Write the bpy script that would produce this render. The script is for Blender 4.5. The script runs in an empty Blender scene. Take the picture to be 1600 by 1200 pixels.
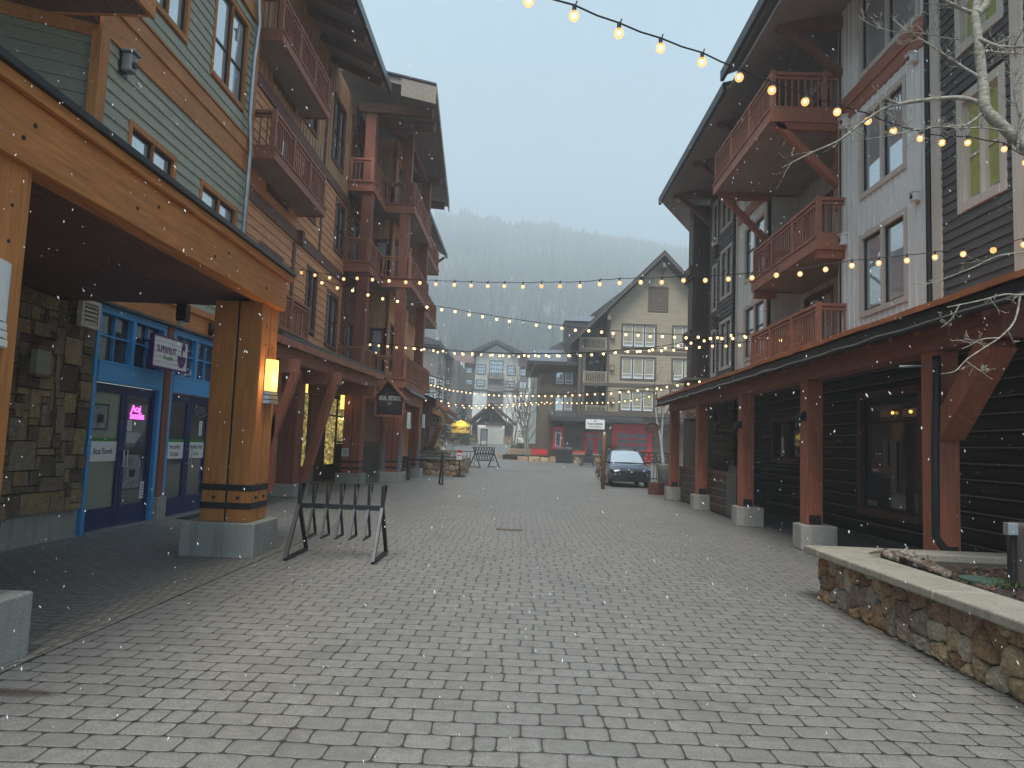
import bpy, bmesh, math, random
from mathutils import Vector, Matrix
R_ = math.radians
rnd = random.Random(7)
sc = bpy.context.scene
col = sc.collection
# ------------------------------------------------------------------ camera, sky, sun, exposure
EYE = Vector((0, 0, 1.6)); FPX = 1115.0
cam = bpy.data.objects.new('camera', bpy.data.cameras.new('camera')); col.objects.link(cam)
CM = Matrix.Rotation(R_(.903), 3, 'Z') @ Matrix.Rotation(R_(94.93), 3, 'X') @ Matrix.Rotation(R_(2.19), 3, 'Z')
cam.matrix_world = Matrix.Translation(EYE) @ CM.to_4x4()
cam.data.lens = FPX/1600*36; cam.data.sensor_width = 36
cam.data.clip_start = .05; cam.data.clip_end = 5000
sc.camera = cam
w = bpy.data.worlds.new('World'); sc.world = w; w.use_nodes = True
nt = w.node_tree; bg = nt.nodes['Background']
sky = nt.nodes.new('ShaderNodeTexSky'); sky.sky_type = 'NISHITA'; sky.sun_disc = False
sky.sun_elevation = R_(55); sky.sun_rotation = R_(200); sky.air_density = 1.0; sky.dust_density = 4.0; sky.ozone_density = 2.0
cloud = nt.nodes.new('ShaderNodeMixRGB'); cloud.inputs[0].default_value = .74
cloud.inputs[2].default_value = (3.05, 4.95, 6.1, 1)          # thin even overcast in front of the blue
cn = nt.nodes.new('ShaderNodeTexNoise'); cn.inputs['Scale'].default_value = 2.2; cn.inputs['Detail'].default_value = 4; cc = nt.nodes.new('ShaderNodeTexCoord'); nt.links.new(cc.outputs['Generated'], cn.inputs['Vector'])
cr = nt.nodes.new('ShaderNodeValToRGB'); cr.color_ramp.elements[0].position = .35; cr.color_ramp.elements[0].color = (.88, .9, .92, 1); cr.color_ramp.elements[1].position = .68; cr.color_ramp.elements[1].color = (1.0, 1.0, 1.0, 1); nt.links.new(cn.outputs[0], cr.inputs[0])
cm = nt.nodes.new('ShaderNodeMixRGB'); cm.blend_type = 'MULTIPLY'; cm.inputs[0].default_value = 1; nt.links.new(cloud.outputs[0], cm.inputs[1]); nt.links.new(cr.outputs[0], cm.inputs[2])
nt.links.new(sky.outputs[0], cloud.inputs[1]); nt.links.new(cm.outputs[0], bg.inputs[0])
bg.inputs[1].default_value = .05
sl = bpy.data.lights.new('sun', 'SUN'); sl.energy = 1.5; sl.angle = R_(26); sl.color = (1, .96, .9)
so = bpy.data.objects.new('sun', sl); col.objects.link(so)
so.rotation_euler = (R_(30), 0, R_(-10))
sc.view_settings.view_transform = 'Standard'; sc.view_settings.look = 'None'
sc.view_settings.exposure = 1.55; sc.view_settings.gamma = 1
sc.cycles.volume_bounces = 4; sc.cycles.max_bounces = 7; sc.cycles.diffuse_bounces = 4; sc.cycles.glossy_bounces = 3
sc.cycles.transparent_max_bounces = 16
# ------------------------------------------------------------------ helpers
def ray(x, y): return CM @ Vector(((x-800)/FPX, -(y-600)/FPX, -1))
def on(x, y, P0, n):
    d = ray(x, y); n = Vector(n); return EYE + d*((Vector(P0)-EYE).dot(n)/d.dot(n))
def onX(x, y, c): return on(x, y, (c, 0, 0), (1, 0, 0))
def onY(x, y, c): return on(x, y, (0, c, 0), (0, 1, 0))
def gz(y):                                         # the street climbs gently past the square
    t = min(1, max(0, (y-48)/55)); return 1.75*t*t*(3-2*t)
class Fr:                                          # a facade: origin, reading direction, outward normal
    def __init__(s, ox, oy, ux, uy):
        s.o = Vector((ox, oy, 0)); s.u = Vector((ux, uy, 0)).normalized(); s.n = s.u.cross(Vector((0, 0, 1)))
    def p(s, u, z, d=0): v = s.o+s.u*u+s.n*d; return Vector((v.x, v.y, z))
    def px(s, x, y, d=0):
        q = on(x, y, s.o+s.n*d, s.n); return (q-s.o).dot(s.u), q.z
    def rect(s, x0, y0, x1, y1, d=0):
        a = s.px(x0, y0, d); b = s.px(x1, y1, d)
        return min(a[0], b[0]), max(a[0], b[0]), min(a[1], b[1]), max(a[1], b[1])
class MB:
    def __init__(s): s.v = []; s.f = []; s.g = []
    def hexa(s, P):
        s.g.append((len(s.v), len(s.f))); b = len(s.v); s.v += [tuple(p) for p in P]
        for q in ((0, 3, 2, 1), (4, 5, 6, 7), (0, 1, 5, 4), (1, 2, 6, 5), (2, 3, 7, 6), (3, 0, 4, 7)): s.f.append(tuple(b+i for i in q))
        return s
    def box(s, x0, x1, y0, y1, z0, z1):
        x0, x1 = sorted((x0, x1)); y0, y1 = sorted((y0, y1)); z0, z1 = sorted((z0, z1))
        return s.hexa([(x0, y0, z0), (x1, y0, z0), (x1, y1, z0), (x0, y1, z0), (x0, y0, z1), (x1, y0, z1), (x1, y1, z1), (x0, y1, z1)])
    def fb(s, F, u0, u1, z0, z1, d0, d1):
        u0, u1 = sorted((u0, u1)); z0, z1 = sorted((z0, z1)); d0, d1 = sorted((d0, d1))
        return s.hexa([F.p(u0, z0, d1), F.p(u1, z0, d1), F.p(u1, z0, d0), F.p(u0, z0, d0), F.p(u0, z1, d1), F.p(u1, z1, d1), F.p(u1, z1, d0), F.p(u0, z1, d0)])
    def beam(s, p, q, wd, ht, up=(0, 0, 1), w2=None):
        p = Vector(p); q = Vector(q); d = (q-p).normalized(); r = d.cross(Vector(up))
        if r.length < 1e-4: r = d.cross(Vector((0, 1, 0)))
        r.normalize(); t = r.cross(d); a = r*wd/2; b = t*ht/2; k = 1 if w2 is None else w2/wd
        return s.hexa([p-a-b, p+a-b, q+a*k-b*k, q-a*k-b*k, p-a+b, p+a+b, q+a*k+b*k, q-a*k+b*k])
    def prism(s, poly, f0, f1):                    # f0/f1 map a 2D point to 3D
        s.g.append((len(s.v), len(s.f))); b = len(s.v); n = len(poly); s.v += [tuple(f0(*p)) for p in poly]+[tuple(f1(*p)) for p in poly]
        s.f.append(tuple(b+i for i in range(n))[::-1]); s.f.append(tuple(b+n+i for i in range(n)))
        for i in range(n): j = (i+1) % n; s.f.append((b+i, b+j, b+n+j, b+n+i))
        return s
    def tube(s, pts, rad, n=8, cap=True):
        s.g.append((len(s.v), len(s.f))); pts = [Vector(p) for p in pts]; m = len(pts); rr = rad if isinstance(rad, (list, tuple)) else [rad]*m
        b = len(s.v); prev = None
        for i, p in enumerate(pts):
            d = (pts[min(i+1, m-1)]-pts[max(i-1, 0)]).normalized()
            if prev is None:
                a = d.cross(Vector((0, 0, 1)));
                if a.length < .05: a = d.cross(Vector((1, 0, 0)))
            else: a = prev-d*prev.dot(d)
            a.normalize(); prev = a; c = d.cross(a)
            for k in range(n):
                t = 2*math.pi*k/n; s.v.append(tuple(p+(a*math.cos(t)+c*math.sin(t))*rr[i]))
        for i in range(m-1):
            for k in range(n):
                k2 = (k+1) % n; s.f.append((b+i*n+k, b+i*n+k2, b+(i+1)*n+k2, b+(i+1)*n+k))
        if cap: s.f.append(tuple(b+k for k in range(n))[::-1]); s.f.append(tuple(b+(m-1)*n+k for k in range(n)))
        return s
    def ball(s, c, r, n=8, m=5, sz=1):
        c = Vector(c); b = len(s.v); s.v.append((c.x, c.y, c.z-r*sz))
        for i in range(1, m):
            a = math.pi*i/m
            for k in range(n): t = 2*math.pi*k/n; s.v.append((c.x+r*math.sin(a)*math.cos(t), c.y+r*math.sin(a)*math.sin(t), c.z-r*sz*math.cos(a)))
        s.v.append((c.x, c.y, c.z+r*sz)); e = len(s.v)-1
        for k in range(n): k2 = (k+1) % n; s.f.append((b, b+1+k2, b+1+k)); s.f.append((e, e-n+k, e-n+k2))
        for i in range(m-2):
            for k in range(n): k2 = (k+1) % n; q = b+1+i*n; s.f.append((q+k, q+k2, q+n+k2, q+n+k))
        return s
    def grid(s, rows):
        b = len(s.v); n = len(rows[0])
        for r in rows: s.v += [tuple(p) for p in r]
        for i in range(len(rows)-1):
            for k in range(n-1): s.f.append((b+i*n+k, b+i*n+k+1, b+(i+1)*n+k+1, b+(i+1)*n+k))
        return s
    def each(s, name, mat, parent=None, smooth=False, bevel=0):      # one object per piece
        o = None
        for i, (v, f) in enumerate(s.g):
            v2, f2 = s.g[i+1] if i+1 < len(s.g) else (len(s.v), len(s.f)); q = MB(); q.v = s.v[v:v2]; q.f = [tuple(k-v for k in t) for t in s.f[f:f2]]; o = q.build(name, mat, parent, smooth, bevel)
        return o
    def build(s, name, mat, parent=None, smooth=False, bevel=0):
        me = bpy.data.meshes.new(name); me.from_pydata(s.v, [], s.f); me.materials.append(mat)
        bm = bmesh.new(); bm.from_mesh(me); bmesh.ops.recalc_face_normals(bm, faces=bm.faces[:])
        bm.to_mesh(me); bm.free()
        if smooth: me.polygons.foreach_set('use_smooth', [True]*len(me.polygons))
        o = bpy.data.objects.new(name, me); col.objects.link(o)
        if bevel:
            m = o.modifiers.new('bevel', 'BEVEL'); m.width = bevel; m.segments = 2; m.limit_method = 'ANGLE'
        if parent is not None:
            o.parent = parent; o.matrix_parent_inverse = parent.matrix_basis.inverted()
        return o
def tag(o, label=None, cat=None, group=None, kind=None):
    if label: o['label'] = label
    if cat: o['category'] = cat
    if group: o['group'] = group
    if kind: o['kind'] = kind
    return o
def thing(name, label, cat, loc=(0, 0, 0), group=None):
    o = bpy.data.objects.new(name, None); o.location = loc; o.empty_display_size = .2; col.objects.link(o)
    return tag(o, label, cat, group)
def dup(root, off, label, group=None, mirror=None):
    r = root.copy(); col.objects.link(r); r.location = root.location+Vector(off); r['label'] = label
    if group: r['group'] = group
    def rec(a, b):
        for ch in [c for c in bpy.data.objects if c.parent == a and not c.get('_new')]:
            d = ch.copy(); col.objects.link(d); d.parent = b; rec(ch, d)
    rec(root, r); return r
def text(F, u, z, d, size, s, mat, parent, align='CENTER', name='lettering', sx=1, bold=0, ext=.002):
    cu = bpy.data.curves.new('t', 'FONT'); cu.body = s; cu.size = size; cu.align_x = align; cu.align_y = 'CENTER'; cu.extrude = ext; cu.offset = bold
    t = bpy.data.objects.new('t', cu); col.objects.link(t)
    me = bpy.data.meshes.new_from_object(t.evaluated_get(bpy.context.evaluated_depsgraph_get()))
    bpy.data.objects.remove(t); bpy.data.curves.remove(cu)
    for v in me.vertices: v.co = F.p(u+v.co.x*sx, z+v.co.y, d+v.co.z)
    me.materials.clear(); me.materials.append(mat)
    o = bpy.data.objects.new(name, me); col.objects.link(o)
    if parent is not None: o.parent = parent; o.matrix_parent_inverse = parent.matrix_basis.inverted()
    return o
# ------------------------------------------------------------------ materials
class N:
    def __init__(s, name):
        s.m = bpy.data.materials.new(name); s.m.use_nodes = True; s.t = s.m.node_tree; s.b = s.t.nodes['Principled BSDF']
    def n(s, typ, **kw):
        x = s.t.nodes.new(typ)
        for k, v in kw.items(): setattr(x, k, v)
        return x
    def l(s, a, b): s.t.links.new(a, b)
    def val(s, x, inp):
        if hasattr(x, 'is_output'): s.l(x, inp)
        else: inp.default_value = x
    def math(s, op, a, b=0, c=0, clamp=False):
        x = s.n('ShaderNodeMath', operation=op, use_clamp=clamp)
        s.val(a, x.inputs[0]); s.val(b, x.inputs[1]); s.val(c, x.inputs[2]); return x.outputs[0]
    def coord(s, scale=(1, 1, 1)):
        g = s.n('ShaderNodeTexCoord'); m = s.n('ShaderNodeMapping'); m.inputs['Scale'].default_value = scale
        s.l(g.outputs['Object'], m.inputs[0]); return m.outputs[0]
    def noise(s, scale, co, det=4, rough=.6):
        x = s.n('ShaderNodeTexNoise'); x.inputs['Scale'].default_value = scale; x.inputs['Detail'].default_value = det
        x.inputs['Roughness'].default_value = rough; s.l(co, x.inputs['Vector']); return x.outputs[0]
    def ramp(s, f, stops, interp='LINEAR'):
        x = s.n('ShaderNodeValToRGB'); x.color_ramp.interpolation = interp; e = x.color_ramp.elements
        while len(e) < len(stops): e.new(.5)
        for i, (p, c) in enumerate(stops): e[i].position = p; e[i].color = (c[0], c[1], c[2], 1) if hasattr(c, '__len__') else (c, c, c, 1)
        s.val(f, x.inputs[0]); return x.outputs[0]
    def mix(s, f, a, b, mode='MIX'):
        x = s.n('ShaderNodeMixRGB', blend_type=mode); s.val(f, x.inputs[0])
        for v, i in ((a, 1), (b, 2)):
            if hasattr(v, 'is_output'): s.l(v, x.inputs[i])
            else: x.inputs[i].default_value = (v[0], v[1], v[2], 1)
        return x.outputs[0]
    def bump(s, h, st, dist=.01):
        x = s.n('ShaderNodeBump'); x.inputs['Strength'].default_value = st; x.inputs['Distance'].default_value = dist
        s.l(h, x.inputs['Height']); s.l(x.outputs[0], s.b.inputs['Normal']); return x
    def island(s): return s.n('ShaderNodeNewGeometry').outputs['Random Per Island']
    def done(s, c, rough=.7, spec=.3, metal=0):
        if hasattr(c, 'is_output'): s.l(c, s.b.inputs['Base Color'])
        else: s.b.inputs['Base Color'].default_value = (c[0], c[1], c[2], 1)
        s.val(rough, s.b.inputs['Roughness']); s.b.inputs['Specular IOR Level'].default_value = spec; s.b.inputs['Metallic'].default_value = metal
        return s.m
def sc3(c, k): return tuple(min(1, x*k) for x in c)
def wood(name, c, axis='Z', var=.22, rough=.62, isl=.16, gr=1):
    m = N(name); k = {'X': (1.2, 16, 16), 'Y': (16, 1.2, 16), 'Z': (16, 16, 1.2)}[axis]
    g = m.noise(1.3*gr, m.coord(k), 6, .65); b = m.noise(.9, m.coord(), 3)
    fine = m.noise(4.5*gr, m.coord(tuple(q*1.5 for q in k)), 4, .7)
    a = m.mix(m.ramp(g, [(.33, 0), (.66, 1)]), sc3(c, 1-var*1.5), sc3(c, 1+var*1.1))
    a = m.mix(m.ramp(fine, [(.52, 0), (.72, min(.5, var*2))]), a, sc3(c, .55))
    a = m.mix(m.ramp(b, [(.38, 0), (.66, .5)]), a, sc3(c, 1-var*1.5))
    a = m.mix(m.math('MULTIPLY', m.island(), isl*2), a, sc3(c, .62))
    kn = m.n('ShaderNodeTexVoronoi'); kn.inputs['Scale'].default_value = 1.6; m.l(m.coord({'X': (.5, 1, 1), 'Y': (1, .5, 1), 'Z': (1, 1, .5)}[axis]), kn.inputs['Vector'])
    a = m.mix(m.ramp(kn.outputs['Distance'], [(.03, .75), (.06, 0)]), a, sc3(c, .3))
    m.bump(g, .35, .006); return m.done(a, rough, .3)
def plain(name, c, rough=.6, metal=0, spec=.4, var=.15, scale=6):
    m = N(name); n = m.noise(scale, m.coord(), 5)
    a = m.mix(m.ramp(n, [(.32, 0), (.68, 1)]), sc3(c, 1-var), sc3(c, 1+var)); m.bump(n, .1, .004); return m.done(a, rough, spec, metal)
def concrete(name, c, st=.5):
    m = N(name); co = m.coord(); f = m.noise(60, co, 4); g = m.noise(2.2, co, 5); v = m.noise(3, m.coord((3, 3, .35)), 4)
    a = m.mix(m.ramp(f, [(.32, 0), (.68, 1)]), sc3(c, .68), sc3(c, 1.25)); a = m.mix(m.ramp(g, [(.35, 0), (.7, .6)]), a, sc3(c, .6)); a = m.mix(m.ramp(v, [(.5, 0), (.72, .45)]), a, sc3(c, .45))
    m.bump(m.math('ADD', f, g), st, .006); return m.done(a, .85, .25)
def emit(name, c, s):
    m = N(name); m.b.inputs['Base Color'].default_value = (*c, 1); m.b.inputs['Emission Color'].default_value = (*c, 1); m.b.inputs['Emission Strength'].default_value = s; return m.m
def stone(name, cols, mort=.0):
    m = N(name); co = m.coord(); n = m.noise(9, co, 8, .7); n2 = m.noise(2.5, co, 4); w_ = m.n('ShaderNodeTexWhiteNoise', noise_dimensions='1D'); m.l(m.island(), w_.inputs['W'])
    a = m.ramp(w_.outputs['Value'], [(i/(len(cols)), c) for i, c in enumerate(cols)])
    a = m.mix(m.ramp(n, [(.4, .0), (.7, .6)]), a, (.08, .055, .04)); a = m.mix(m.ramp(n2, [(.5, 0), (.8, .45)]), a, (.32, .25, .17))
    n3 = m.noise(38, co, 5, .75); a = m.mix(m.ramp(n3, [(.36, .55), (.5, 0)]), a, (.06, .045, .035)); a = m.mix(m.ramp(n3, [(.55, 0), (.7, .4)]), a, (.6, .52, .42))
    m.bump(m.math('ADD', n, m.math('MULTIPLY', n3, .5)), 1, .03); return m.done(a, .85, .2)
def pavers(name, pw, ph, c, gap=.003, rad=.034, tint=.12, dark=.45):
    m = N(name); g = m.n('ShaderNodeTexCoord').outputs['Object']
    wn = m.n('ShaderNodeTexNoise'); wn.inputs['Scale'].default_value = 9; wn.inputs['Detail'].default_value = 3; m.l(g, wn.inputs['Vector'])
    wp = m.n('ShaderNodeVectorMath', operation='MULTIPLY_ADD'); m.l(wn.outputs['Color'], wp.inputs[0]); wp.inputs[1].default_value = (.022, .022, 0); m.l(g, wp.inputs[2])
    wn2 = m.n('ShaderNodeTexNoise'); wn2.inputs['Scale'].default_value = .8; m.l(g, wn2.inputs['Vector'])
    wp2 = m.n('ShaderNodeVectorMath', operation='MULTIPLY_ADD'); m.l(wn2.outputs['Color'], wp2.inputs[0]); wp2.inputs[1].default_value = (.09, .09, 0); m.l(wp.outputs[0], wp2.inputs[2])
    s = m.n('ShaderNodeSeparateXYZ'); m.l(wp2.outputs[0], s.inputs[0]); X, Y = s.outputs[0], s.outputs[1]
    yr = m.math('DIVIDE', Y, ph); r = m.math('FLOOR', yr)
    h1 = m.n('ShaderNodeTexWhiteNoise', noise_dimensions='1D'); m.l(r, h1.inputs['W'])
    xo = m.math('ADD', m.math('DIVIDE', X, pw), m.math('ADD', m.math('MULTIPLY', r, .5), m.math('MULTIPLY', h1.outputs[0], .22)))
    c_ = m.math('FLOOR', xo); cx = m.n('ShaderNodeCombineXYZ'); m.l(c_, cx.inputs[0]); m.l(r, cx.inputs[1])
    h2 = m.n('ShaderNodeTexWhiteNoise', noise_dimensions='3D'); m.l(cx.outputs[0], h2.inputs['Vector']); hs = m.n('ShaderNodeSeparateColor'); m.l(h2.outputs['Color'], hs.inputs[0])
    half = m.math('LESS_THAN', hs.outputs[2], .05)
    fx = m.math('FRACT', xo); fx2 = m.math('ABSOLUTE', m.math('SUBTRACT', fx, .5))           # 0 at middle
    lx = m.math('MULTIPLY', fx2, pw)
    lxh = m.math('MULTIPLY', m.math('ABSOLUTE', m.math('SUBTRACT', fx2, .25)), pw)              # split bricks
    qa = m.math('SUBTRACT', lx, pw/2-gap-rad); qb = m.math('SUBTRACT', lxh, pw/4-gap-rad)
    mx = m.n('ShaderNodeMix'); m.l(half, mx.inputs[0]); m.l(qa, mx.inputs[2]); m.l(qb, mx.inputs[3]); qx = mx.outputs[0]
    qy = m.math('SUBTRACT', m.math('MULTIPLY', m.math('ABSOLUTE', m.math('SUBTRACT', m.math('FRACT', yr), .5)), ph), ph/2-gap-rad)
    ax = m.math('MAXIMUM', qx, 0); ay = m.math('MAXIMUM', qy, 0)
    d = m.math('ADD', m.math('SQRT', m.math('ADD', m.math('MULTIPLY', ax, ax), m.math('MULTIPLY', ay, ay))), m.math('MINIMUM', m.math('MAXIMUM', qx, qy), 0))
    d = m.math('SUBTRACT', d, rad)
    joint = m.n('ShaderNodeMapRange', interpolation_type='SMOOTHSTEP'); m.l(d, joint.inputs[0]); joint.inputs[1].default_value = -.0055; joint.inputs[2].default_value = .001
    dome = m.n('ShaderNodeMapRange', interpolation_type='SMOOTHSTEP'); m.l(d, dome.inputs[0]); dome.inputs[1].default_value = -.022; dome.inputs[2].default_value = .003; dome.inputs[3].default_value = 1; dome.inputs[4].default_value = 0
    sp = m.noise(85, g, 3, .75); md = m.noise(11, g, 6, .72); bigN = m.noise(.35, g, 4)
    a = m.mix(m.ramp(sp, [(.34, 0), (.68, 1)]), sc3(c, .32), sc3(c, 1.75))
    a = m.mix(m.ramp(md, [(.4, 0), (.62, .65)]), a, sc3(c, .55))
    a = m.mix(m.math('MULTIPLY', hs.outputs[0], dark), a, sc3(c, .55))
    a = m.mix(m.ramp(hs.outputs[1], [(.86, 0), (1, tint)]), a, (c[0]*1.2, c[1]*.97, c[2]*.85))
    a = m.mix(m.ramp(bigN, [(.42, 0), (.58, .38)]), a, sc3(c, .68))
    st = m.noise(1.1, m.coord((1, .6, 1)), 5, .65)
    a = m.mix(m.ramp(st, [(.56, 0), (.68, .5)]), a, sc3(c, .5))
    a = m.mix(joint.outputs[0], a, m.mix(m.noise(40, g, 3), (.012, .011, .009), (.045, .04, .033)))
    if name == 'street_pavers':                                   # brown spill beside the near plinth
        sx = m.n('ShaderNodeSeparateXYZ'); m.l(g, sx.inputs[0]); ex = m.math('DIVIDE', m.math('ADD', sx.outputs[0], 3.0), .62); ey = m.math('DIVIDE', m.math('SUBTRACT', sx.outputs[1], 4.42), .17)
        rr = m.math('ADD', m.math('SQRT', m.math('ADD', m.math('MULTIPLY', ex, ex), m.math('MULTIPLY', ey, ey))), m.math('MULTIPLY', md, 1.0)); a = m.mix(m.ramp(rr, [(1.0, .78), (1.45, 0)] if 0 else [(.8, .75), (1, 0)]), a, (.05, .032, .022))
    hh = m.math('ADD', dome.outputs[0], m.math('MULTIPLY', sp, .16)); hh = m.math('ADD', hh, m.math('MULTIPLY', hs.outputs[2], .25))
    m.bump(hh, .55, .009)
    return m.done(a, m.ramp(md, [(.3, .42), (.7, .62)]), .55)
ORG = (.54, .205, .06); RED = (.26, .092, .06); REDL = (.23, .068, .042)
M = {}
M['org_z'] = wood('orange_timber_upright', ORG, 'Z'); M['org_y'] = wood('orange_timber_long', ORG, 'Y'); M['org_x'] = wood('orange_timber_cross', ORG, 'X')
M['red_z'] = wood('red_timber_upright', RED, 'Z'); M['red_y'] = wood('red_timber_long', RED, 'Y'); M['red_x'] = wood('red_timber_cross', RED, 'X')
M['redl_z'] = wood('red_post_paint', (.35, .115, .065), 'Z'); M['redl_y'] = wood('red_rail_paint', (.38, .145, .09), 'Y')
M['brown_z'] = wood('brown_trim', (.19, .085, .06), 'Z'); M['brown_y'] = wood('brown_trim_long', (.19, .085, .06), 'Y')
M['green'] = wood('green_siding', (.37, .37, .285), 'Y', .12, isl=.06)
M['green_x'] = wood('green_siding_shaded', (.26, .255, .195), 'X', .12, isl=.06)  # same green siding, colour darkened for the shade on the angled wall
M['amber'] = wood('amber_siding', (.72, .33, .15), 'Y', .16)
M['amber_z'] = wood('amber_batten', (.55, .31, .17), 'Z', .2)
M['white_z'] = wood('white_batten_siding', (.76, .74, .71), 'Z', .07, isl=.05)
M['cream'] = wood('cream_trim', (.58, .51, .44), 'Z', .08, isl=.05)
M['dgrey'] = wood('charcoal_siding', (.085, .078, .077), 'Y', .16, isl=.1)
M['dcol'] = wood('dark_column', (.11, .08, .072), 'Z', .15)
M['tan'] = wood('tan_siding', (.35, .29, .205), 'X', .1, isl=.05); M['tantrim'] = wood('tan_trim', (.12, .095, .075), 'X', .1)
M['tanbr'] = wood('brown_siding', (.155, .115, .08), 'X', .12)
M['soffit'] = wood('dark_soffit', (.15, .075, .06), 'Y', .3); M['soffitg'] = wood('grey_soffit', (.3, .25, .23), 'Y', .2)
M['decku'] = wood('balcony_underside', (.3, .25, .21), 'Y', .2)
M['log'] = wood('dark_log', (.022, .016, .013), 'Y', .3); M['chink'] = plain('chinking', (.19, .165, .14), .9)
M['blue'] = wood('light_blue_paint', (.075, .33, .66), 'Z', .07, isl=.04, rough=.5); M['navy'] = wood('navy_paint', (.016, .034, .125), 'Z', .08, isl=.05, rough=.45)
M['black'] = plain('black_metal', (.02, .02, .022), .5, .3); M['steel'] = plain('galvanised', (.42, .44, .45), .35, .8); M['rack'] = plain('rack_steel', (.035, .038, .043), .45, .6)
M['flash'] = plain('dark_flashing', (.045, .05, .055), .35, .6); M['fin'] = plain('grey_zinc', (.22, .24, .26), .5, .5)
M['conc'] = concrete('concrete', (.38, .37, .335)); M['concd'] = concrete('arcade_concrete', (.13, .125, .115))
M['white'] = plain('white_paint', (.72, .72, .7), .5, var=.05); M['signw'] = plain('white_sign_board', (.62, .62, .62), .5, var=.08)
M['purple'] = plain('purple_paint', (.07, .008, .11), .5); M['gtext'] = plain('green_paint', (.03, .2, .03), .5); M['ink'] = plain('dark_ink', (.02, .02, .022), .6)
M['ledge'] = stone('ledge_stone', [(.42, .27, .14), (.17, .12, .08), (.5, .34, .17), (.26, .18, .12), (.36, .27, .18), (.13, .09, .065)])
M['rubble'] = stone('rubble_stone', [(.52, .3, .13), (.24, .14, .09), (.66, .56, .42), (.34, .2, .12), (.46, .28, .14), (.44, .38, .31), (.2, .12, .09), (.58, .42, .24)])
M['mortar'] = plain('mortar', (.07, .06, .048), .95); M['cap'] = concrete('cap_stone', (.29, .265, .215), .7)
M['soil'] = plain('soil', (.022, .016, .012), .95, var=.5, scale=30); M['bark'] = None
M['roofd'] = plain('dark_roofing', (.05, .048, .05), .6, .2, scale=3); M['roofs'] = plain('wet_metal_roof', (.2, .22, .24), .3, .6)
M['copper'] = wood('rust_roof', (.42, .13, .045), 'Y', .3, isl=.35)
M['redp'] = plain('bright_red_paint', (.62, .03, .035), .45); M['bluep'] = plain('blue_plastic', (.03, .1, .25), .5)
M['yel'] = plain('lime_blind', (.35, .36, .10), .7); M['blind'] = plain('tan_blind', (.30, .28, .2), .8)
def glassmat(name, c, ior=2.0, rough=.03, met=0):
    m = N(name); n = m.noise(1.5, m.coord(), 2); m.b.inputs['IOR'].default_value = ior
    m.bump(n, .03, .02); return m.done(c, rough, .5, met)
M['glass'] = glassmat('window_glass', (.6, .66, .7), 1.6, .02, .62); M['glassd'] = glassmat('dark_glass', (.1, .1, .105), 1.6, .03, .4)
M['glassg'] = glassmat('frosted_glass', (.2, .225, .165), 1.5, .15)
M['warm'] = emit('lit_lamp_glass', (1, .55, .12), .75)
def shopglow():
    m = N('lit_shop_interior'); v = m.n('ShaderNodeTexVoronoi'); v.inputs['Scale'].default_value = 5; m.l(m.coord((1, 1, 1.6)), v.inputs['Vector'])
    c = m.ramp(m.noise(4, m.coord((1, .9, 2.6)), 5, .75), [(.38, (.01, .01, .008)), (.5, (.16, .13, .04)), (.6, (.45, .34, .09)), (.72, (.9, .72, .3))])
    m.l(c, m.b.inputs['Emission Color']); m.b.inputs['Emission Strength'].default_value = .45
    m.b.inputs['IOR'].default_value = 1.6; return m.done((.02, .02, .02), .06, .5)
M['shop'] = shopglow()
def bark():
    m = N('aspen_bark'); n = m.noise(14, m.coord((1, 1, 2.5)), 6, .7); v = m.noise(7, m.coord((1, 1, 6)), 3)
    a = m.mix(m.ramp(n, [(.35, 0), (.65, 1)]), (.14, .13, .1), (.38, .36, .3)); a = m.mix(m.ramp(v, [(.62, 0), (.7, .9)]), a, (.05, .045, .04)); m.bump(n, .5, .01); return m.done(a, .8)
M['bark'] = bark(); M['twig'] = plain('grey_twig', (.17, .14, .11), .8); M['dtwig'] = plain('brown_twig', (.085, .05, .038), .85)
def leafy(name, c):
    m = N(name); i = m.island(); n = m.noise(.9, m.coord(), 3); a = m.mix(i, sc3(c, .5), sc3(c, 1.5)); a = m.mix(m.ramp(n, [(.35, 0), (.7, .6)]), a, sc3(c, .5)); return m.done(a, .75, .2)
M['fir'] = leafy('fir_needles', (.035, .055, .03)); M['shrub'] = leafy('shrub_leaf', (.06, .085, .035)); M['straw'] = leafy('straw', (.3, .2, .09))
# ------------------------------------------------------------------ facade builders
def spans(u0, u1, holes, za, zb=None):
    zb = za if zb is None else zb; iv = [(u0, u1)]
    for (a, b, c, d) in holes:
        if c < zb and d > za if zb != za else c < za < d:
            nv = []
            for p, q in iv:
                if b <= p or a >= q: nv.append((p, q)); continue
                if a > p: nv.append((p, a))
                if b < q: nv.append((b, q))
            iv = nv
    return [(p, q) for p, q in iv if q-p > .01]
def lap(mb, F, u0, u1, z0, z1, h, holes=(), d=0, clip=None, t=.03):
    z = z0
    while z < z1-.01:
        zt = min(z+h, z1); zm = (z+zt)/2; a, b = (u0, u1) if clip is None else clip(zt)
        if b-a > .05:
            for p, q in spans(a, b, holes, zm):
                s = p                                          # boards butt every few metres
                while s < q-.01:
                    e = q if q-s < 3.2 else s+rnd.uniform(2, 3.2)
                    if q-e < .4: e = q
                    mb.hexa([F.p(s, z, d+t), F.p(e, z, d+t), F.p(e, z, d-.01), F.p(s, z, d-.01), F.p(s, zt+.012, d+.003), F.p(e, zt+.012, d+.003), F.p(e, zt+.012, d-.012), F.p(s, zt+.012, d-.012)])
                    s = e+.003
        z = zt
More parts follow.
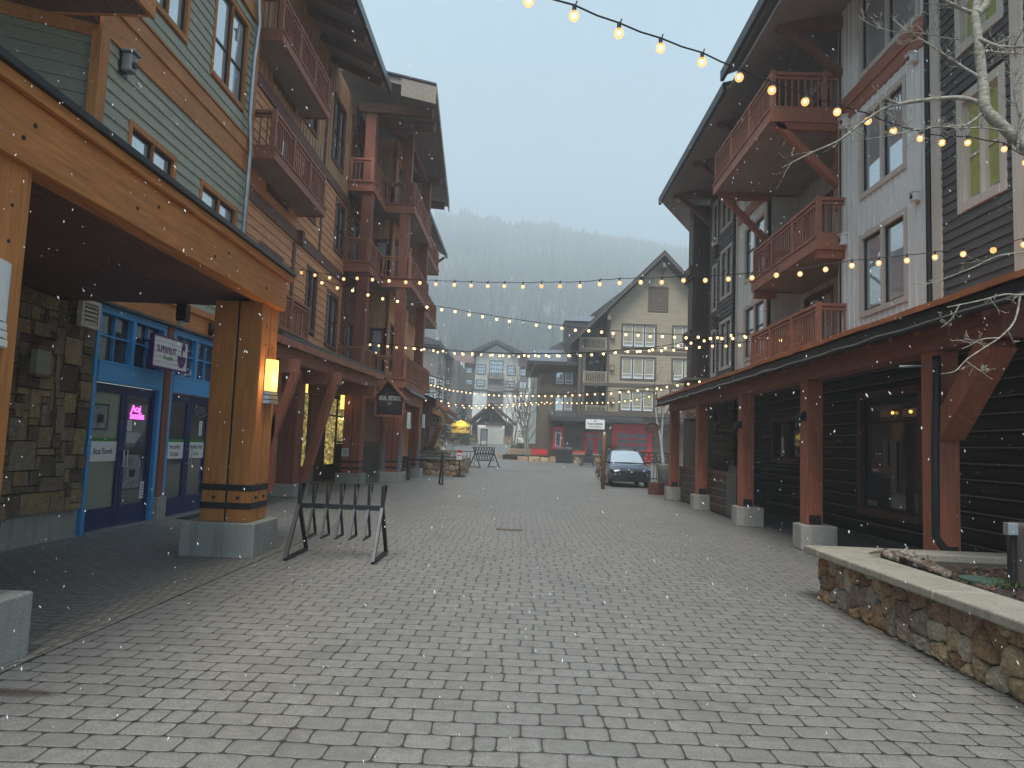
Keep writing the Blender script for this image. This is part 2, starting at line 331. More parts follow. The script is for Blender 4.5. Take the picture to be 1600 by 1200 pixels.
def flat(mb, F, u0, u1, z0, z1, holes=(), d=0, t=.05, batten=0, bw=.045, bt=.022):
    zs = sorted({z0, z1}|{min(max(v, z0), z1) for h in holes for v in h[2:]})
    for a, b in zip(zs, zs[1:]):
        if b-a < .01: continue
        for p, q in spans(u0, u1, holes, (a+b)/2):
            mb.fb(F, p, q, a, b, d-t, d)
            if batten:
                k = math.ceil(p/batten)
                while k*batten < q-bw:
                    if k*batten-bw/2 > p: mb.fb(F, k*batten-bw/2, k*batten+bw/2, a, b, d+.0, d+bt)
                    k += 1
def frame(mb, F, u0, u1, z0, z1, w_, d0, d1, sill=0):
    mb.fb(F, u0, u0+w_, z0, z1, d0, d1); mb.fb(F, u1-w_, u1, z0, z1, d0, d1)
    mb.fb(F, u0+w_, u1-w_, z1-w_, z1, d0, d1+.003); mb.fb(F, u0+w_, u1-w_, z0, z0+w_, d0, d1+.003+sill)
def window(F, par, r, cas=.1, cmat='cream', smat='black', cols=1, split=None, d=0, glass='glass', grid=None, blind=None, sash=.045, dep=.035, inset=.05, mul=None):
    """casing mesh (part) > sash, pane"""
    u0, u1, z0, z1 = r; mb = MB(); frame(mb, F, u0, u1, z0, z1, cas, d-inset-.02, d+dep, .015)
    iu0, iu1, iz0, iz1 = u0+cas, u1-cas, z0+cas, z1-cas; n = cols; mw = cas*.55 if mul is None else mul; wd = (iu1-iu0-mw*(n-1))/n
    for i in range(1, n): a = iu0+i*wd+(i-1)*mw; mb.fb(F, a, a+mw, iz0, iz1, d-inset-.02, d+dep-.008)
    o = mb.build('window', M[cmat], par); sb = MB(); pb = MB(); bb = MB()
    for i in range(n):
        a = iu0+i*(wd+mw); b = a+wd
        frame(sb, F, a+.001, b-.001, iz0+.001, iz1-.001, sash, d-inset-.015, d-inset+.02)
        if split is not None: zz = iz0+(iz1-iz0)*split; sb.fb(F, a+sash, b-sash, zz-sash*.45, zz+sash*.45, d-inset-.015, d-inset+.018)
        if grid:
            for k in range(1, grid[0]): x = a+(b-a)*k/grid[0]; sb.fb(F, x-.012, x+.012, iz0+sash, iz1-sash, d-inset-.012, d-inset+.012)
            for k in range(1, grid[1]): x = iz0+(iz1-iz0)*k/grid[1]; sb.fb(F, a+sash, b-sash, x-.0125, x+.0125, d-inset-.013, d-inset+.010)
        pb.fb(F, a+.01, b-.01, iz0+.01, iz1-.01, d-inset-.03, d-inset-.01)
        if blind: bb.fb(F, a+sash, a+(b-a)*blind[1], iz0+(iz1-iz0)*blind[2], iz1-sash, d-inset-.009, d-inset-.004)
    sb.build('sash', M[smat], o); pb.build('pane', M[glass], o)
    if blind: bb.build('blind', M[blind[0]], o)
    return o
def railing(mb, pts, z0, h, post=.11, gap=.15, bal=.03, midp=True, top=.05):
    done_ = set()
    for i, (a, b) in enumerate(zip(pts, pts[1:])):
        z0 += .003*(i > 0); a = Vector(a); b = Vector(b); L = (b-a).length; t = (b-a)/L
        P = lambda s, z: (a.x+t.x*s, a.y+t.y*s, z)
        mb.beam(P(0, z0+h-.04), P(L, z0+h-.04), post*1.05, .075); mb.beam(P(0, z0+.12), P(L, z0+.12), post*.6, .07); mb.beam(P(0, z0+h-.14), P(L, z0+h-.14), post*.5, .06)
        n = max(2, int(L/gap))
        for k in range(1, n): s = L*k/n; mb.beam(P(s, z0+.12), P(s, z0+h-.14), bal, bal, (t.x, t.y, 0))
        m = [0, L] if not midp or L < 2 else [0]+[L*k/math.ceil(L/1.9) for k in range(1, math.ceil(L/1.9))]+[L]
        for s in m:
            q = P(s, 0); key = (round(q[0], 2), round(q[1], 2))
            if key in done_: continue
            done_.add(key); mb.beam(P(s, z0-.02), P(s, z0+h+.03), post, post, (t.x, t.y, 0))
def balcony(F, par, u0, u1, zb, dep, rail='redl_y', fas='redl_y', under='decku', h=1.02, back=0, th=.2):
    k = MB(); k.fb(F, u0+.05, u1-.05, zb+.03, zb+th, back, dep-.05); o = k.build('balcony', M[under], par)
    f = MB(); f.fb(F, u0, u1, zb, zb+th+.08, dep-.05, dep); f.fb(F, u0, u0+.05, zb, zb+th+.08, back, dep-.05); f.fb(F, u1-.05, u1, zb, zb+th+.08, back, dep-.05)
    f.fb(F, u0-.03, u1+.03, zb+th+.03, zb+th+.07, dep, dep+.03); f.build('rim_board', M[fas], o)
    r = MB(); e = .09; railing(r, [F.p(u0+e, 0, back+.02), F.p(u0+e, 0, dep-e), F.p(u1-e, 0, dep-e), F.p(u1-e, 0, back+.02)], zb+th, h); r.build('railing', M[rail], o)
    return o
def rubble(mb, F, u0, u1, z0, z1, sz, d=0, bulge=.05, seed=1):
    """voronoi rubble stones, each its own rounded island"""
    r = random.Random(seed); nu = max(1, round((u1-u0)/sz)); nz = max(1, round((z1-z0)/(sz*.8))); P = []
    du = (u1-u0)/nu; dz = (z1-z0)/nz
    for i in range(-1, nu+1):
        for j in range(-1, nz+1): P.append((u0+(i+.5+r.uniform(-.42, .42))*du, z0+(j+.5+r.uniform(-.42, .42))*dz))
    for a, b in P:
        poly = [(u0, z0), (u1, z0), (u1, z1), (u0, z1)]
        for c, e in P:
            if (c, e) == (a, b) or abs(c-a) > 3*du or abs(e-b) > 3*dz: continue
            mx, mz, nx, nz_ = (a+c)/2, (b+e)/2, c-a, e-b; new = []
            for k in range(len(poly)):
                p, q = poly[k], poly[(k+1) % len(poly)]; sp_ = (p[0]-mx)*nx+(p[1]-mz)*nz_; sq = (q[0]-mx)*nx+(q[1]-mz)*nz_
                if sp_ <= 0: new.append(p)
                if sp_*sq < 0: t = sp_/(sp_-sq); new.append((p[0]+(q[0]-p[0])*t, p[1]+(q[1]-p[1])*t))
            poly = new
            if len(poly) < 3: break
        if len(poly) < 3: continue
        cx = sum(p[0] for p in poly)/len(poly); cz = sum(p[1] for p in poly)/len(poly)
        den = []                                                # subdivide edges and round
        for k in range(len(poly)):
            p, q = poly[k], poly[(k+1) % len(poly)]
            if math.hypot(p[0]-q[0], p[1]-q[1]) < .01: continue
            den += [(p[0]*.82+q[0]*.18, p[1]*.82+q[1]*.18), ((p[0]+q[0])/2+r.uniform(-.006, .006), (p[1]+q[1])/2+r.uniform(-.006, .006)), (p[0]*.18+q[0]*.82, p[1]*.18+q[1]*.82)]
        if len(den) < 3: continue
        bu = bulge*r.uniform(.5, 1.15); base = len(mb.v); n = len(den); ti, tj = r.uniform(-.1, .1), r.uniform(-.1, .1)
        for s, h in ((.965, -.03), (.95, bu*.45), (.84, bu*.85), (.5, bu*1.05)):
            for p in den: uu = cx+(p[0]-cx)*s; zz = cz+(p[1]-cz)*s; mb.v.append(tuple(F.p(uu+r.uniform(-.006, .006), zz+r.uniform(-.006, .006), d+h+(ti*(p[0]-cx)+tj*(p[1]-cz))*1.1+(r.uniform(-.011, .011) if s < .95 else 0))))
        mb.v.append(tuple(F.p(cx, cz, d+bu*1.05+r.uniform(-.005, .01))))
        for l_ in range(3):
            for k in range(n): k2 = (k+1) % n; mb.f.append((base+l_*n+k, base+l_*n+k2, base+(l_+1)*n+k2, base+(l_+1)*n+k))
        for k in range(n): mb.f.append((base+3*n+k, base+3*n+(k+1) % n, base+4*n))
def ashlar(mb, F, u0, u1, z0, z1, cell=.085, d=0, seed=3):
    r = random.Random(seed); nu = int((u1-u0)/cell); nz = int((z1-z0)/cell); occ = [[0]*nu for _ in range(nz)]
    for j in range(nz):
        for i in range(nu):
            if occ[j][i]: continue
            w_ = r.choice([1, 2, 3, 3, 4, 5, 6]); h = r.choice([1, 1, 2, 2, 3, 4]); k = 0
            while k < w_ and i+k < nu and not occ[j][i+k]: k += 1
            w_ = k; h = min(h, nz-j)
            for jj in range(j, j+h):
                if any(occ[jj][i:i+w_]): h = jj-j; break
            for jj in range(j, j+h):
                for ii in range(i, i+w_): occ[jj][ii] = 1
            a, b, c, e = u0+i*cell, u0+(i+w_)*cell, z0+j*cell, z0+(j+h)*cell; g = .005; f = r.uniform(.0, .055); q = [r.uniform(-.012, .012) for _ in range(4)]; s = [r.uniform(0, .008) for _ in range(8)]
            P0 = [F.p(a+g, c+g, d-.04), F.p(b-g, c+g, d-.04), F.p(b-g, e-g, d-.04), F.p(a+g, e-g, d-.04)]
            P1 = [F.p(a+g+s[0], c+g+s[1], d+f+q[0]), F.p(b-g-s[2], c+g+s[3], d+f+q[1]), F.p(b-g-s[4], e-g-s[5], d+f+q[2]), F.p(a+g+s[6], e-g-s[7], d+f+q[3])]
            mb.hexa([*P0, *P1])
def gable(F, par, ua, za, ul, zl, ur, zr, th, d0, d1, mat='roofd', name='roof'):
    m = MB(); m.prism([(ul, zl), (ua, za), (ur, zr), (ur, zr+th), (ua, za+th*1.25), (ul, zl+th)], lambda u, z: F.p(u, z, d0), lambda u, z: F.p(u, z, d1)); return m.build(name, M[mat], par)
def uz(F, x, y, d=0): return F.px(x, y, d)
FL = lambda x: Fr(x, 0, 0, 1)
FR = lambda x: Fr(x, 0, 0, -1)
FF = lambda y: Fr(0, y, 1, 0)
# ================================================================== ground and paving
def gsheet(name, mat, x0, x1, y0, y1, dz, nx=2, ny=40):
    m = MB(); m.grid([[(x0+(x1-x0)*i/nx, y0+(y1-y0)*j/ny, gz(y0+(y1-y0)*j/ny)+dz) for i in range(nx+1)] for j in range(ny+1)])
    return tag(m.build(name, mat), kind='structure')
gsheet('ground', plain('bare_ground', (.09, .085, .07), .95, var=.4, scale=.4), -600, 600, -20, 330, -.03, 2, 140)
M['pave'] = pavers('street_pavers', .25, .18, (.222, .212, .194))
M['pave2'] = pavers('arcade_pavers', .2, .1, (.25, .24, .22), .003, .008)
M['pave3'] = pavers('border_pavers', .1, .2, (.26, .235, .2), .003, .008)
gsheet('plaza_paving', M['pave'], -14, 40, -3, 130, 0, 2, 120)
gsheet('arcade_paving', M['pave2'], -8, -3.72, -3, 15.6, .004, 1, 2)
gsheet('paving_border', M['pave3'], -3.72, -3.32, -3, 15.6, .008, 1, 2)
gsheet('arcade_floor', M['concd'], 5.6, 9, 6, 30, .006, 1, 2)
m = MB(); m.box(-.42, .1, 13.66, 13.9, -.02, .006); tag(m.build('manhole_cover', plain('rusty_iron', (.1, .07, .05), .8)), 'small rusty rectangular iron cover set flush in the middle of the paving', 'manhole cover')
q = onY(820, 740, 45); m = MB(); m.tube([(.1, 46.3, -.02), (.1, 46.3, .012)], 1.9, 28); tag(m.build('plaza_medallion', pavers('medallion_pavers', .2, .1, (.2, .2, .2), .003, .01)), 'round grey paving medallion in the street before the square', 'paving medallion')

# ================================================================== green building, near left
G = FL(-6.6)
gb = thing('green_building', 'green sided building with orange trim over the blue doored juice shop', 'building', (-6.6, 13, 0))
gw = {'s1': G.rect(197, 193, 275, 293), 's2': G.rect(307, 282, 369, 362), 'b1': G.rect(240, 10, 290, 73), 'b2': G.rect(323, 8, 386, 181)}
W = {}
W['s1'] = (11.15, 12.75, 5.7, 6.68); W['s2'] = (13.75, 15.6, 5.7, 6.68); W['b1'] = (11.3, 12.8, 8.9, 11.2); W['b2'] = (13.8, 15.55, 8.9, 11.0)
mb = MB(); lap(mb, G, 10.4, 16.1, 4.05, 13.5, .2, list(W.values())); mb.build('wall', M['green'], gb)
mb = MB(); flat(mb, G, 10.4, 16.1, 4.0, 13.5, list(W.values()), d=-.02, t=.08); mb.build('sheathing', M['soffit'], gb)
for k in ('s1', 's2'): window(G, gb, W[k], .1, 'org_y', cols=2, sash=.04, mul=.02)
for k in ('b1', 'b2'): window(G, gb, W[k], .1, 'org_y', cols=2, split=.42, sash=.045, mul=.02)
mb = MB(); mb.fb(G, 10.2, 16.12, 7.62, 8.08, .0, .05); mb.fb(G, 10.2, 16.12, 8.08, 8.34, 0, .085); mb.fb(G, 10.2, 16.12, 8.36, 8.4, 0, .11)
mb.fb(G, 10.2, 16.12, 11.25, 11.6, 0, .07); mb.each('belt_course', M['org_y'], gb)
mb = MB(); mb.fb(G, 10.2, 10.42, 4, 7.62, -.1, .05); mb.fb(G, 16.0, 16.14, 4, 7.62, -.3, .045); mb.fb(G, 16.0, 16.14, 8.4, 13.5, -.3, .045); mb.each('corner_board', M['org_z'], gb)
# angled return wall
A = Fr(-6.6, 10.4, .891, .454)
aw = (-1.45, -.25, 5.6, 6.45); aw = (-1.35, -.55, 5.9, 6.5)
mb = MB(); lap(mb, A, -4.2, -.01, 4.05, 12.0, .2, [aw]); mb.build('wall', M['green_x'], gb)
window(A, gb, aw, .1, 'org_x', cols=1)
# projecting bay above, seen from below
mb = MB(); mb.box(-9.5, -5.7, 3, 10.0, 7.75, 7.95); mb.box(-9.5, -6.63, 10.045, 10.4, 7.75, 7.95); mb.build('bay_soffit', M['soffit'], gb); mb = MB(); mb.beam((-6.62, 10.33, 7.66), (-9.5, 8.86, 7.66), .05, .2); mb.build('frieze_board', M['org_x'], gb)
mb = MB(); mb.box(-5.72, -5.66, 3, 10.02, 7.7, 8.05); mb.box(-9.5, -5.73, 9.98, 10.04, 7.74, 8.05); mb.each('bay_rim', M['org_y'], gb)
mb = MB(); lap(mb, FL(-5.75), 3, 10.0, 8.05, 10.5, .155); mb.build('wall', M['green'], gb)
# shopfront wall
mb = MB(); mb.box(-6.9, -6.6, 1, 10.72, 0, .42); mb.build('wall_base', M['conc'], gb)
mb = MB(); ashlar(mb, FL(-6.56), 1.0, 10.76, .42, 3.5, .1, seed=11); mb.build('stone_wall', M['ledge'], gb)
mb = MB(); mb.box(-6.9, -6.6, 1, 10.74, .42, 3.5); mb.build('mortar_bed', M['mortar'], gb)
mb = MB(); flat(mb, G, 10.74, 16.1, 3.62, 4.0, d=.0, t=.1); mb.fb(G, 10.7, 16.1, 3.97, 4.09, -.02, .05); mb.fb(G, 15.25, 16.1, 0, 3.62, -.1, 0); mb.each('fascia_board', M['org_y'], gb)
mb = MB(); mb.fb(G, 10.7, 16.1, 3.56, 3.6, -.05, .1); mb.build('flashing', M['flash'], gb)
mb = MB(); mb.fb(G, 12.97, 13.18, .42, 3.56, -.1, .03); mb.each('pilaster', M['red_z'], gb)
mb = MB(); mb.fb(G, 12.93, 13.24, 0, .42, -.1, .09); mb.build('pilaster_base', M['conc'], gb)
def shop_door(u0, u1, first):
    # blue surround
    mb = MB(); b = 'blue'
    mb.fb(G, u0, u0+.09, .0, 3.55, -.12, .02); mb.fb(G, u1-.1, u1, 0, 3.55, -.12, .02)
    mb.fb(G, u0+.09, u1-.1, 2.36, 2.66, -.12, .035); mb.fb(G, u0+.09, u1-.1, 3.44, 3.55, -.12, .02); mid = (u0+u1)/2
    mb.fb(G, mid-.05, mid+.05, 2.66, 3.44, -.12, .01)
    mb.fb(G, u0+.09, u1-.1, 2.66, 2.69, -.1, .045)
    o = mb.build('door_surround', M[b], gb)
    for a, c in ((u0+.09, mid-.05), (mid+.05, u1-.1)):
        mm = MB(); h = (a+c)/2; mm.fb(G, h-.013, h+.013, 2.69, 3.44, -.08, -.03); mm.fb(G, a, c, 3.08, 3.105, -.08, -.031); mm.build('glazing_bar', M['blue'], o)
        pp = MB(); pp.fb(G, a, c, 2.66, 3.44, -.11, -.09); pp.build('transom_pane', M['glassd'], o)
    mm = MB(); mm.fb(G, u0+.09, u1-.1, 0, .03, -.12, .05); mm.build('threshold', M['steel'], o)
    for i, (a, c) in enumerate(((u0+.095, mid-.006), (mid+.006, u1-.105))):
        dr = MB(); s = .13 if (i == 0 or 1) else .1
        dr.fb(G, a, a+.1, .03, 2.34, -.1, -.05); dr.fb(G, c-.1, c, .03, 2.34, -.1, -.05); dr.fb(G, a+.1, c-.1, 2.2, 2.34, -.1, -.052); dr.fb(G, a+.1, c-.1, .03, .36, -.1, -.052)
        d_ = dr.build('door', M['navy'], gb)
        g_ = MB(); g_.fb(G, a+.1, c-.1, .36, 2.2, -.09, -.078); g_.build('door_pane', M['glassg' if (first and i == 0) else 'glassd'], d_)
        hx = c-.05 if i == 0 else a+.05
        hh = MB(); hh.tube([G.p(hx, 1.28, -.05), G.p(hx, 1.28, .03), G.p(hx, 1.0, .03), G.p(hx, 1.0, -.05)], .012, 6); hh.build('handle', M['steel'], d_)
        L = {(1, 0): ('Acai Bowls', None), (1, 1): None, (0, 0): ('Smoothies', '& Lattes'), (0, 1): ('Healthy Grab', '& Go')}[(1 if first else 0, i)]
        if L:
            p_ = MB(); p_.fb(G, a+.1, c-.1, 1.1, 1.42, -.0775, -.074); cd = p_.build('door_card', M['white'], d_)
            p_ = MB(); p_.fb(G, a+.1, c-.1, 1.42, 1.48, -.0775, -.0735); p_.build('card_stripe', M['gtext'], d_)
            x = (a+c)/2
            if L[1]: text(G, x, 1.33, -.0735, .125, L[0], M['ink'], d_, sx=.8); text(G, x, 1.19, -.0735, .125, L[1], M['ink'], d_, sx=.8)
            else: text(G, x, 1.26, -.0735, .15, L[0], M['ink'], d_, sx=.8)
    return o
shop_door(10.8, 12.92, True); shop_door(13.2, 15.2, False)
# things on the doors' glass
pk = emit('pink_neon', (1, .12, .75), .8)
o = text(G, 12.25, 1.98, -.07, .17, 'Acai', pk, None, name='neon_sign', ext=.006); text(G, 12.3, 1.86, -.07, .17, 'Smoothies', pk, o, ext=.006, sx=.62); tag(o, 'pink neon lettering glowing inside the near pair of navy doors', 'neon sign')
pap = plain('poster_grey', (.22, .23, .24), .6, var=.5, scale=9)
for (a, b, c, d, lab) in ((11.02, 11.42, 1.62, 2.0, 'dark framed poster on the frosted pane of the leftmost door'), (12.0, 12.55, .62, 1.2, 'grey bowl poster low on the second navy door')):
    p = MB(); p.fb(G, a, b, c, d, -.0775, -.07); r_ = p.build('window_poster', pap, None); tag(r_, lab, 'poster')
    p = MB(); frame(p, G, a-.015, b+.015, c-.015, d+.015, .02, -.0775, -.066); p.build('poster_frame', M['ink'], r_)
    p = MB(); cc = G.p((a+b)/2, (c+d)/2, -.069); p.fb(G, (a+b)/2-.09, (a+b)/2+.09, (c+d)/2-.1, (c+d)/2+.03, -.0705, -.0675); p.build('poster_picture', M['ink'], r_)
for (a, b, c, d, lab) in ((12.58, 12.74, .42, .72, 'white notice at the foot of the second navy door'), (14.72, 14.86, 1.56, 1.86, 'small white notice on the fourth navy door below the open sign'), (12.02, 12.16, 1.6, 1.78, 'white hours card under the pink neon')):
    p = MB(); p.fb(G, a, b, c, d, -.0775, -.073); r_ = p.build('door_notice', M['white'], None); tag(r_, lab, 'notice')
    p = MB(); nn = 5
    for k in range(nn): zz = d-(d-c)*(k+1)/(nn+1); p.fb(G, a+.03, b-.03, zz-.007, zz+.007, -.073, -.0715)
    p.build('print_lines', M['fin'], r_)
# OPEN sign
p = MB(); ring = [G.p(14.72+.3*math.cos(t*math.pi/12), 2.08+.14*math.sin(t*math.pi/12), -.065) for t in range(25)]; p.tube(ring, .012, 6); r_ = p.build('open_sign', M['fin']); tag(r_, 'unlit oval OPEN sign inside the fourth navy door', 'sign'); text(G, 14.72, 2.08, -.07, .2, 'OPEN', M['fin'], r_, sx=.85)
r_ = text(G, 13.88, 2.78, .02, .2, 'C-4', M['white'], gb, name='unit_number', sx=.7)
# canopy over the shopfront
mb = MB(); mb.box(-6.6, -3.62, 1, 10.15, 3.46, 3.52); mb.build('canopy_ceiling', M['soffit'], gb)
mb = MB(); mb.box(-3.66, -3.46, 1, 10.12, 3.4, 3.84); mb.box(-6.58, -3.66, 9.92, 10.12, 3.53, 3.84); mb.each('canopy_beam', M['org_y'], gb, bevel=.008)
mb = MB(); mb.box(-3.7, -3.41, 1, 10.2, 3.845, 3.93); mb.box(-6.58, -3.7, 10.1, 10.19, 3.845, 3.93); mb.each('canopy_fascia', M['org_y'], gb, bevel=.004)
mb = MB(); mb.prism([(-3.37, 3.935), (-6.59, 4.0), (-6.59, 4.06), (-3.37, 3.99)], lambda a, b: Vector((a, 1, b)), lambda a, b: Vector((a, 10.24, b))); mb.build('canopy_roof', M['flash'], gb)
mb = MB()
for k, y in enumerate((4.65, 4.75, 6.1, 6.45, 7.7, 8.05, 9.3)):
    mb.tube([(-3.47, y, 3.56+.13*(k % 2)), (-3.452, y, 3.56+.13*(k % 2))], .017, 8)
mb.each('bolt', M['ink'], gb)
def org_pillar(x0, x1, y0, y1, plinth):
    o = MB(); g = .012; xm, ym = (x0+x1)/2, (y0+y1)/2
    for a, b in ((x0, xm-g), (xm+g, x1)):
        for c, d in ((y0, ym-g), (ym+g, y1)): o.box(a, b, c, d, .45, 3.42)
    pl = o.build('pillar', M['org_z'], gb, bevel=.012)
    s = MB(); s.box(x0+.01, x1-.01, y0+.01, y1-.01, .46, 3.4); s.each('pillar_core', M['ink'], pl)
    s = MB()
    for z in (.62, .86): s.box(x0-.008, x1+.008, y0-.008, y1+.008, z, z+.085)
    for z in (.77,):
        for yy in (y0+.17, y1-.17): s.tube([(x1, yy, z), (x1+.02, yy, z)], .022, 8)
        for xx in (x0+.17, x1-.17): s.tube([(xx, y0, z), (xx, y0-.02, z)], .022, 8)
    s.build('strap', M['ink'], pl)
    s = MB()
    for yy in (y0+.17, y1-.17):
        for z in (3.1, 2.85, .95): s.tube([(x1, yy, z), (x1+.004, yy, z)], .014, 8)
    s.each('bolt', M['ink'], pl)
    s = MB(); s.box(*plinth, 0, .45); s.build('plinth', M['conc'], pl, bevel=.015)
org_pillar(-4.2, -3.52, 4.1, 4.86, (-4.4, -3.4, 3.9, 5.11)); org_pillar(-4.22, -3.56, 9.52, 10.14, (-4.42, -3.44, 9.4, 10.32))
# downpipe
pts = [(405, -60), (404, 0), (405, 38), (397, 92), (390, 184), (391, 230), (387, 276), (383, 326), (379, 374), (377, 420)]
mb = MB(); mb.tube([onX(x, y, -6.46) for i, (x, y) in enumerate(pts)], .045, 10); mb.each('downpipe', M['steel'], gb, smooth=True)
# wall mounted things
def sconce_lit(F, u0, u1, z0, z1, label, lit=True):
    t = thing('wall_lamp', label, 'lamp', F.p((u0+u1)/2, z0, 0), 'wall lamps of curved glass with ribbed feet'); n = 9
    def curve(a, b, dd, zz0, zz1, th, mat, nm, par):
        q = MB(); R0 = []
        prof = [(a+(b-a)*i/n, math.sin(math.pi*i/n)**.6*dd) for i in range(n+1)]
        q.grid([[F.p(u, zz, .01+d_) for u, d_ in prof] for zz in (zz0, zz1)]); q.grid([[F.p(u, zz1, .01+d_) for u, d_ in prof], [F.p(u, zz1, .0) for u, d_ in prof]]); q.grid([[F.p(u, zz0, .01+d_) for u, d_ in prof], [F.p(u, zz0, .0) for u, d_ in prof]])
        return q.build(nm, mat, par)
    h = z1-z0; curve(u0, u1, .11, z0+h*.3, z1, 0, M['warm'] if lit else M['white'], 'lamp_glass', t)
    for k in range(3): curve(u0-.006*(3-k), u1+.006*(3-k), .12+.008*(2-k), z0+h*.1*k, z0+h*.1*k+h*.08, 0, M['steel'] if lit else M['white'], 'rib', t)
    q = MB(); q.fb(F, u0-.015, u1+.015, z0, z1+.01, 0, .012); q.build('back_plate', M['steel'], t)
    return t
sconce_lit(FL(-3.52), 4.1, 4.72, 2.12, 2.68, 'large white ribbed lamp on the nearest orange pillar', False)
sconce_lit(FL(-3.56), 9.72, 10.05, 2.05, 2.66, 'lit yellow lamp on the orange pillar beside the shop doors')
pl_ = bpy.data.lights.new('pillar_lamp_light', 'POINT'); pl_.energy = 5; pl_.color = (1, .6, .2); pl_.shadow_soft_size = .06; po = bpy.data.objects.new('pillar_lamp_light', pl_); po.location = (-3.3, 9.88, 2.4); col.objects.link(po)
F_ = FL(-6.5); t = thing('stone_wall_lamp', 'unlit tan lantern on the ledge stone wall left of the shop doors', 'lamp', F_.p(9.7, 2, 0))
r = F_.rect(48, 538, 68, 592); q = MB(); q.fb(F_, r[0]+.02, r[1]-.02, r[2]+.03, r[3]-.03, .0, .09); q.build('lamp_glass', M['blind'], t); q = MB(); q.fb(F_, r[0], r[1], r[2], r[2]+.05, 0, .11); q.fb(F_, r[0], r[1], r[3]-.05, r[3], 0, .11); q.each('lamp_cap', M['brown_y'], t, bevel=.006)
r = F_.rect(123, 465, 148, 516); t = thing('wall_vent', 'slatted wooden vent high on the stone wall under the canopy', 'vent', F_.p(r[0], r[2], 0)); q = MB(); frame(q, F_, r[0], r[1], r[2], r[3], .05, 0, .07); q.build('vent_frame', M['org_z'] if 0 else M['cream'], t); q = MB()
for k in range(5): z = r[2]+.06+(r[3]-r[2]-.1)*k/5; q.hexa([F_.p(r[0]+.05, z, .055), F_.p(r[1]-.05, z, .055), F_.p(r[1]-.05, z+.055, .01), F_.p(r[0]+.05, z+.055, .01), F_.p(r[0]+.05, z+.008, .06), F_.p(r[1]-.05, z+.008, .06), F_.p(r[1]-.05, z+.063, .015), F_.p(r[0]+.05, z+.063, .015)])
q.build('slat', M['cream'], t); q = MB(); q.fb(F_, r[0]+.04, r[1]-.04, r[2]+.04, r[3]-.04, 0, .008); q.build('vent_back', M['ink'], t)
# box speaker high on green wall
r = G.rect(186, 73, 212, 110); t = thing('wall_speaker', 'grey box fixture on the green siding above the orange corner board', 'speaker', G.p(r[0], r[2], 0))
q = MB(); q.fb(G, 10.76, 10.94, 7.3, 7.6, .03, .2); q.build('box', M['fin'], t, bevel=.02); q = MB(); q.fb(G, 10.73, 10.97, 7.6, 7.64, .0, .25); q.build('hood', M['fin'], t, bevel=.01); q = MB(); q.tube([G.p(10.85, 7.42, .2), G.p(10.85, 7.42, .23)], .055, 14); q.build('lens', M['ink'], t); q = MB(); q.fb(G, 10.72, 10.98, 7.24, 7.66, .0, .03); q.build('mount_plate', M['flash'], t)
t = thing('bulkhead_light', 'black oval bulkhead light on the orange board over the far doors', 'lamp', G.p(14.6, 3.8, 0)); q = MB(); q.ball(G.p(14.72, 3.78, .06), .1, 14, 8, 1.35); q.build('housing', M['black'], t, smooth=True); q = MB(); q.fb(G, 14.64, 14.8, 3.66, 3.92, 0, .03); q.build('back_plate', M['black'], t)
t = thing('flood_light', 'small black floodlight hanging from the canopy edge', 'lamp', (-5.7, 10.1, 3.4)); q = MB(); q.box(-5.0, -4.86, 10.02, 10.16, 3.2, 3.44); q.build('bracket', M['black'], t); q = MB(); q.ball((-4.93, 10.05, 3.16), .05, 12, 8); q.build('lamp_head', M['white'], t, smooth=True)
# juice shop sign
S_ = FL(-6.3); r = (12.0, 13.3, 2.42, 3.12); a = S_.px(243, 522); b = S_.px(290, 582); c = S_.px(295, 538); e = S_.px(237, 570)
u0, u1, z0, z1 = (a[0]+e[0])/2, (b[0]+c[0])/2, (e[1]+b[1])/2, (a[1]+c[1])/2
t = thing('shop_sign', 'white board sign with purple lettering and bowl above the blue shopfront', 'sign', S_.p(u0, z0, 0))
q = MB(); n_ = 6
for k in range(n_): q.fb(S_, u0, u1, z0+(z1-z0)*k/n_, z0+(z1-z0)*(k+1)/n_-.006, -.05, 0)
q.build('board', M['signw'], t); q = MB(); frame(q, S_, u0-.02, u1+.02, z0-.02, z1+.02, .03, -.07, .004); q.build('frame', M['purple'], t); q = MB(); q.fb(S_, u0, u1, z0, z1, -.065, -.05); q.build('backing', M['purple'], t)
W_ = u1-u0; H_ = z1-z0
text(S_, u0+.37*W_, z0+.58*H_, .002, .31*H_, 'SUPERFRUIT', M['purple'], t, sx=.64*W_/(.31*H_*6.2), bold=.002); text(S_, u0+.42*W_, z0+.34*H_, .002, .2*H_, 'Republic', M['gtext'], t, sx=.9)
q = MB(); cx = u0+.82*W_; cz = z0+.5*H_; rr = .13*W_
q.prism([(cx+rr*math.cos(math.pi+math.pi*i/12), cz+rr*1.35*math.sin(math.pi+math.pi*i/12)) for i in range(13)], lambda u, z: S_.p(u, z, .001), lambda u, z: S_.p(u, z, .006)); q.fb(S_, cx-.02, cx+.02, cz+.02, cz+.17, .001, .006)
q.prism([(cx+.0, cz+.13), (cx+.1, cz+.1), (cx+.13, cz+.2), (cx+.05, cz+.27), (cx+.0, cz+.22)], lambda u, z: S_.p(u, z, .001), lambda u, z: S_.p(u, z, .006)); q.build('bowl_emblem', M['purple'], t)
q = MB()
for uu in (u0+.15, u1-.15): q.beam(S_.p(uu, z1-.1, -.06), S_.p(uu, z1-.1, -.28), .03, .03)
q.build('bracket', M['black'], t)
q = MB(); q.box(-6.35, -5.5, 13.35, 14.9, .008, .022); tag(q.build('door_mat', plain('mat_rubber', (.03, .03, .032), .95)), 'dark mat on the paving before the far navy doors', 'mat')

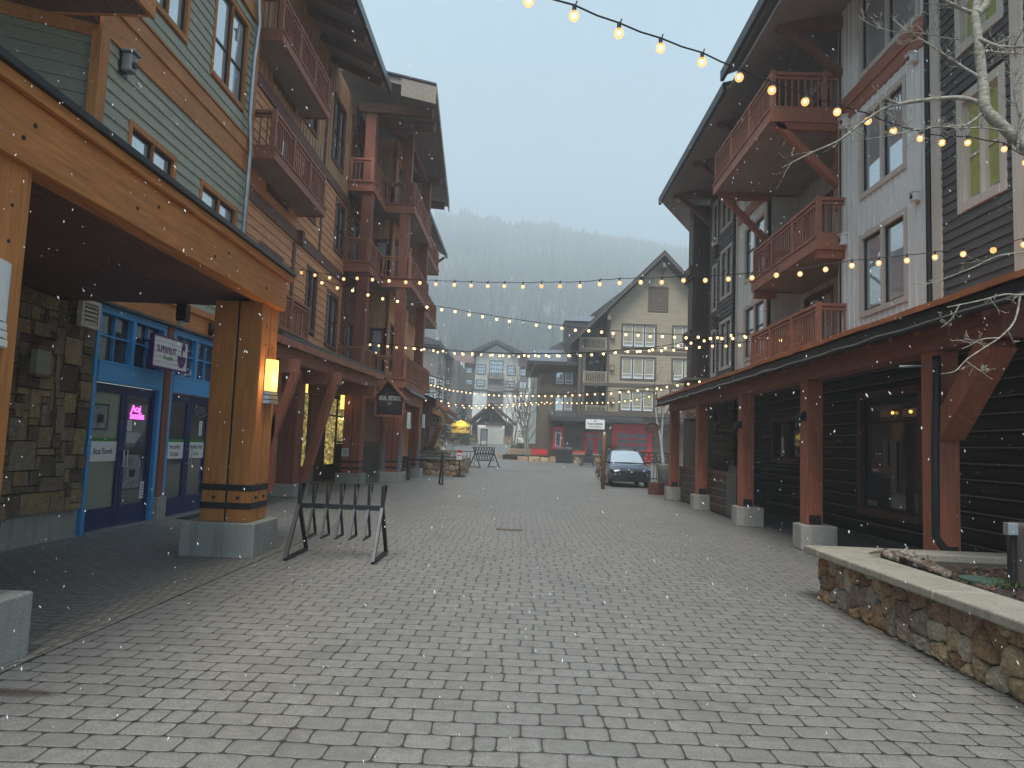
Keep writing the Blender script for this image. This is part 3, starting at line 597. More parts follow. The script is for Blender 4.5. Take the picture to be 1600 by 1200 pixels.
# ================================================================== red timber building, left
RB = FL(-6.9)
rb = thing('red_timber_building', 'red and amber timber building with stacked balconies and a corner tower', 'building', (-6.9, 22, 0))
rw = [RB.rect(480, 437, 499, 525), RB.rect(513, 455, 535, 540), RB.rect(523, 262, 544, 365), RB.rect(492, 222, 512, 320), RB.rect(500, 80, 514, 170), RB.rect(530, 150, 551, 240)]
rw = [(21.8, 23.0, 4.95, 7.0), (24.2, 25.7, 4.75, 6.75), (24.6, 26.0, 8.25, 10.2), (21.0, 22.4, 8.4, 10.2), (20.2, 22.0, 11.1, 13.4), (23.7, 25.3, 11.2, 13.6), (18.0, 19.8, 8.1, 10.1), (18.0, 19.8, 10.95, 13.3), (17.8, 19.6, 4.5, 6.6)]
mb = MB(); lap(mb, RB, 16.1, 26.6, 3.9, 10.35, .24, rw); mb.build('wall', M['amber'], rb)
mb = MB(); flat(mb, RB, 16.1, 26.6, 10.35, 14.6, rw, 0, .08, .3); mb.build('batten_wall', M['amber_z'], rb)
mb = MB(); flat(mb, RB, 16.1, 26.6, 3.8, 14.6, rw, -.04, .08); mb.build('sheathing', M['soffit'], rb)
for i, r in enumerate(rw): window(RB, rb, r, .13, 'brown_z', cols=2, split=.5, sash=.05)
mb = MB()
for z in (7.35, 10.3): mb.fb(RB, 16.1, 26.5, z, z+.32, 0, .07)
mb.each('belt_course', M['brown_y'], rb)
mb = MB(); mb.fb(RB, 20.35, 20.55, 3.9, 7.3, 0, .06); mb.fb(RB, 26.2, 26.4, 3.9, 14, 0, .06); mb.fb(RB, 22.85, 23.0, 7.7, 14, 0, .055); mb.fb(RB, 16.12, 16.3, 3.9, 14, 0, .05); mb.each('corner_board', M['brown_z'], rb)
balcony(RB, rb, 16.3, 20.5, 11.08, .82, back=-.3); balcony(RB, rb, 16.3, 20.7, 8.15, .82, back=-.3); balcony(RB, rb, 16.9, 20.0, 4.05, .8)
mb = MB(); mb.fb(RB, 20.7, 20.95, 7.35, 7.75, 0, .18); mb.build('bird_box', M['brown_z'], rb)
mb = MB(); mb.box(-7.6, -7.5, 16.2, 42, 3.95, 14.4); mb.build('core_wall', M['soffit'], rb)
# main eave
mb = MB(); mb.prism([(-5.0, 13.75), (-7.2, 14.75), (-11, 16.7), (-11, 16.95), (-5.0, 13.98)], lambda a, b: Vector((a, 8, b)), lambda a, b: Vector((a, 23.9, b))); mb.build('roof', M['roofd'], rb)
mb = MB(); mb.prism([(-5.02, 13.735), (-7.2, 14.735), (-7.2, 14.7), (-5.02, 13.7)], lambda a, b: Vector((a, 8, b)), lambda a, b: Vector((a, 23.9, b)))
mb.build('soffit', M['soffitg'], rb)
mb = MB(); mb.box(-5.08, -4.98, 8, 23.9, 13.7, 13.98); mb.each('gutter', M['flash'], rb)
mb = MB()
for i in range(9): y = 12.3+i*1.35; mb.beam((-6.9, y, 14.42), (-5.1, y, 13.6), .14, .18)
mb.each('rafter_tail', M['brown_z'], rb)
# tower
T0 = FF(26.3)
post = [(-6.15, 26.35, 14.2), (-5.12, 28.75, 14.3), (-4.98, 33.4, 14.2)]
mb = MB()
for x, y, z in post: mb.box(x-.2, x+.2, y-.2, y+.2, 2.9, z)
mb.each('post', M['red_z'], rb, bevel=.015)
def tdeck(zb, h, open_end=False):
    pl = [(-6.95, 26.1), (-5.92, 26.1), (-5.92, 28.55), (-4.72, 28.55), (-4.72, 34.0), (-6.95, 34.0)]
    k = MB(); k.prism(pl, lambda a, b: Vector((a, b, zb+.05)), lambda a, b: Vector((a, b, zb+.28))); o = k.build('balcony', M['soffitg'], rb)
    f = MB()
    for a, b in zip(pl[:5], pl[1:5]): f.beam((a[0], a[1], zb+.16), (b[0], b[1], zb+.16), .06, .34); f.beam((a[0], a[1], zb+.36), (b[0], b[1], zb+.36), .14, .05)
    f.build('rim_board', M['redl_y'], o)
    r = MB(); railing(r, [Vector((-6.8, 26.18, 0)), Vector((-6.0, 26.18, 0)), Vector((-6.0, 28.63, 0))], zb+.3, h); railing(r, [Vector((-5.95, 28.63, 0)), Vector((-4.8, 28.63, 0)), Vector((-4.8, 33.9, 0))], zb+.3, h)
    for a in (29.4, 32.2): r.beam((-4.8, a, zb+.45), (-4.8, a+.7, zb+1.15), .06, .06); r.beam((-4.8, a+.7, zb+.45), (-4.8, a, zb+1.15), .06, .06)
    r.build('railing', M['redl_y'], o)
for z in (3.75, 7.85, 10.95): tdeck(z, 1.0)
mb = MB(); pl = [(-6.9, 26.15), (-5.97, 26.15), (-5.97, 28.6), (-4.77, 28.6), (-4.77, 34), (-6.9, 34)]
mb.prism(pl, lambda a, b: Vector((a, b, 3.2)), lambda a, b: Vector((a, b, 3.75))); mb.build('tower_skirt', M['redl_y'], rb)
mb = MB(); mb.prism([(-4.72, 3.78), (-4.5, 3.62), (-4.5, 3.56), (-4.76, 3.7)], lambda a, b: Vector((a, 28.45, b)), lambda a, b: Vector((a, 34.1, b))); mb.build('flashing', M['flash'], rb)
# walls behind the tower balconies
WT = FL(-6.85)
tw = [(27.0, 28.0, 4.2, 6.2), (27.0, 28.0, 8.3, 10.3), (27.0, 28.0, 11.4, 13.4)]
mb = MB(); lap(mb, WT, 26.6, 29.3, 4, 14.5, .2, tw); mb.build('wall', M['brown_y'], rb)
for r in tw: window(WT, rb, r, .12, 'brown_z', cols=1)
WP = FF(29.5); pw = [(-6.5, -5.9, 4.2, 6.3), (-6.5, -5.9, 8.3, 10.1), (-6.5, -5.9, 11.3, 12.5)]
mb = MB(); flat(mb, WP, -6.9, -5.75, 4, 14.5, pw, 0, .08, .28); mb.build('batten_wall', M['amber_z'], rb)
for r in pw: window(WP, rb, r, .07, 'brown_z', cols=1)
WS = FL(-5.75); sw = [(29.9, 30.9, 4.6, 6.6), (31.5, 32.9, 4.3, 6.6), (30.0, 31.2, 8.4, 10.4), (31.6, 32.8, 8.4, 10.4), (30.0, 31.4, 11.2, 13.6), (31.8, 33, 11.2, 13.6)]
mb = MB(); lap(mb, WS, 29.5, 34.4, 4, 14.5, .2, sw); mb.build('wall', M['amber'], rb)
mb = MB(); flat(mb, WS, 29.5, 34.4, 4, 14.5, sw, -.05, .1); mb.box(-6.95, -5.9, 34.2, 34.3, 4, 14.5); mb.build('sheathing', M['soffit'], rb)
for r in sw: window(WS, rb, r, .12, 'brown_z', cols=1, split=.5)
# tower roof and the lower roof behind it
mb = MB(); mb.prism([(-5.0, 25.3), (-3.62, 25.3), (-4.5, 38.6), (-9, 38.6), (-9, 25.3)], lambda a, b: Vector((a, b, 14.45+(-a-3.6)*.22)), lambda a, b: Vector((a, b, 14.72+(-a-3.6)*.22))); mb.build('roof', M['soffitg'], rb)
mb = MB(); mb.prism([(-3.6, 25.2), (-4.48, 38.7), (-9, 38.7), (-9, 25.2)], lambda a, b: Vector((a, b, 14.73+(-a-3.6)*.22)), lambda a, b: Vector((a, b, 14.8+(-a-3.6)*.22))); mb.build('roof_cover', M['roofd'], rb)
mb = MB(); mb.hexa([(-4.9, 25.24, 14.3), (-3.6, 25.24, 14.02), (-3.6, 25.3, 14.02), (-4.9, 25.3, 14.3), (-4.9, 25.24, 14.98), (-3.6, 25.24, 14.7), (-3.6, 25.3, 14.7), (-4.9, 25.3, 14.98)]); mb.beam((-3.6, 25.25, 14.55), (-4.48, 38.65, 14.55), .05, .3); mb.each('fascia_board', M['decku'], rb)
mb = MB()
for y in (26.2, 27.4, 33.2, 36.8): x = -3.75-(y-25.3)*.066; mb.beam((-6.6, y, 14.25), (x, y, 14.1), .28, .34)
for a, b in ((-6.1, -5.1),): mb.beam((-6.3, 26.3, 14.1), (-6.3+1.2, 28.8, 14.1), .25, .3); mb.beam((-5.1, 28.75, 14.05), (-5, 34, 14.05), .25, .3); mb.beam((-5, 33.4, 14.1), (-4.3, 33.4, 14.1), .25, .3)
mb.each('beam', M['brown_y'], rb)
mb = MB(); mb.prism([(-4.9, 12.8), (-7, 13.9), (-10, 15.4), (-10, 15.6), (-4.9, 13.0)], lambda a, b: Vector((a, 34, b)), lambda a, b: Vector((a, 42.2, b))); mb.build('roof', M['soffitg'], rb)
mb = MB(); mb.box(-4.98, -4.86, 34, 42.4, 12.75, 12.95); mb.each('gutter', M['flash'], rb)
mb = MB(); mb.beam((-6.2, 42, 11.8), (-5, 42, 12.7), .12, .12); mb.build('bracket', M['brown_y'], rb)
WB = FL(-6.2); bw = [(35.5, 37, 8.5, 10.5), (35.5, 37, 4.6, 6.7), (39.8, 41, 8.5, 10.5), (39.8, 41, 4.6, 6.7)]
mb = MB(); lap(mb, WB, 34.3, 42, 3.6, 13.5, .2, bw); mb.box(-9, -6.22, 41.9, 42, 0, 14); mb.build('wall', M['amber'], rb)
for r in bw: window(WB, rb, r, .12, 'brown_z', cols=1, split=.5)
balcony(WB, rb, 35.2, 39.6, 7.95, 1.2); balcony(WB, rb, 35.2, 39.6, 11.0, 1.2); balcony(WB, rb, 35.2, 39.6, 4.3, 1.0)
# arcade level
mb = MB(); mb.box(-8.3, -8.2, 16.1, 42, 0, 4); mb.box(-8.2, -6.6, 16.1, 16.3, 0, 3.9); mb.build('shop_wall', M['brown_y'], rb)
SF = FL(-7.6)
for i, (a, b) in enumerate(((20.6, 22.2), (22.5, 23.2), (24.0, 25.4), (27.4, 31.0), (31.4, 33.4))):
    q = MB(); frame(q, SF, a, b, .5 if i != 1 else .03, 3.3, .09, -.06, .05)
    if b-a > 1.4: q.fb(SF, (a+b)/2-.035, (a+b)/2+.035, .59, 3.2, -.05, .045); q.fb(SF, a+.09, b-.09, 2.5, 2.56, -.05, .042)
    o = q.build('shop_window', M['ink'], rb); q = MB(); q.fb(SF, a+.05, b-.05, .1, 3.25, -.05, -.03); q.build('shop_pane', M['shop'] if i in (0, 2, 3) else M['glassd'], o)
mb = MB(); flat(mb, SF, 16.3, 34, 0, 3.9, [(20.6, 22.2, .5, 3.3), (22.5, 23.2, .03, 3.3), (24.0, 25.4, .5, 3.3), (27.4, 31.0, .5, 3.3), (31.4, 33.4, .5, 3.3)], 0, .1); mb.build('shop_wall', M['red_y'], rb)
mb = MB(); mb.box(-7.9, -7.5, 19, 26, 0, .5); mb.build('wall_base', M['conc'], rb)
mb = MB(); rubble(mb, FL(-6.55), 26.9, 28.4, 0, 1.45, .3, seed=5); mb.build('stone_wall', M['rubble'], rb); mb = MB(); mb.box(-7.0, -6.57, 26.9, 33, 0, 1.42); mb.box(-7.02, -6.5, 26.85, 33, 1.45, 1.52); mb.build('mortar_bed', M['mortar'], rb)
# piers and clustered pillars
mb = MB(); mb.box(-6.75, -6.12, 19.35, 19.98, .3, 3.55); o = mb.build('pillar', M['red_z'], rb, bevel=.01); q = MB(); q.box(-6.9, -6.02, 19.2, 20.45, 0, .34); q.build('plinth', M['conc'], o, bevel=.01)
def red_pillar(x0, x1, y0, y1, z1, pl):
    q = MB(); g = .012; xm, ym = (x0+x1)/2, (y0+y1)/2
    for a, b in ((x0, xm-g), (xm+g, x1)):
        for c, d in ((y0, ym-g), (ym+g, y1)): q.box(a, b, c, d, .36, z1)
    o = q.build('pillar', M['redl_z'], rb, bevel=.012); q = MB(); q.box(x0+.01, x1-.01, y0+.01, y1-.01, .37, z1-.01); q.each('pillar_core', M['ink'], o)
    q = MB(); q.box(x0-.01, x1+.01, y0-.01, y1+.01, .75, .84); q.box(x0-.01, x1+.01, y0-.01, y1+.01, .52, .6); q.build('strap', M['ink'], o); q = MB(); q.box(*pl, 0, .38); q.build('plinth', M['conc'], o, bevel=.01); return o
red_pillar(-6.5, -5.85, 25.95, 26.6, 3.6, (-6.65, -5.73, 25.8, 26.75)); p3 = red_pillar(-5.42, -4.78, 28.3, 29.0, 3.3, (-5.5, -4.62, 28.1, 29.2)); p4 = red_pillar(-5.2, -4.75, 33.0, 33.8, 3.3, (-5.35, -4.6, 32.8, 34.0))
for (p_, x, y) in ((p3, -5.42, 28.27), (p3, -4.76, 28.27), (p4, -4.73, 32.97)):
    q = MB(); q.hexa([(x-.09, y-.04, .38), (x+.09, y-.04, .38), (x+.09, y+.0, .38), (x-.09, y, .38), (x-.03, y-.04, 1.9), (x+.03, y-.04, 1.9), (x+.03, y, 1.9), (x-.03, y, 1.9)]); q.build('corner_guard', M['fin'], p_)
# canopy along the arcade
ca = (-5.62, 16.35); cb = (-4.98, 25.3)
mb = MB(); mb.hexa([(-6.9, 16.3, 4.32), (ca[0], ca[1], 3.93), (cb[0], cb[1], 3.93), (-6.9, 25.9, 4.32), (-6.9, 16.3, 4.42), (ca[0], ca[1], 4.03), (cb[0], cb[1], 4.03), (-6.9, 25.9, 4.42)]); mb.build('canopy_roof', M['flash'], rb)
mb = MB(); mb.beam((ca[0]-.02, ca[1], 3.84), (cb[0]-.02, cb[1], 3.84), .07, .17); mb.beam((ca[0]-.02, ca[1], 3.86), (-6.9, 16.35, 4.25), .07, .17); mb.beam((-5.95, 16.4, 3.62), (-5.35, 25.2, 3.62), .22, .34); mb.beam((-7.5, 17.0, 3.3), (-5.4, 17.0, 3.3), .22, .34); mb.beam((-7.5, 20.2, 3.3), (-5.2, 20.2, 3.3), .22, .34); mb.beam((-7.5, 24.6, 3.3), (-5.1, 24.6, 3.3), .22, .34); mb.each('canopy_beam', M['redl_y'], rb, bevel=.01)
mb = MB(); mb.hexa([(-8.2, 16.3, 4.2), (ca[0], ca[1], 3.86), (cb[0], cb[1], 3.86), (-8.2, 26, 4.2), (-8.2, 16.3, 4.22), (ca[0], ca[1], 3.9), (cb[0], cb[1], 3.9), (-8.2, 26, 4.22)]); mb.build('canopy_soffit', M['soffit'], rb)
mb = MB(); mb.beam((-6.15, 17.0, 1.0), (-5.45, 17.0, 3.2), .2, .2, (0, 1, 0)); mb.beam((-6.12, 20.2, .3), (-5.35, 20.2, 3.35), .24, .24, (0, 1, 0)); mb.box(-6.1, -5.85, 16.9, 17.15, .3, 3.2); mb.each('brace', M['redl_z'], rb, bevel=.01)
for (x, y, z, l) in ((-6.35, 20.6, 2.35, 'first'), (-6.35, 24.2, 2.2, 'second')):
    pass
F2 = FF(20.35)
a = onY(478, 600, 20.9); b = onY(535, 628, 25.6)
for q_, lab in ((a, 'lit hanging cylinder lamp near the dark red pier under the canopy'), (b, 'lit hanging cylinder lamp beside the clustered red pillar')):
    t = thing('hanging_lamp', lab, 'lamp', tuple(q_), 'lit cylinder lamps under the red canopy'); m = MB(); m.tube([(q_.x, q_.y, q_.z-.26), (q_.x, q_.y, q_.z+.24)], .07, 12); m.build('lamp_glass', M['warm'], t, smooth=False); m = MB(); m.tube([(q_.x, q_.y, q_.z+.24), (q_.x, q_.y, q_.z+.3)], .08, 12); m.tube([(q_.x, q_.y, q_.z+.3), (q_.x, q_.y, q_.z+.55)], .012, 5); m.tube([(q_.x, q_.y, q_.z-.3), (q_.x, q_.y, q_.z-.26)], .075, 12); m.each('lamp_cap', M['steel'], t)
for x, y, yy, lab in ((637, 657, 29.05, 'white ribbed lamp on the red pillar right of the real estate sign'), (660, 658, 33.85, 'white ribbed lamp on the farthest red pillar')):
    p = onY(x, y, yy-.2); sconce_lit(FL(p.x), yy-.4, yy-.05, p.z-.32, p.z+.32, lab, False)
# real estate sign: little gabled board
q0 = onY(607, 640, 27.2); SG = FF(27.2); u0, z0 = SG.px(586, 649); u1, z1 = SG.px(631, 622); ua, za = SG.px(607, 595)
t = thing('real_estate_sign', 'dark gabled wooden sign reading real estate at the tower corner', 'sign', (q0.x, 27.2, z0))
m = MB(); m.prism([(u0, z0), (u1, z0), (u1, z1), (ua, za), (u0, z1)], lambda u, z: SG.p(u, z, 0), lambda u, z: SG.p(u, z, -.12)); m.build('board', plain('weathered_board', (.045, .035, .03), .8, var=.5, scale=14), t)
m = MB(); m.beam(SG.p(u0-.1, z1-.08, 0), SG.p(ua, za+.05, 0), .3, .07, (0, 1, 0) and (0, 0, 1)); m.beam(SG.p(u1+.1, z1-.08, 0), SG.p(ua, za+.05, 0), .3, .07); m.fb(SG, u0, u1, z0-.04, z0+.04, .0, .04); m.fb(SG, u0-.03, u0+.04, z0, z1, 0, .04); m.fb(SG, u1-.04, u1+.03, z0, z1, 0, .04); m.build('frame', M['redl_y'], t)
text(SG, (u0+u1)/2, z0+(z1-z0)*.95, .01, .235, 'REAL ESTATE', M['white'], t, sx=.62, bold=.006); text(SG, (u0+u1)/2, z0+(z1-z0)*.66, .01, .12, 'AT', M['white'], t)
m = MB()
for k in range(4): m.fb(SG, u0+.12+k*.235, u0+.29+k*.235, z0+.1, z0+.32, .0, .035)
m.build('carved_relief', M['flash'], t)
m = MB(); m.beam(SG.p(ua, za, -.06), SG.p(ua-.6, za+.35, -.06), .05, .05); m.build('bracket', M['black'], t)
# notices on pillar
for x0, y0, x1, y1, lab in ((534, 700, 544, 713, 'small white notice board on the clustered red pillar'),):
    r = FF(25.9).rect(x0, y0, x1, y1); m = MB(); m.fb(FF(25.93), *r, 0, .02); o = tag(m.build('pillar_notice', M['white']), lab, 'notice'); m = MB()
    for k in range(4): z = r[2]+(r[3]-r[2])*(k+1)/5; m.fb(FF(25.93), r[0]+.03, r[1]-.03, z-.012, z+.012, .02, .023)
    m.build('print_lines', M['ink'], o)
# ================================================================== grey and white building, right  (u = -Y)
K = FR(7.5)
gr = thing('grey_white_building', 'grey and white sided building with red timber arcade and balconies', 'building', (7.5, 18, 0))
def yr(y0, y1, z0, z1): return (-y1, -y0, z0, z1)
lev = [(4.72, 6.62), (7.42, 9.38)]
wl = [yr(13.9, 15.9, *lev[0]), yr(13.9, 15.9, *lev[1]), yr(13.4, 15.9, 10.25, 12.6)]
wl2 = [yr(22.15, 24.3, *lev[0]), yr(22.15, 24.3, *lev[1]), yr(22.15, 24.3, 10.1, 11.8)]
mb = MB(); flat(mb, K, -16.9, -13.12, 4, 12.6, wl, 0, .1, .235); mb.build('wall', M['white_z'], gr); mb = MB(); flat(mb, K, -25.2, -22, 4, 12.6, wl2, 0, .1, .235); mb.build('wall', M['white_z'], gr)
for r in wl+wl2: window(K, gr, r, .12, 'cream', cols=2, split=.55 if r in wl2 else None, sash=.055, mul=.1, blind=None)
# lower tan blinds in the dark big window: rail seen through it
gw = [yr(10.98, 12.25, 5.9, 8.0), yr(10.98, 12.25, 8.75, 10.8)]
mb = MB(); lap(mb, K, -12.75, -10.8, 4, 12.6, .17, gw); mb.build('wall', M['dgrey'], gr)
mb = MB(); flat(mb, K, -12.75, -7.5, 4, 12.6, gw, -.02, .1); mb.build('sheathing', M['soffit'], gr)
for r in gw: window(K, gr, r, .16, 'cream', 'cream', cols=2, split=.45, sash=.05, mul=.05, inset=.07, blind=('yel', .92, .06))
mb = MB(); lap(mb, K, -10.55, -7.5, 4, 12.6, .17); mb.build('wall', M['dgrey'], gr)
mb = MB(); mb.fb(K, -13.0, -12.72, 4, 12.6, -.02, .055); mb.fb(K, -10.82, -10.55, 4, 12.6, -.02, .055); mb.fb(K, -16.9, -16.72, 4, 12.6, 0, .05); mb.fb(K, -25.2, -25.05, 4, 12.6, 0, .05); mb.each('corner_board', M['cream'], gr)
mb = MB(); mb.fb(K, -16.7, -13.12, 9.62, 9.9, 0, .05); mb.fb(K, -16.7, -13.12, 9.9, 10.18, 0, .09); mb.fb(K, -25.0, -22.0, 9.7, 10.0, 0, .06); mb.each('belt_course', M['redl_y'], gr)
mb = MB()
for y in (13.07, 25.3): mb.tube([K.p(-y, 12.4, .07), K.p(-y, 4.3, .07)], .05, 8)
mb.each('downpipe', M['black'], gr)
dw = [yr(25.75, 27.3, *lev[0]), yr(25.75, 27.3, *lev[1]), yr(25.75, 27.3, 10.1, 11.8), yr(27.75, 28.5, 4.6, 6.5), yr(27.75, 28.5, 7.2, 9.1), yr(27.75, 28.5, 9.9, 11.7)]
mb = MB(); lap(mb, K, -28.9, -25.35, 4, 12.6, .17, dw); mb.build('wall', M['dgrey'], gr)
mb = MB(); flat(mb, K, -28.9, -25.35, 4, 12.6, dw, -.02, .1); mb.box(7.55, 9, 28.8, 28.9, 3, 12.6); mb.build('sheathing', M['soffit'], gr)
for i, r in enumerate(dw): window(K, gr, r, .12, 'cream', cols=2 if i < 3 else 1, split=.6, sash=.055, mul=.08)
# recessed balcony bay
KB = FR(8.5); rb_w = [yr(17.3, 19.0, 4.6, 6.4), yr(17.3, 19.0, 7.2, 9.1), yr(19.6, 21.6, 4.3, 6.4), yr(19.6, 21.6, 7.0, 9.1), yr(17.5, 19.3, 10.3, 12.2), yr(19.8, 21.6, 10.2, 12.2)]
mb = MB(); flat(mb, KB, -22, -16.8, 4, 12.6, rb_w, 0, .1, .235); mb.box(7.45, 8.5, 16.75, 16.85, 4, 12.6); mb.box(7.45, 8.5, 22.0, 22.1, 4, 12.6); mb.build('wall', M['cream'], gr)
for i, r in enumerate(rb_w): window(KB, gr, r, .1, 'brown_z', cols=2, sash=.05)
balcony(K, gr, -22.05, -16.85, 9.72, 1.72, under='decku', back=-.9, th=.26); balcony(K, gr, -21.4, -16.6, 6.5, .7, under='decku', back=-.9, th=.26); balcony(K, gr, -21.5, -16.55, 3.95, .72, under='decku', back=-.9, th=.24)
mb = MB(); mb.beam((5.95, 17.0, 9.75), (7.55, 17.0, 8.15), .16, .2, (0, 1, 0)); mb.beam((5.95, 21.9, 9.75), (7.55, 21.9, 8.15), .16, .2, (0, 1, 0)); mb.box(7.45, 7.6, 16.9, 17.1, 7.6, 9.7); mb.box(5.95, 7.5, 16.9, 17.08, 9.55, 9.74); mb.box(5.95, 7.5, 21.82, 22.0, 9.55, 9.74); mb.box(6.85, 7.5, 21.2, 21.38, 6.3, 6.5); mb.box(6.85, 7.5, 16.65, 16.8, 6.3, 6.5); mb.each('brace', M['redl_z'], gr)
mb = MB(); mb.box(8.75, 8.85, 7.5, 30, 0, 12.4); mb.build('core_wall', M['soffit'], gr)
# roof: soffit polygons
def roofslab(poly, z, th, rise, mat, nm):
    m = MB(); m.prism(poly, lambda a, b: Vector((a, b, z+(a-5.5)*rise)), lambda a, b: Vector((a, b, z+th+(a-5.5)*rise))); return m.build(nm, M[mat], gr)
roofslab([(5.45, 8), (5.45, 19.7), (12, 19.7), (12, 8)], 12.42, .1, .42, 'soffitg', 'roof'); roofslab([(5.4, 7.9), (5.4, 19.8), (12, 19.8), (12, 7.9)], 12.53, .12, .42, 'roofd', 'roof_cover')
roofslab([(5.5, 19.7), (5.5, 29.2), (8.6, 36.5), (12, 36.5), (12, 8), (5.6, 8), (5.6, 19.7)], 12.0, .1, .25, 'soffitg', 'roof'); roofslab([(5.46, 19.72), (5.46, 29.3), (8.6, 36.6), (12, 36.6), (12, 19.72)], 12.11, .12, .25, 'roofd', 'roof_cover')
mb = MB(); mb.box(5.36, 5.46, 8, 19.85, 12.3, 12.6); mb.box(5.4, 5.5, 19.7, 29.3, 11.9, 12.2); mb.each('gutter', M['black'], gr)
mb = MB()
for y in (9.2, 12.9, 16.8, 22.1, 25.3, 28.7): mb.beam((7.5, y, 12.2), (5.9, y, 12.15), .22, .3); mb.beam((7.5, y, 10.9), (6.2, y, 12.05), .16, .18, (0, 1, 0))
mb.each('roof_bracket', M['brown_z'], gr)
# corner column of the far end
mb = MB(); mb.box(7.05, 7.85, 30.0, 30.8, 4.75, 12.2); mb.box(7.15, 7.4, 29.95, 30, 4.8, 12.1); mb.box(7.5, 7.75, 29.95, 30, 4.8, 12.1); mb.box(8.1, 8.5, 30.2, 30.7, 4.75, 12.2)
for z in (6.35, 9.1): mb.box(6.88, 8.6, 29.8, 31, z, z+.38); mb.box(6.95, 8.55, 29.88, 30.9, z-.12, z)
mb.build('corner_column', M['dcol'], gr, bevel=.01)
mb = MB(); railing(mb, [Vector((8.0, 30.0, 0)), Vector((9.5, 30.0, 0))], 6.75, 1); railing(mb, [Vector((8.0, 30.0, 0)), Vector((9.5, 30.0, 0))], 9.5, 1); mb.box(7.9, 10, 30.1, 33, 6.5, 6.72); mb.box(7.9, 10, 30.1, 33, 9.25, 9.47); mb.build('railing', M['dcol'], gr)
mb = MB(); ashlar(mb, FF(29.9), 6.95, 8.6, 3.0, 4.6, .11, seed=21); ashlar(mb, FR(6.95), -30.9, -29.9, 3.0, 4.6, .11, seed=22); mb.build('stone_pier', M['ledge'], gr); mb = MB(); mb.box(7.0, 8.6, 29.95, 31, 0, 4.6); mb.build('mortar_bed', M['mortar'], gr); mb = MB(); mb.box(6.75, 8.8, 29.7, 31.2, 4.6, 4.72); mb.each('cap', M['cap'], gr)
# arcade: roof, beam, posts
mb = MB()
y = 6.2
while y < 24.4:                                                      # rust shingle courses, each strip its own island
    e = min(24.45, y+.42)
    for k in range(6):
        x0 = 4.6+k*.5; z0 = 3.3+k*.195; j = rnd.uniform(0, .02); mb.hexa([(x0-.05, y, z0+.02+j), (x0+.56, y, z0+.21), (x0+.56, e-.006, z0+.21), (x0-.05, e-.006, z0+.02+j), (x0-.05, y, z0+.085+j), (x0+.56, y, z0+.25), (x0+.56, e-.006, z0+.25), (x0-.05, e-.006, z0+.085+j)])
    y = e
mb.build('arcade_roof', M['copper'], gr)
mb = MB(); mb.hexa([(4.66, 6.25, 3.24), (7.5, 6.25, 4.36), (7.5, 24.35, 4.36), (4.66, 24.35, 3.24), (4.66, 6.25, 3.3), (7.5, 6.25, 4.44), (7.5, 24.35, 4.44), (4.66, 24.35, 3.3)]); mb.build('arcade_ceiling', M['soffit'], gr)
mb = MB(); mb.box(4.6, 4.66, 6.2, 24.4, 3.15, 3.32); mb.build('arcade_gutter', M['black'], gr); mb = MB(); mb.hexa([(4.6, 6.14, 3.1), (7.5, 6.14, 4.2), (7.5, 6.22, 4.2), (4.6, 6.22, 3.1), (4.6, 6.14, 3.34), (7.5, 6.14, 4.46), (7.5, 6.22, 4.46), (4.6, 6.22, 3.34)]); mb.hexa([(4.6, 24.36, 3.1), (7.5, 24.36, 4.2), (7.5, 24.44, 4.2), (4.6, 24.44, 3.1), (4.6, 24.36, 3.34), (7.5, 24.36, 4.46), (7.5, 24.44, 4.46), (4.6, 24.44, 3.34)]); mb.each('arcade_fascia', M['red_y'], gr)
mb = MB()
for i in range(29): yy = 6.7+i*.62; mb.beam((6.95, yy, 4.05), (4.7, yy, 3.17), .08, .13)
mb.each('rafter_tail', M['red_x'], gr)
mb = MB(); mb.box(4.98, 5.3, 7.45, 24.3, 2.95, 3.27); mb.box(4.96, 5.32, 7.42, 7.5, 2.93, 3.29); mb.build('arcade_beam', M['red_y'], gr, bevel=.01)
posts = [8.85, 12.75, 16.45, 20.45, 24.1]
for i, yy in enumerate(posts):
    mb = MB(); mb.box(5.0, 5.28, yy-.16, yy+.16, .35, 2.95); o = mb.each('post', M['redl_z'], gr, bevel=.012)
    q = MB()
    a, b, c, d, ch = 4.88, 5.46, yy-.33, yy+.3, .12
    pl = [(a+ch, c), (b, c), (b, d), (a+ch, d), (a, d-ch), (a, c+ch)]
    q.prism(pl, lambda x, y_: Vector((x, y_, 0)), lambda x, y_: Vector((x, y_, .43))); q.build('footing', M['conc'], o, bevel=.018)
    q = MB(); q.box(5.04, 5.24, yy-.175, yy-.16, .45, .6); q.build('bracket_plate', M['black'], o)
mb = MB(); mb.beam((5.14, 8.7, 1.95), (5.14, 7.75, 2.93), .26, .3, (1, 0, 0)); mb.each('brace', M['redl_z'], gr, bevel=.012)
# dark log wall with pale chinking
LW = FR(7.0); sw = [yr(12.5, 14.9, .5, 2.95), yr(17.8, 20.0, 1.4, 2.65)]
mb = MB(); z = .1; cb_ = MB()
while z < 4.2:
    for p, q in spans(-26, -6.5, sw, z+.12):
        prof = [(0, 0), (.045, .06), (.05, .12), (.045, .18), (0, .235)]
        mb.prism([(a, b) for a, b in prof]+[(-.08, .235), (-.08, 0)], lambda a, b, p=p: LW.p(p, z+b, a), lambda a, b, q=q: LW.p(q, z+b, a))
        cb_.fb(LW, p, q, z+.232, z+.253, -.05, .01)
    z += .25
mb.build('log_wall', M['log'], gr); sh_ = MB(); flat(sh_, LW, -26, -6.5, 0, 4.3, sw, -.07, .06); sh_.build('sheathing', M['log'], gr); cb_.build('chinking', M['chink'], gr)
mb = MB(); mb.fb(LW, -26, -6.5, 0, .1, -.1, .08); mb.build('wall_base', M['concd'], gr)
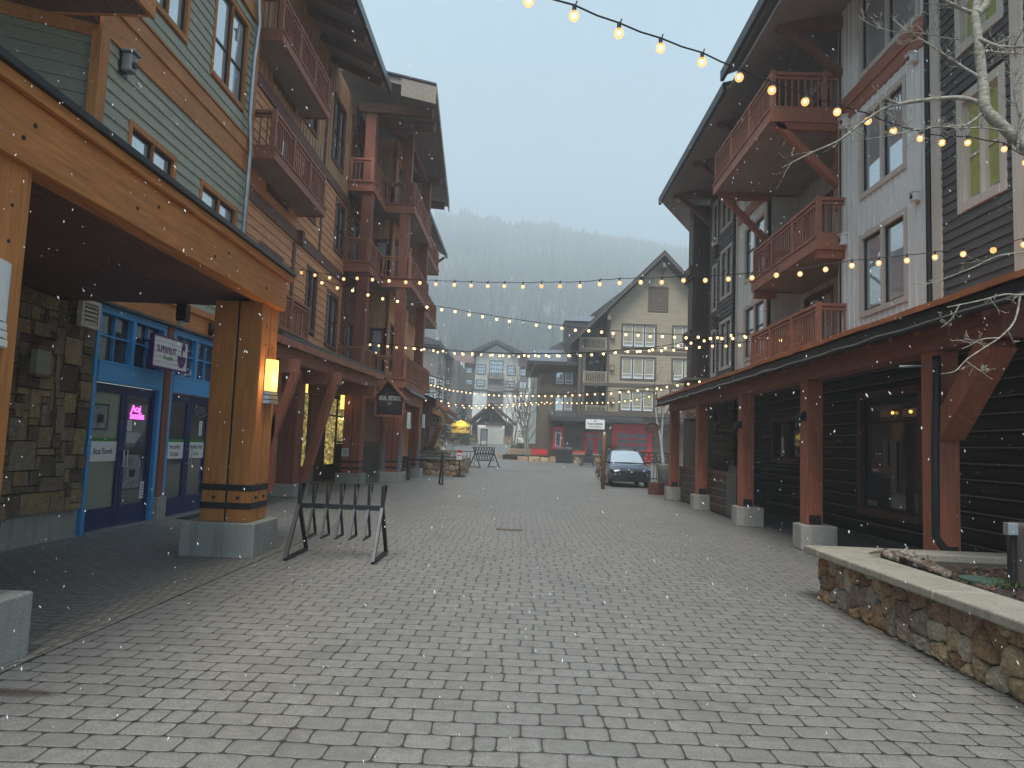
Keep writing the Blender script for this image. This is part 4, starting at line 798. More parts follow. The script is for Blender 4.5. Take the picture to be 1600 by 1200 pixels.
for i, r in enumerate(sw): window(LW, gr, r, .14, 'soffit', 'ink', cols=1 if i == 0 else 2, sash=.05, glass='glassd', dep=.06, split=.78 if i == 0 else None)
r = sw[0]; m = MB()
for (x0, y0, x1, y1) in ((1372, 641, 1391, 651), (1407, 639, 1433, 650)): q = LW.rect(x0, y0, x1, y1); m.fb(LW, q[0], q[1], q[2], q[3], -.045, -.04)
o = m.build('shop_display', plain('display_board', (.3, .2, .12), .7), gr); m = MB()
for (x, y) in ((1393, 645), (1421, 643)): u, z = LW.px(x, y); m.ball(LW.p(u, z, -.02), .03, 8, 6)
m.build('display_lamp', M['warm'], o); m = MB()
for (x0, y0, x1, y1) in ((1376, 687, 1384, 728), (1352, 780, 1368, 792), (1427, 772, 1434, 805), (1388, 690, 1398, 770)): m.fb(LW, *LW.rect(x0, y0, x1, y1), -.045, -.038)
m.each('display_goods', plain('goods', (.16, .15, .14), .7, var=.5, scale=20), o)
# low log parapet at the far end and the stone inner end
mb = MB(); LP = FR(5.3); cb_ = MB()
for k in range(5):
    mb.fb(LP, -24, -17.2, .04+k*.21, .04+k*.21+.185, -.12, 0); cb_.fb(LP, -24, -17.2, .04+k*.21+.183, .04+(k+1)*.21+.002, -.1, .006)
mb.build('parapet_board', wood('parapet_board_paint', (.085, .05, .035), 'Y'), gr); cb_.build('parapet_gap', M['chink'], gr)
mb = MB(); mb.box(5.28, 5.45, 17.2, 24, 1.08, 1.14); mb.build('parapet_rail', M['brown_y'], gr)
mb = MB(); mb.box(6.2, 6.9, 23.2, 24.2, 0, 3.6); mb.build('mortar_bed', M['mortar'], gr); mb = MB(); ashlar(mb, FF(23.2), 6.2, 6.95, 0, 3.5, .11, seed=31); mb.build('stone_pier', M['ledge'], gr)
# rain pipe of the arcade with its horizontal rod
def gpt(x, y, c=8.45): return onY(x, y, c)
mb = MB(); mb.tube([gpt(1463, 556), gpt(1464, 580), gpt(1461, 700), gpt(1462, 838), gpt(1478, 862), gpt(1484, 878), gpt(1484, 892)], .045, 10); mb.build('rain_pipe', M['black'], gr, smooth=True)
mb = MB(); mb.tube([gpt(1405, 573), gpt(1463, 571)], .016, 6); mb.build('heat_rod', M['steel'], gr)
mb = MB(); pts = [Vector((4.56, 6.2+i*.61, 3.2-.03*abs(math.sin(i*1.3)))) for i in range(31)]; mb.tube(pts, .012, 5); mb.build('cable', M['steel'], gr)
def small_box(name, F, x, y, w_, h_, d_, mat, label, cat, d0=0):
    u, z = F.px(x, y); t = thing(name, label, cat, F.p(u, z, 0)); m = MB(); m.fb(F, u-w_/2, u+w_/2, z-h_/2, z+h_/2, d0+.02, d0+d_); m.build('box', mat, t, bevel=.01)
    m = MB(); m.hexa([F.p(u-w_*.6, z+h_/2, d0+d_*1.2), F.p(u+w_*.6, z+h_/2, d0+d_*1.2), F.p(u+w_*.6, z+h_/2, d0), F.p(u-w_*.6, z+h_/2, d0), F.p(u-w_*.6, z+h_/2+.02, d0+d_*1.2), F.p(u+w_*.6, z+h_/2+.02, d0+d_*1.2), F.p(u+w_*.6, z+h_*.8, d0), F.p(u-w_*.6, z+h_*.8, d0)]); m.build('hood', mat, t)
    m = MB(); m.tube([F.p(u, z, d0+d_), F.p(u, z, d0+d_+.015)], w_*.28, 12); m.build('opening', M['ink'], t)
    m = MB(); m.fb(F, u-w_*.7, u+w_*.7, z-h_*.75, z+h_*.9, d0, d0+.02); m.build('mount_plate', M['cream'], t)
    return t
small_box('dryer_vent', K, 1322, 376, .22, .24, .16, M['white'], 'small white vent hood on the white siding beside the middle balcony', 'vent')
small_box('dryer_vent', K, 1325, 192, .22, .24, .16, M['white'], 'small white vent hood on the white siding beside the top balcony', 'vent')
small_box('dryer_vent', K, 1437, 308, .16, .16, .16, M['white'], 'tiny white vent hood between the two double windows and the dark pipe', 'vent')
small_box('dryer_vent', K, 1432, 92, .16, .16, .16, M['white'], 'tiny white vent hood above the upper double window', 'vent')
small_box('wall_lantern', K, 1124, 395, .22, .4, .2, M['dcol'], 'brown box lantern on the charcoal siding between upper far windows', 'lamp')
small_box('wall_lantern', K, 1122, 506, .22, .4, .2, M['dcol'], 'brown box lantern on the charcoal siding between lower far windows', 'lamp')
for i, (x, y) in enumerate(((1258, 655), (1147, 667))):
    yy = posts[1+i]-.2; p = onY(x, y, yy); t = thing('post_spotlight', ('black spotlight on the left side of the second nearest red post', 'black spotlight on the left side of the third red post')[i], 'lamp', p); m = MB(); m.tube([(4.9, yy+.1, p.z+.1), (4.86, yy+.1, p.z-.06)], .055, 10); m.build('lamp_head', M['black'], t); m = MB(); m.box(4.93, 5.0, yy+.06, yy+.14, p.z-.02, p.z+.14); m.build('bracket', M['black'], t)
# bins
def bin_(x, y, w_, d_, h, label, z0=0, group=None, cols=2):
    t = thing('trash_bin', label, 'bin', (x, y, z0), group); m = MB(); m.box(x-w_/2, x+w_/2, y-d_/2, y+d_/2, z0+.04, z0+h); m.box(x-w_/2+.03, x+w_/2-.03, y-d_/2+.03, y+d_/2-.03, z0, z0+.04); m.build('body', M['flash'], t, bevel=.02)
    m = MB()
    for k in range(cols):
        a = x-w_/2+w_*(k+.06)/cols; b = x-w_/2+w_*(k+.94)/cols; m.hexa([(a, y-d_/2+.04, z0+h+.02), (b, y-d_/2+.04, z0+h+.02), (b, y+d_/2-.04, z0+h+.02), (a, y+d_/2-.04, z0+h+.02), (a+.03, y-d_/2+.1, z0+h+.16), (b-.03, y-d_/2+.1, z0+h+.16), (b-.03, y+d_/2-.1, z0+h+.22), (a+.03, y+d_/2-.1, z0+h+.22)])
    m.build('lid', M['rack'], t, bevel=.015); m = MB()
    n = 8*cols
    for k in range(n): a = x-w_/2+w_*(k+.5)/n; m.box(a-.012, a+.012, y-d_/2-.012, y-d_/2+.001, z0+.1, z0+h-.1)
    m.build('slat', M['rack'], t); return t
bin_(5.55, 17.9, .62, .85, 1.12, 'dark double bin standing behind the third red arcade post')
# ================================================================== stone planter, right foreground
pt = thing('stone_planter', 'large rubble stone planter with a pale cap in the right foreground', 'planter', (3.4, 5, 0))
PF = FR(3.46)
mb = MB(); rubble(mb, PF, -8.28, -1.4, 0, .5, .235, bulge=.05, seed=9); mb.build('stone_wall', M['rubble'], pt); mb = MB(); rubble(mb, Fr(3.44, 8.28, -1, 0), -3.4, 0, 0, .5, .2, bulge=.03, seed=10); mb.build('stone_wall', M['rubble'], pt)
mb = MB(); mb.box(3.49, 3.75, 1.4, 8.24, 0, .5); mb.box(3.6, 6.85, 8.0, 8.22, 0, .5); mb.build('mortar_bed', M['mortar'], pt)
mb = MB(); a = 1.2
while a < 8.2:
    b = min(a+rnd.uniform(1.3, 1.9), 8.02) if a < 6.7 else 8.02
    mb.box(3.3, 3.8, a+.004, b-.004, .502+rnd.uniform(0, .004), .585+rnd.uniform(-.004, .004)); a = b
    if a >= 8.0: break
a = 3.3
while a < 6.8: b = min(6.9, a+rnd.uniform(.9, 1.5)); mb.box(a+.004, b-.004, 8.024, 8.42, .5, .583+rnd.uniform(-.004, .004)); a = b
mb.each('cap', M['cap'], pt, bevel=.014)
mb = MB(); rows = []
for i in range(40): rows.append([(3.78+j*.1, 1.2+i*6.85/39, .44+.035*math.sin(i*1.7+j*.9)*math.sin(j*.7)+rnd.uniform(-.012, .012)) for j in range(33)])
mb.grid(rows); mb.build('soil', M['soil'], pt, smooth=True)
mb = MB()
for i in range(1400):
    x, y = rnd.uniform(3.8, 6.8), rnd.uniform(3.5, 8.0); a = rnd.uniform(0, 6.28); s = rnd.uniform(.008, .03); mb.beam((x, y, .47+rnd.uniform(-.01, .02)), (x+s*2*math.cos(a), y+s*2*math.sin(a), .475+rnd.uniform(0, .02)), s, .006)
tag(mb.build('bark_mulch', leafy('mulch', (.12, .07, .04))), 'brown bark chips and dead leaves on the planter soil', 'mulch', kind='stuff')
def on_s(x, y, z=.47): return on(x, y, (0, 0, z), (0, 0, 1))
mb = MB(); g0 = on_s(1575, 916)
for i in range(60): a = rnd.uniform(0, 6.28); d = rnd.uniform(0, .14); p = Vector((g0.x+d*math.cos(a), g0.y+d*math.sin(a), .46)); mb.beam(p, p+Vector((rnd.uniform(-.05, .05), rnd.uniform(-.05, .05), rnd.uniform(.04, .09))), .012, .003, w2=.003)
tag(mb.build('weed_tuft', leafy('weed', (.06, .1, .03))), 'small bright green weed tuft beside the green valve lid', 'plant')
# driftwood
dp = [on_s(x, y, z) for x, y, z in ((1380, 868, .6), (1405, 872, .56), (1430, 880, .55), (1455, 888, .53), (1475, 898, .5))]
mb = MB()
for k in range(5):
    o_ = [p+Vector((rnd.uniform(-.06, .06), rnd.uniform(-.08, .08), rnd.uniform(-.04, .04))) for p in dp]; mb.tube(o_, [rnd.uniform(.02, .05) for _ in o_], 7)
for k in range(9):
    p = rnd.choice(dp[:3]); mb.tube([p, p+Vector((rnd.uniform(-.12, .12), rnd.uniform(-.1, .1), rnd.uniform(.01, .09))), p+Vector((rnd.uniform(-.2, .2), rnd.uniform(-.1, .1), rnd.uniform(.0, .12)))], [.03, .02, .008], 6)
dm = N('driftwood'); nn = dm.noise(9, dm.coord(), 6, .7); dm.bump(nn, .8, .02); dm.done(dm.ramp(nn, [(.35, (.03, .02, .015)), (.5, (.1, .075, .055)), (.68, (.34, .3, .26))]), .85)
tag(mb.build('driftwood', dm.m, None, True), 'gnarled grey driftwood log lying in the stone planter', 'driftwood')
v = on_s(1535, 908); v2 = on_s(1592, 922); q = MB(); q.tube([(v.x, v.y, .44), (v.x, v.y, .492)], .2, 20); q.build
t = tag(q.build('valve_lid', plain('green_plastic', (.05, .085, .07), .6), None), 'round grey green irrigation valve lid in the planter soil', 'lid')
# electric post
e0 = onY(1594, 905, 6.9); t = thing('electric_post', 'weathered wooden post with grey outlet box in the planter', 'post', (e0.x, 6.9, .45)); q = MB(); q.box(e0.x-.07, e0.x+.08, 6.82, 6.98, .4, 1.02); q.hexa([(e0.x-.07, 6.82, 1.02), (e0.x+.08, 6.82, 1.02), (e0.x+.08, 6.98, 1.02), (e0.x-.07, 6.98, 1.02), (e0.x-.05, 6.84, 1.06), (e0.x+.06, 6.84, 1.06), (e0.x+.06, 6.96, 1.06), (e0.x-.05, 6.96, 1.06)]); q.each('post', wood('old_post', (.075, .06, .05), 'Z', .4), t, bevel=.01)
e1 = onY(1575, 826, 6.86); q = MB(); q.box(e1.x-.05, e1.x+.045, 6.78, 6.86, e1.z-.055, e1.z+.06); q.build('outlet_box', M['steel'], t, bevel=.008); q = MB(); q.tube([(e1.x+.02, 6.83, e1.z-.05), (e1.x+.02, 6.83, .42)], .012, 6); q.build('conduit', M['rack'], t)
# ================================================================== aspen tree over the planter
def limb(mb, pts, r0, r1, n=8):
    P = []; m = len(pts)
    for i in range(m-1):
        a = Vector(pts[max(i-1, 0)]); b = Vector(pts[i]); c = Vector(pts[i+1]); d = Vector(pts[min(i+2, m-1)])
        for k in range(5):
            t = k/5; P.append(.5*((2*b)+(-a+c)*t+(2*a-5*b+4*c-d)*t*t+(-a+3*b-3*c+d)*t**3))
    P.append(Vector(pts[-1])); L = len(P)-1; rr = [(r0+(r1-r0)*i/L)*rnd.uniform(.93, 1.07) for i in range(L+1)]
    mb.tube(P, rr, n); return P, rr
def twigs(mb, P, rr, dens, ln, dep=0, lo=0, budbias=1):
    L = len(P)-1; k = lo*L
    for _ in range(dens):
        i = rnd.randint(int(k), L-1); p = P[i]; d = (P[i+1]-P[i]).normalized(); s = Vector((rnd.uniform(-1, 1), rnd.uniform(-1, 1), rnd.uniform(-.6, 1))); s = (s-d*s.dot(d)*.4).normalized(); dr = (d*rnd.uniform(.3, 1)+s*rnd.uniform(.5, 1)).normalized(); l_ = ln*rnd.uniform(.4, 1.1)
        q = [p]; c = p.copy()
        for j in range(4): dr = (dr+Vector((rnd.uniform(-.28, .28), rnd.uniform(-.28, .28), rnd.uniform(-.14, .28)))).normalized(); c = c+dr*l_/4; q.append(c.copy())
        r0 = min(rr[i]*.6, .004+l_*.012); rs = [max(.0016, r0*(1-j/5)) for j in range(5)]; mb.tube(q, rs, 5 if r0 > .006 else 4, False)
        if dep > 0: twigs(mb, q, rs, 3, l_*.5, dep-1)
        elif budbias:
            for c_ in q[2:]: mb.ball(c_+Vector((rnd.uniform(-.006, .006),)*3), .0045, 5, 3, 1.6)
at = thing('aspen_tree', 'bare pale aspen tree leaning in from the right edge', 'tree', (5.6, 6.1, .45))
def T(pts, y0, y1=None):
    n = len(pts); y1 = y0 if y1 is None else y1; return [onY(x, y, y0+(y1-y0)*i/(n-1)) for i, (x, y) in enumerate(pts)]
mb = MB(); trunk = [Vector((6.3, 6.3, .4)), Vector((6.1, 6.35, 1.6))]+T([(1690, 420), (1660, 300), (1608, 236), (1575, 205), (1541, 172), (1537, 140), (1529, 70), (1524, 20), (1534, -30), (1520, -120)], 6.4, 6.6)
limb(mb, trunk, .07, .034, 12); mb.build('trunk', M['bark'], at, smooth=True)
mb = MB(); br = [([(1541, 168), (1528, 160), (1500, 153), (1460, 155), (1420, 160), (1385, 168), (1350, 190), (1318, 215), (1300, 225), (1265, 240), (1222, 262)], .026, .005, 6.5, 6.9), ([(1541, 172), (1510, 195), (1480, 197), (1450, 200), (1420, 205), (1390, 212), (1350, 218)], .012, .003, 6.5, 6.2),
 ([(1535, 122), (1510, 108), (1480, 88), (1450, 68), (1420, 50), (1395, 30)], .014, .004, 6.5, 6.9), ([(1530, 60), (1560, 72), (1600, 73), (1640, 70)], .018, .01, 6.5, 6.3), ([(1531, 78), (1560, 82), (1600, 84)], .014, .006, 6.5, 6.7), ([(1518, 20), (1500, 12), (1480, 2), (1460, -15)], .02, .01, 6.5), ([(1526, 22), (1540, 8), (1545, -20)], .04, .03, 6.55),
 ([(1570, 205), (1540, 200), (1500, 200), (1460, 198), (1420, 212)], .01, .003, 6.4, 6.1), ([(1590, 235), (1592, 180), (1585, 140), (1600, 100)], .012, .005, 6.4, 6.3), ([(1500, 62), (1470, 58), (1440, 52), (1400, 50), (1360, 38), (1338, 22)], .006, .002, 6.6, 7),
 ([(1640, 440), (1600, 460), (1570, 460), (1530, 470), (1480, 480)], .011, .004, 6.2, 6.0), ([(1594, 462), (1586, 500), (1565, 525), (1535, 545), (1510, 562), (1492, 580), (1470, 584)], .009, .003, 6.2, 5.9), ([(1560, 528), (1535, 530), (1515, 540), (1502, 545)], .006, .002, 6.1), ([(1508, 563), (1525, 575), (1538, 582)], .005, .002, 6), ([(1500, 475), (1485, 500), (1470, 512)], .006, .002, 6.1),
 ([(1640, 390), (1600, 394), (1560, 400), (1520, 418), (1490, 430), (1455, 442), (1425, 444)], .008, .003, 6.5, 6.8)]
for it in br:
    pts, a, b, y0 = it[:4]; P, rr = limb(mb, T(pts, y0, it[4] if len(it) > 4 else y0), a, b, 8); twigs(mb, P, rr, (3 if it[0][0][1] > 380 else 13) if a < .03 else 2, .2 if it[0][0][1] > 380 else .3, 1, .25)
mb.build('branch', M['bark'], at, smooth=True)
# ================================================================== generic bare tree, conifer, bushes
def bare_tree(name, label, x, y, h, spread, stems, mat='bark', seed=1, lv=3, z0=None):
    r = random.Random(seed); z0 = gz(y) if z0 is None else z0; t = thing(name, label, 'tree', (x, y, z0)); tr = MB(); bb = MB()
    def grow(mb, p, d, L, r0, lvl):
        q = [p]; c = p.copy()
        for j in range(4): d = (d+Vector((r.uniform(-.15, .15), r.uniform(-.15, .15), r.uniform(-.02, .15)))).normalized(); c = c+d*L/4; q.append(c.copy())
        mb.tube(q, [max(.006, r0*(1-.13*j)) for j in range(5)], 6 if lvl == 0 else 4, False)
        if lvl < lv:
            for k in range(r.randint(4, 6) if lvl == 0 else 4):
                i = r.randint(1, 4); dd = (d+Vector((r.uniform(-1, 1), r.uniform(-1, 1), r.uniform(.0, .9)))*spread).normalized(); grow(bb, q[i], dd, L*r.uniform(.4, .62), r0*.45, lvl+1)
    for s in range(stems): grow(tr, Vector((x+r.uniform(-.25, .25)*(stems > 1), y+r.uniform(-.2, .2)*(stems > 1), z0)), Vector((r.uniform(-.12, .12), r.uniform(-.1, .1), 1)), h*.68, h*.013+.02, 0)
    tr.build('trunk', M[mat], t, smooth=True); bb.build('crown', M['twig'], t); return t
def conifer_mesh(mb, tm, x, y, z0, h, r0, r, whorls=16, per=9):
    tm.tube([(x, y, z0), (x, y, z0+h*.95)], [h*.018, h*.003], 6)
    for i in range(whorls):
        f = i/whorls; zz = z0+h*(.1+.88*f); R0 = r0*(1-f)**.85*r.uniform(.75, 1.15)+.04*h*.1
        for k in range(per):
            a = r.uniform(0, 6.28); L = R0*r.uniform(.7, 1.15); wd = L*.42; ca, sa = math.cos(a), math.sin(a); dz = -L*r.uniform(.12, .45)
            for s in range(3):
                f0, f1 = s/3, (s+1)/3; ww = wd*(1-f0*.6)*r.uniform(.7, 1.2); b = len(mb.v); o = r.uniform(-.1, .1)*L
                mb.v += [(x+ca*L*f0-sa*ww*.5, y+sa*L*f0+ca*ww*.5, zz+dz*f0+o*.3), (x+ca*L*f0+sa*ww*.5, y+sa*L*f0-ca*ww*.5, zz+dz*f0-o*.3), (x+ca*L*(f1+.1), y+sa*L*(f1+.1), zz+dz*f1-.04*h/10)]; mb.f.append((b, b+1, b+2))
def conifer(label, x, y, h, r0, seed=1, z0=None, group=None):
    z0 = gz(y) if z0 is None else z0; t = thing('conifer', label, 'tree', (x, y, z0), group); a = MB(); b = MB(); conifer_mesh(a, b, x, y, z0, h, r0, random.Random(seed), 22, 14); a.build('crown', M['fir'], t); b.build('trunk', M['dtwig'], t); return t
def bush(name, label, x, y, rx, h, mat, n=900, seed=1, cat='bush', leaf=.09, z0=None):
    r = random.Random(seed); z0 = gz(y) if z0 is None else z0; m = MB(); t = thing(name, label, cat, (x, y, z0))
    for i in range(n):
        a = r.uniform(0, 6.28); q = r.uniform(0, 1)**.4; el = r.uniform(0, 1.5); px_, py_, pz = x+rx*q*math.cos(a)*math.cos(el)*1.05, y+rx*q*math.sin(a)*math.cos(el), z0+.1+h*q*math.sin(el)*(.85+.3*math.sin(a*3+seed)); s = leaf*r.uniform(.5, 1.3); d = Vector((r.uniform(-1, 1), r.uniform(-1, 1), r.uniform(-1, 1))).normalized()*s; e = Vector((r.uniform(-1, 1), r.uniform(-1, 1), r.uniform(-1, 1))).normalized()*s*.6; b = len(m.v); c = Vector((px_, py_, pz)); m.v += [tuple(c-d), tuple(c+e), tuple(c+d), tuple(c-e)]; m.f.append((b, b+1, b+2, b+3))
    m.build('foliage', M[mat], t); m = MB()
    for i in range(7): a = r.uniform(0, 6.28); m.tube([(x, y, z0), (x+rx*.5*math.cos(a), y+rx*.5*math.sin(a), z0+h*.6)], [.04, .012], 5)
    m.build('stem', M['dtwig'], t); return t
# ================================================================== gabled tan building across the square
D = FF(65); Dw = FF(66.5)
gz0 = gz(65)
gd = thing('gabled_tan_building', 'tan clapboard building with steep gable, balconies and a bright red garage door', 'building', (10, 65, gz0))
def dp(x, y, F=D): return F.px(x, y)
trip = [D.rect(971, 505, 1026, 546), D.rect(969, 556, 1025, 596), D.rect(967, 608, 1023, 646)]
ztop = []
cells = []
for r in trip: cells.append(r)
wr = [(r[1]+1.35, r[1]+1.35+(r[1]-r[0]), r[2], r[3]) for r in trip]
lv = D.rect(1013, 447, 1044, 488)
uL = dp(947, 600)[0]; ua, za = dp(1035, 402); ul, zl = dp(893, 537); zE = za-(ua-uL)
sl = (za-zl)/(ua-ul); uR = 2*ua-uL
zb = dp(950, 650)[1]
mb = MB(); lap(mb, D, uL, uR, zb, za-.3, .22, cells+wr+[lv], clip=lambda z: (max(uL, ua-(za-.25-z)/sl), min(uR, ua+(za-.25-z)/sl)), t=.03); mb.build('wall', M['tan'], gd)
mb = MB(); mb.prism([(uL, gz0-.5), (uR, gz0-.5), (uR, za-(uR-ua)*sl-.4), (ua, za-.4), (uL, za-(ua-uL)*sl-.4)], lambda u, z: D.p(u, z, -.12), lambda u, z: D.p(u, z, -16)); mb.build('sheathing', M['tantrim'], gd)
mb = MB(); mb.fb(D, uL-.02, uL+.2, zb, zE-.2, 0, .08)
for z in (dp(950, 549)[1], dp(950, 601)[1]): mb.fb(D, uL, uR, z-.15, z+.15, 0, .07)
mb.each('belt_course', M['tantrim'], gd)
for r in trip+wr:
    o = window(D, gd, r, .2, 'tantrim', 'white', cols=3, split=.22, sash=.07, mul=.14, inset=.04, blind=('blind', .94, .1))
q = MB(); frame(q, D, lv[0], lv[1], lv[2], lv[3], .14, -.05, .06); o = q.build('louver', M['tantrim'], gd); q = MB()
for k in range(16): z = lv[2]+.14+(lv[3]-lv[2]-.28)*k/16; q.hexa([D.p(lv[0]+.13, z, .03), D.p(lv[1]-.13, z, .03), D.p(lv[1]-.13, z+.02, .03), D.p(lv[0]+.13, z+.02, .03), D.p(lv[0]+.13, z+.12, -.04), D.p(lv[1]-.13, z+.12, -.04), D.p(lv[1]-.13, z+.14, -.04), D.p(lv[0]+.13, z+.14, -.04)])
q.build('slat', M['tanbr'], o)
gable(D, gd, ua, za, ul, zl, 2*ua-ul, zl, .32, 1.1, -17)
m = MB(); m.prism([(ul, zl-.12), (ua, za-.12), (2*ua-ul, zl-.12), (2*ua-ul, zl+.1), (ua, za+.12), (ul, zl+.1)], lambda u, z: D.p(u, z, 1.12), lambda u, z: D.p(u, z, 1.2)); m.build('barge_board', M['tantrim'], gd)
m = MB(); m.fb(D, *[dp(965, 500)[0]-1.2, dp(965, 500)[0]-.9], 0, 0, 0, 0) if 0 else None
m.beam(D.p(uL+.05, zE-1.6, 0), D.p(uL-.0, zE-1.0, 1.0), .3, .8, (0, 0, 1)); m.beam(D.p(ua, za-1.4, 0), D.p(ua, za-1.0, 1.1), .3, .5); m.each('roof_bracket', M['tantrim'], gd)
# recessed balcony stack
bl = dp(908, 600)[0]
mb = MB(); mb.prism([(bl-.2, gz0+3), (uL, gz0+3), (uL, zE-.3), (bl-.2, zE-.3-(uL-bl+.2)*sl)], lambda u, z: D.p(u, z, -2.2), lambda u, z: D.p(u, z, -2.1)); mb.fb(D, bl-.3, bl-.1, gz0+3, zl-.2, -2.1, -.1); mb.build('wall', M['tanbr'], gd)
for (xa, ya, xb, yb_) in ((907, 528, 946, 550), (912, 581, 946, 602), (915, 634, 946, 652)):
    r = D.rect(xa, ya, xb, yb_); m = MB(); m.fb(D, r[0]-.15, r[1]+.1, r[2]-.1, r[2]+.2, -2.1, .35); o = m.build('balcony', M['tantrim'], gd); m = MB(); railing(m, [D.p(r[0], 0, -.5), D.p(r[0], 0, .25), D.p(r[1], 0, .25)], r[2]+.1, r[3]-r[2]-.05, .14, .16, .06, False); m.build('railing', M['tan'], o)
mb = MB()
for x in (905, 911): u = dp(x, 600)[0]; mb.fb(D, u-.14, u+.14, gz0+3.3, zl+.6, .0, .28)
mb.each('post', M['tantrim'], gd)
dark = [D.rect(915, 556, 944, 583), D.rect(915, 606, 944, 636), D.rect(912, 508, 944, 530)]
for r in dark: window(Fr(0, 67, 1, 0), gd, (r[0]+.4, r[1]-.1, r[2]-.4, r[3]), .1, 'tantrim', 'ink', cols=2, d=.05, glass='glassd')
# left wing with hipped metal roof
wl_, wr_ = dp(843, 600, Dw)[0], dp(906, 600, Dw)[0]; zt = dp(850, 583, Dw)[1]
ww = [Dw.rect(867, 574, 897, 603), Dw.rect(866, 617, 895, 648)]
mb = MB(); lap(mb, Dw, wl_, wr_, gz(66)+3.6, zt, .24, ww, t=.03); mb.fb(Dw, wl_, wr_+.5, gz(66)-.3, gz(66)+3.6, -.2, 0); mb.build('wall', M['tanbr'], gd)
mb = MB(); mb.fb(Dw, wl_, wr_+1.5, gz(66)-.3, zt+.3, -10, -.15); mb.build('sheathing', M['tanbr'], gd)
mb = MB(); mb.fb(Dw, wl_, wr_, dp(850, 612, Dw)[1]-.12, dp(850, 612, Dw)[1]+.12, 0, .08); mb.each('belt_course', M['tantrim'], gd)
for r in ww: window(Dw, gd, r, .14, 'tantrim', 'white', cols=2, split=.25, sash=.07, mul=.16, inset=.04)
a = dp(823, 564, Fr(0, 65, 1, 0)); b = dp(884, 529, Fr(0, 69, 1, 0))
mb = MB(); e0 = D.p(a[0], a[1], 0); z0 = a[1]; ux1 = dp(905, 565)[0]
mb.hexa([(a[0], 65, z0-.25), (ux1, 65, z0-.25), (ux1, 78, z0-.25), (a[0], 78, z0-.25), (a[0], 65, z0), (ux1, 65, z0), (ux1, 78, z0), (a[0], 78, z0)])
zr_ = dp(884, 529)[1]+.4
mb.hexa([(a[0], 65, z0), (ux1, 65, z0), (ux1, 78, z0), (a[0], 78, z0), (a[0]+3.6, 68.6, zr_), (ux1, 68.6, zr_), (ux1, 75, zr_), (a[0]+3.6, 75, zr_)])
mb.build('roof', M['roofd'], gd)
mb = MB(); mb.hexa([(a[0]+.1, 64.96, z0+.02), (ux1-1.1, 64.96, z0+.02), (ux1-1.1, 66.3, z0+1.25), (a[0]+1.25, 66.3, z0+1.25), (a[0]+.1, 64.94, z0+.06), (ux1-1.1, 64.94, z0+.06), (ux1-1.1, 66.28, z0+1.3), (a[0]+1.25, 66.28, z0+1.3)]); mb.each('metal_roof_panel', M['roofs'], gd)
mb = MB(); mb.prism([(a[0], z0-.25), (ux1, z0-.25), (ux1, z0-.7), (wl_-.1, z0-.9)], lambda u, z: D.p(u, z, .0 if z > z0-.5 else -1.4), lambda u, z: D.p(u, z, -1.6)); mb.build('soffit', M['tantrim'], gd)
# dormer block and upper roof
x0, x1 = dp(884, 520)[0], dp(930, 520)[0]; z1 = dp(884, 498)[1]; zlo = dp(884, 531)[1]
mb = MB(); mb.fb(D, x0, x1+.4, zlo-1.5, z1, -4, -1.0); mb.build('dormer_wall', M['roofd'], gd)
mb = MB(); mb.hexa([(x0-.1, 65.9, z1), (x1, 65.9, z1), (x1, 70, z1), (x0-.1, 70, z1), (x0+1.0, 67.4, z1+.75), (x1+.5, 67.4, z1+.75), (x1+.5, 70, z1+.75), (x0+1.0, 70, z1+.75)]); mb.each('metal_roof_panel', M['roofs'], gd)
p0 = D.px(910, 490); p1 = D.px(990, 437)
mb = MB(); mb.prism([(p0[0], p0[1]-.4), (p1[0], p1[1]+.1), (p1[0]+.2, p1[1]-2.2), (p0[0]+.6, p0[1]-1.6)], lambda u, z: D.p(u, z, -3), lambda u, z: D.p(u, z, -12)); mb.build('roof', M['roofd'], gd)
r = D.rect(1056, 410, 1082, 432); mb = MB(); mb.fb(D, r[0], r[1]+1, r[2]-2, r[3], -9, -6); mb.fb(D, r[0]-.1, r[1]+1.1, r[3], r[3]+.15, -9.1, -5.9); mb.each('chimney', M['roofd'], gd)
# pent roof, ground floor
zp = dp(950, 648)[1]; up = dp(847, 650)[0]
mb = MB(); mb.hexa([(up+.6, 63.2, zp-.75), (24, 63.2, zp-.75), (24, 65.3, zp-.2), (up+.6, 66.6, zp-.2), (up+.6, 63.2, zp-.4), (24, 63.2, zp-.4), (24, 65.3, zp+.3), (up+.6, 66.6, zp+.3)]); mb.build('pent_roof', M['roofd'], gd)
mb = MB(); mb.box(dp(905, 640)[0], 24, 63.6, 63.7, zp-.1, zp+.25)
for k in range(9): x = dp(910, 640)[0]+k*1.9; mb.box(x, x+.09, 63.5, 63.6, zp-.75, zp+.25)
mb.build('pent_rail', M['tantrim'], gd)
mb = MB(); lap(mb, D, uL, uR+2, gz0, zp-.3, .22, [D.rect(957, 663, 1019, 722)], t=.03); mb.fb(D, bl-1.5, uL, gz0, zp-.3, -.2, 0) ; mb.build('wall', M['tanbr'], gd)
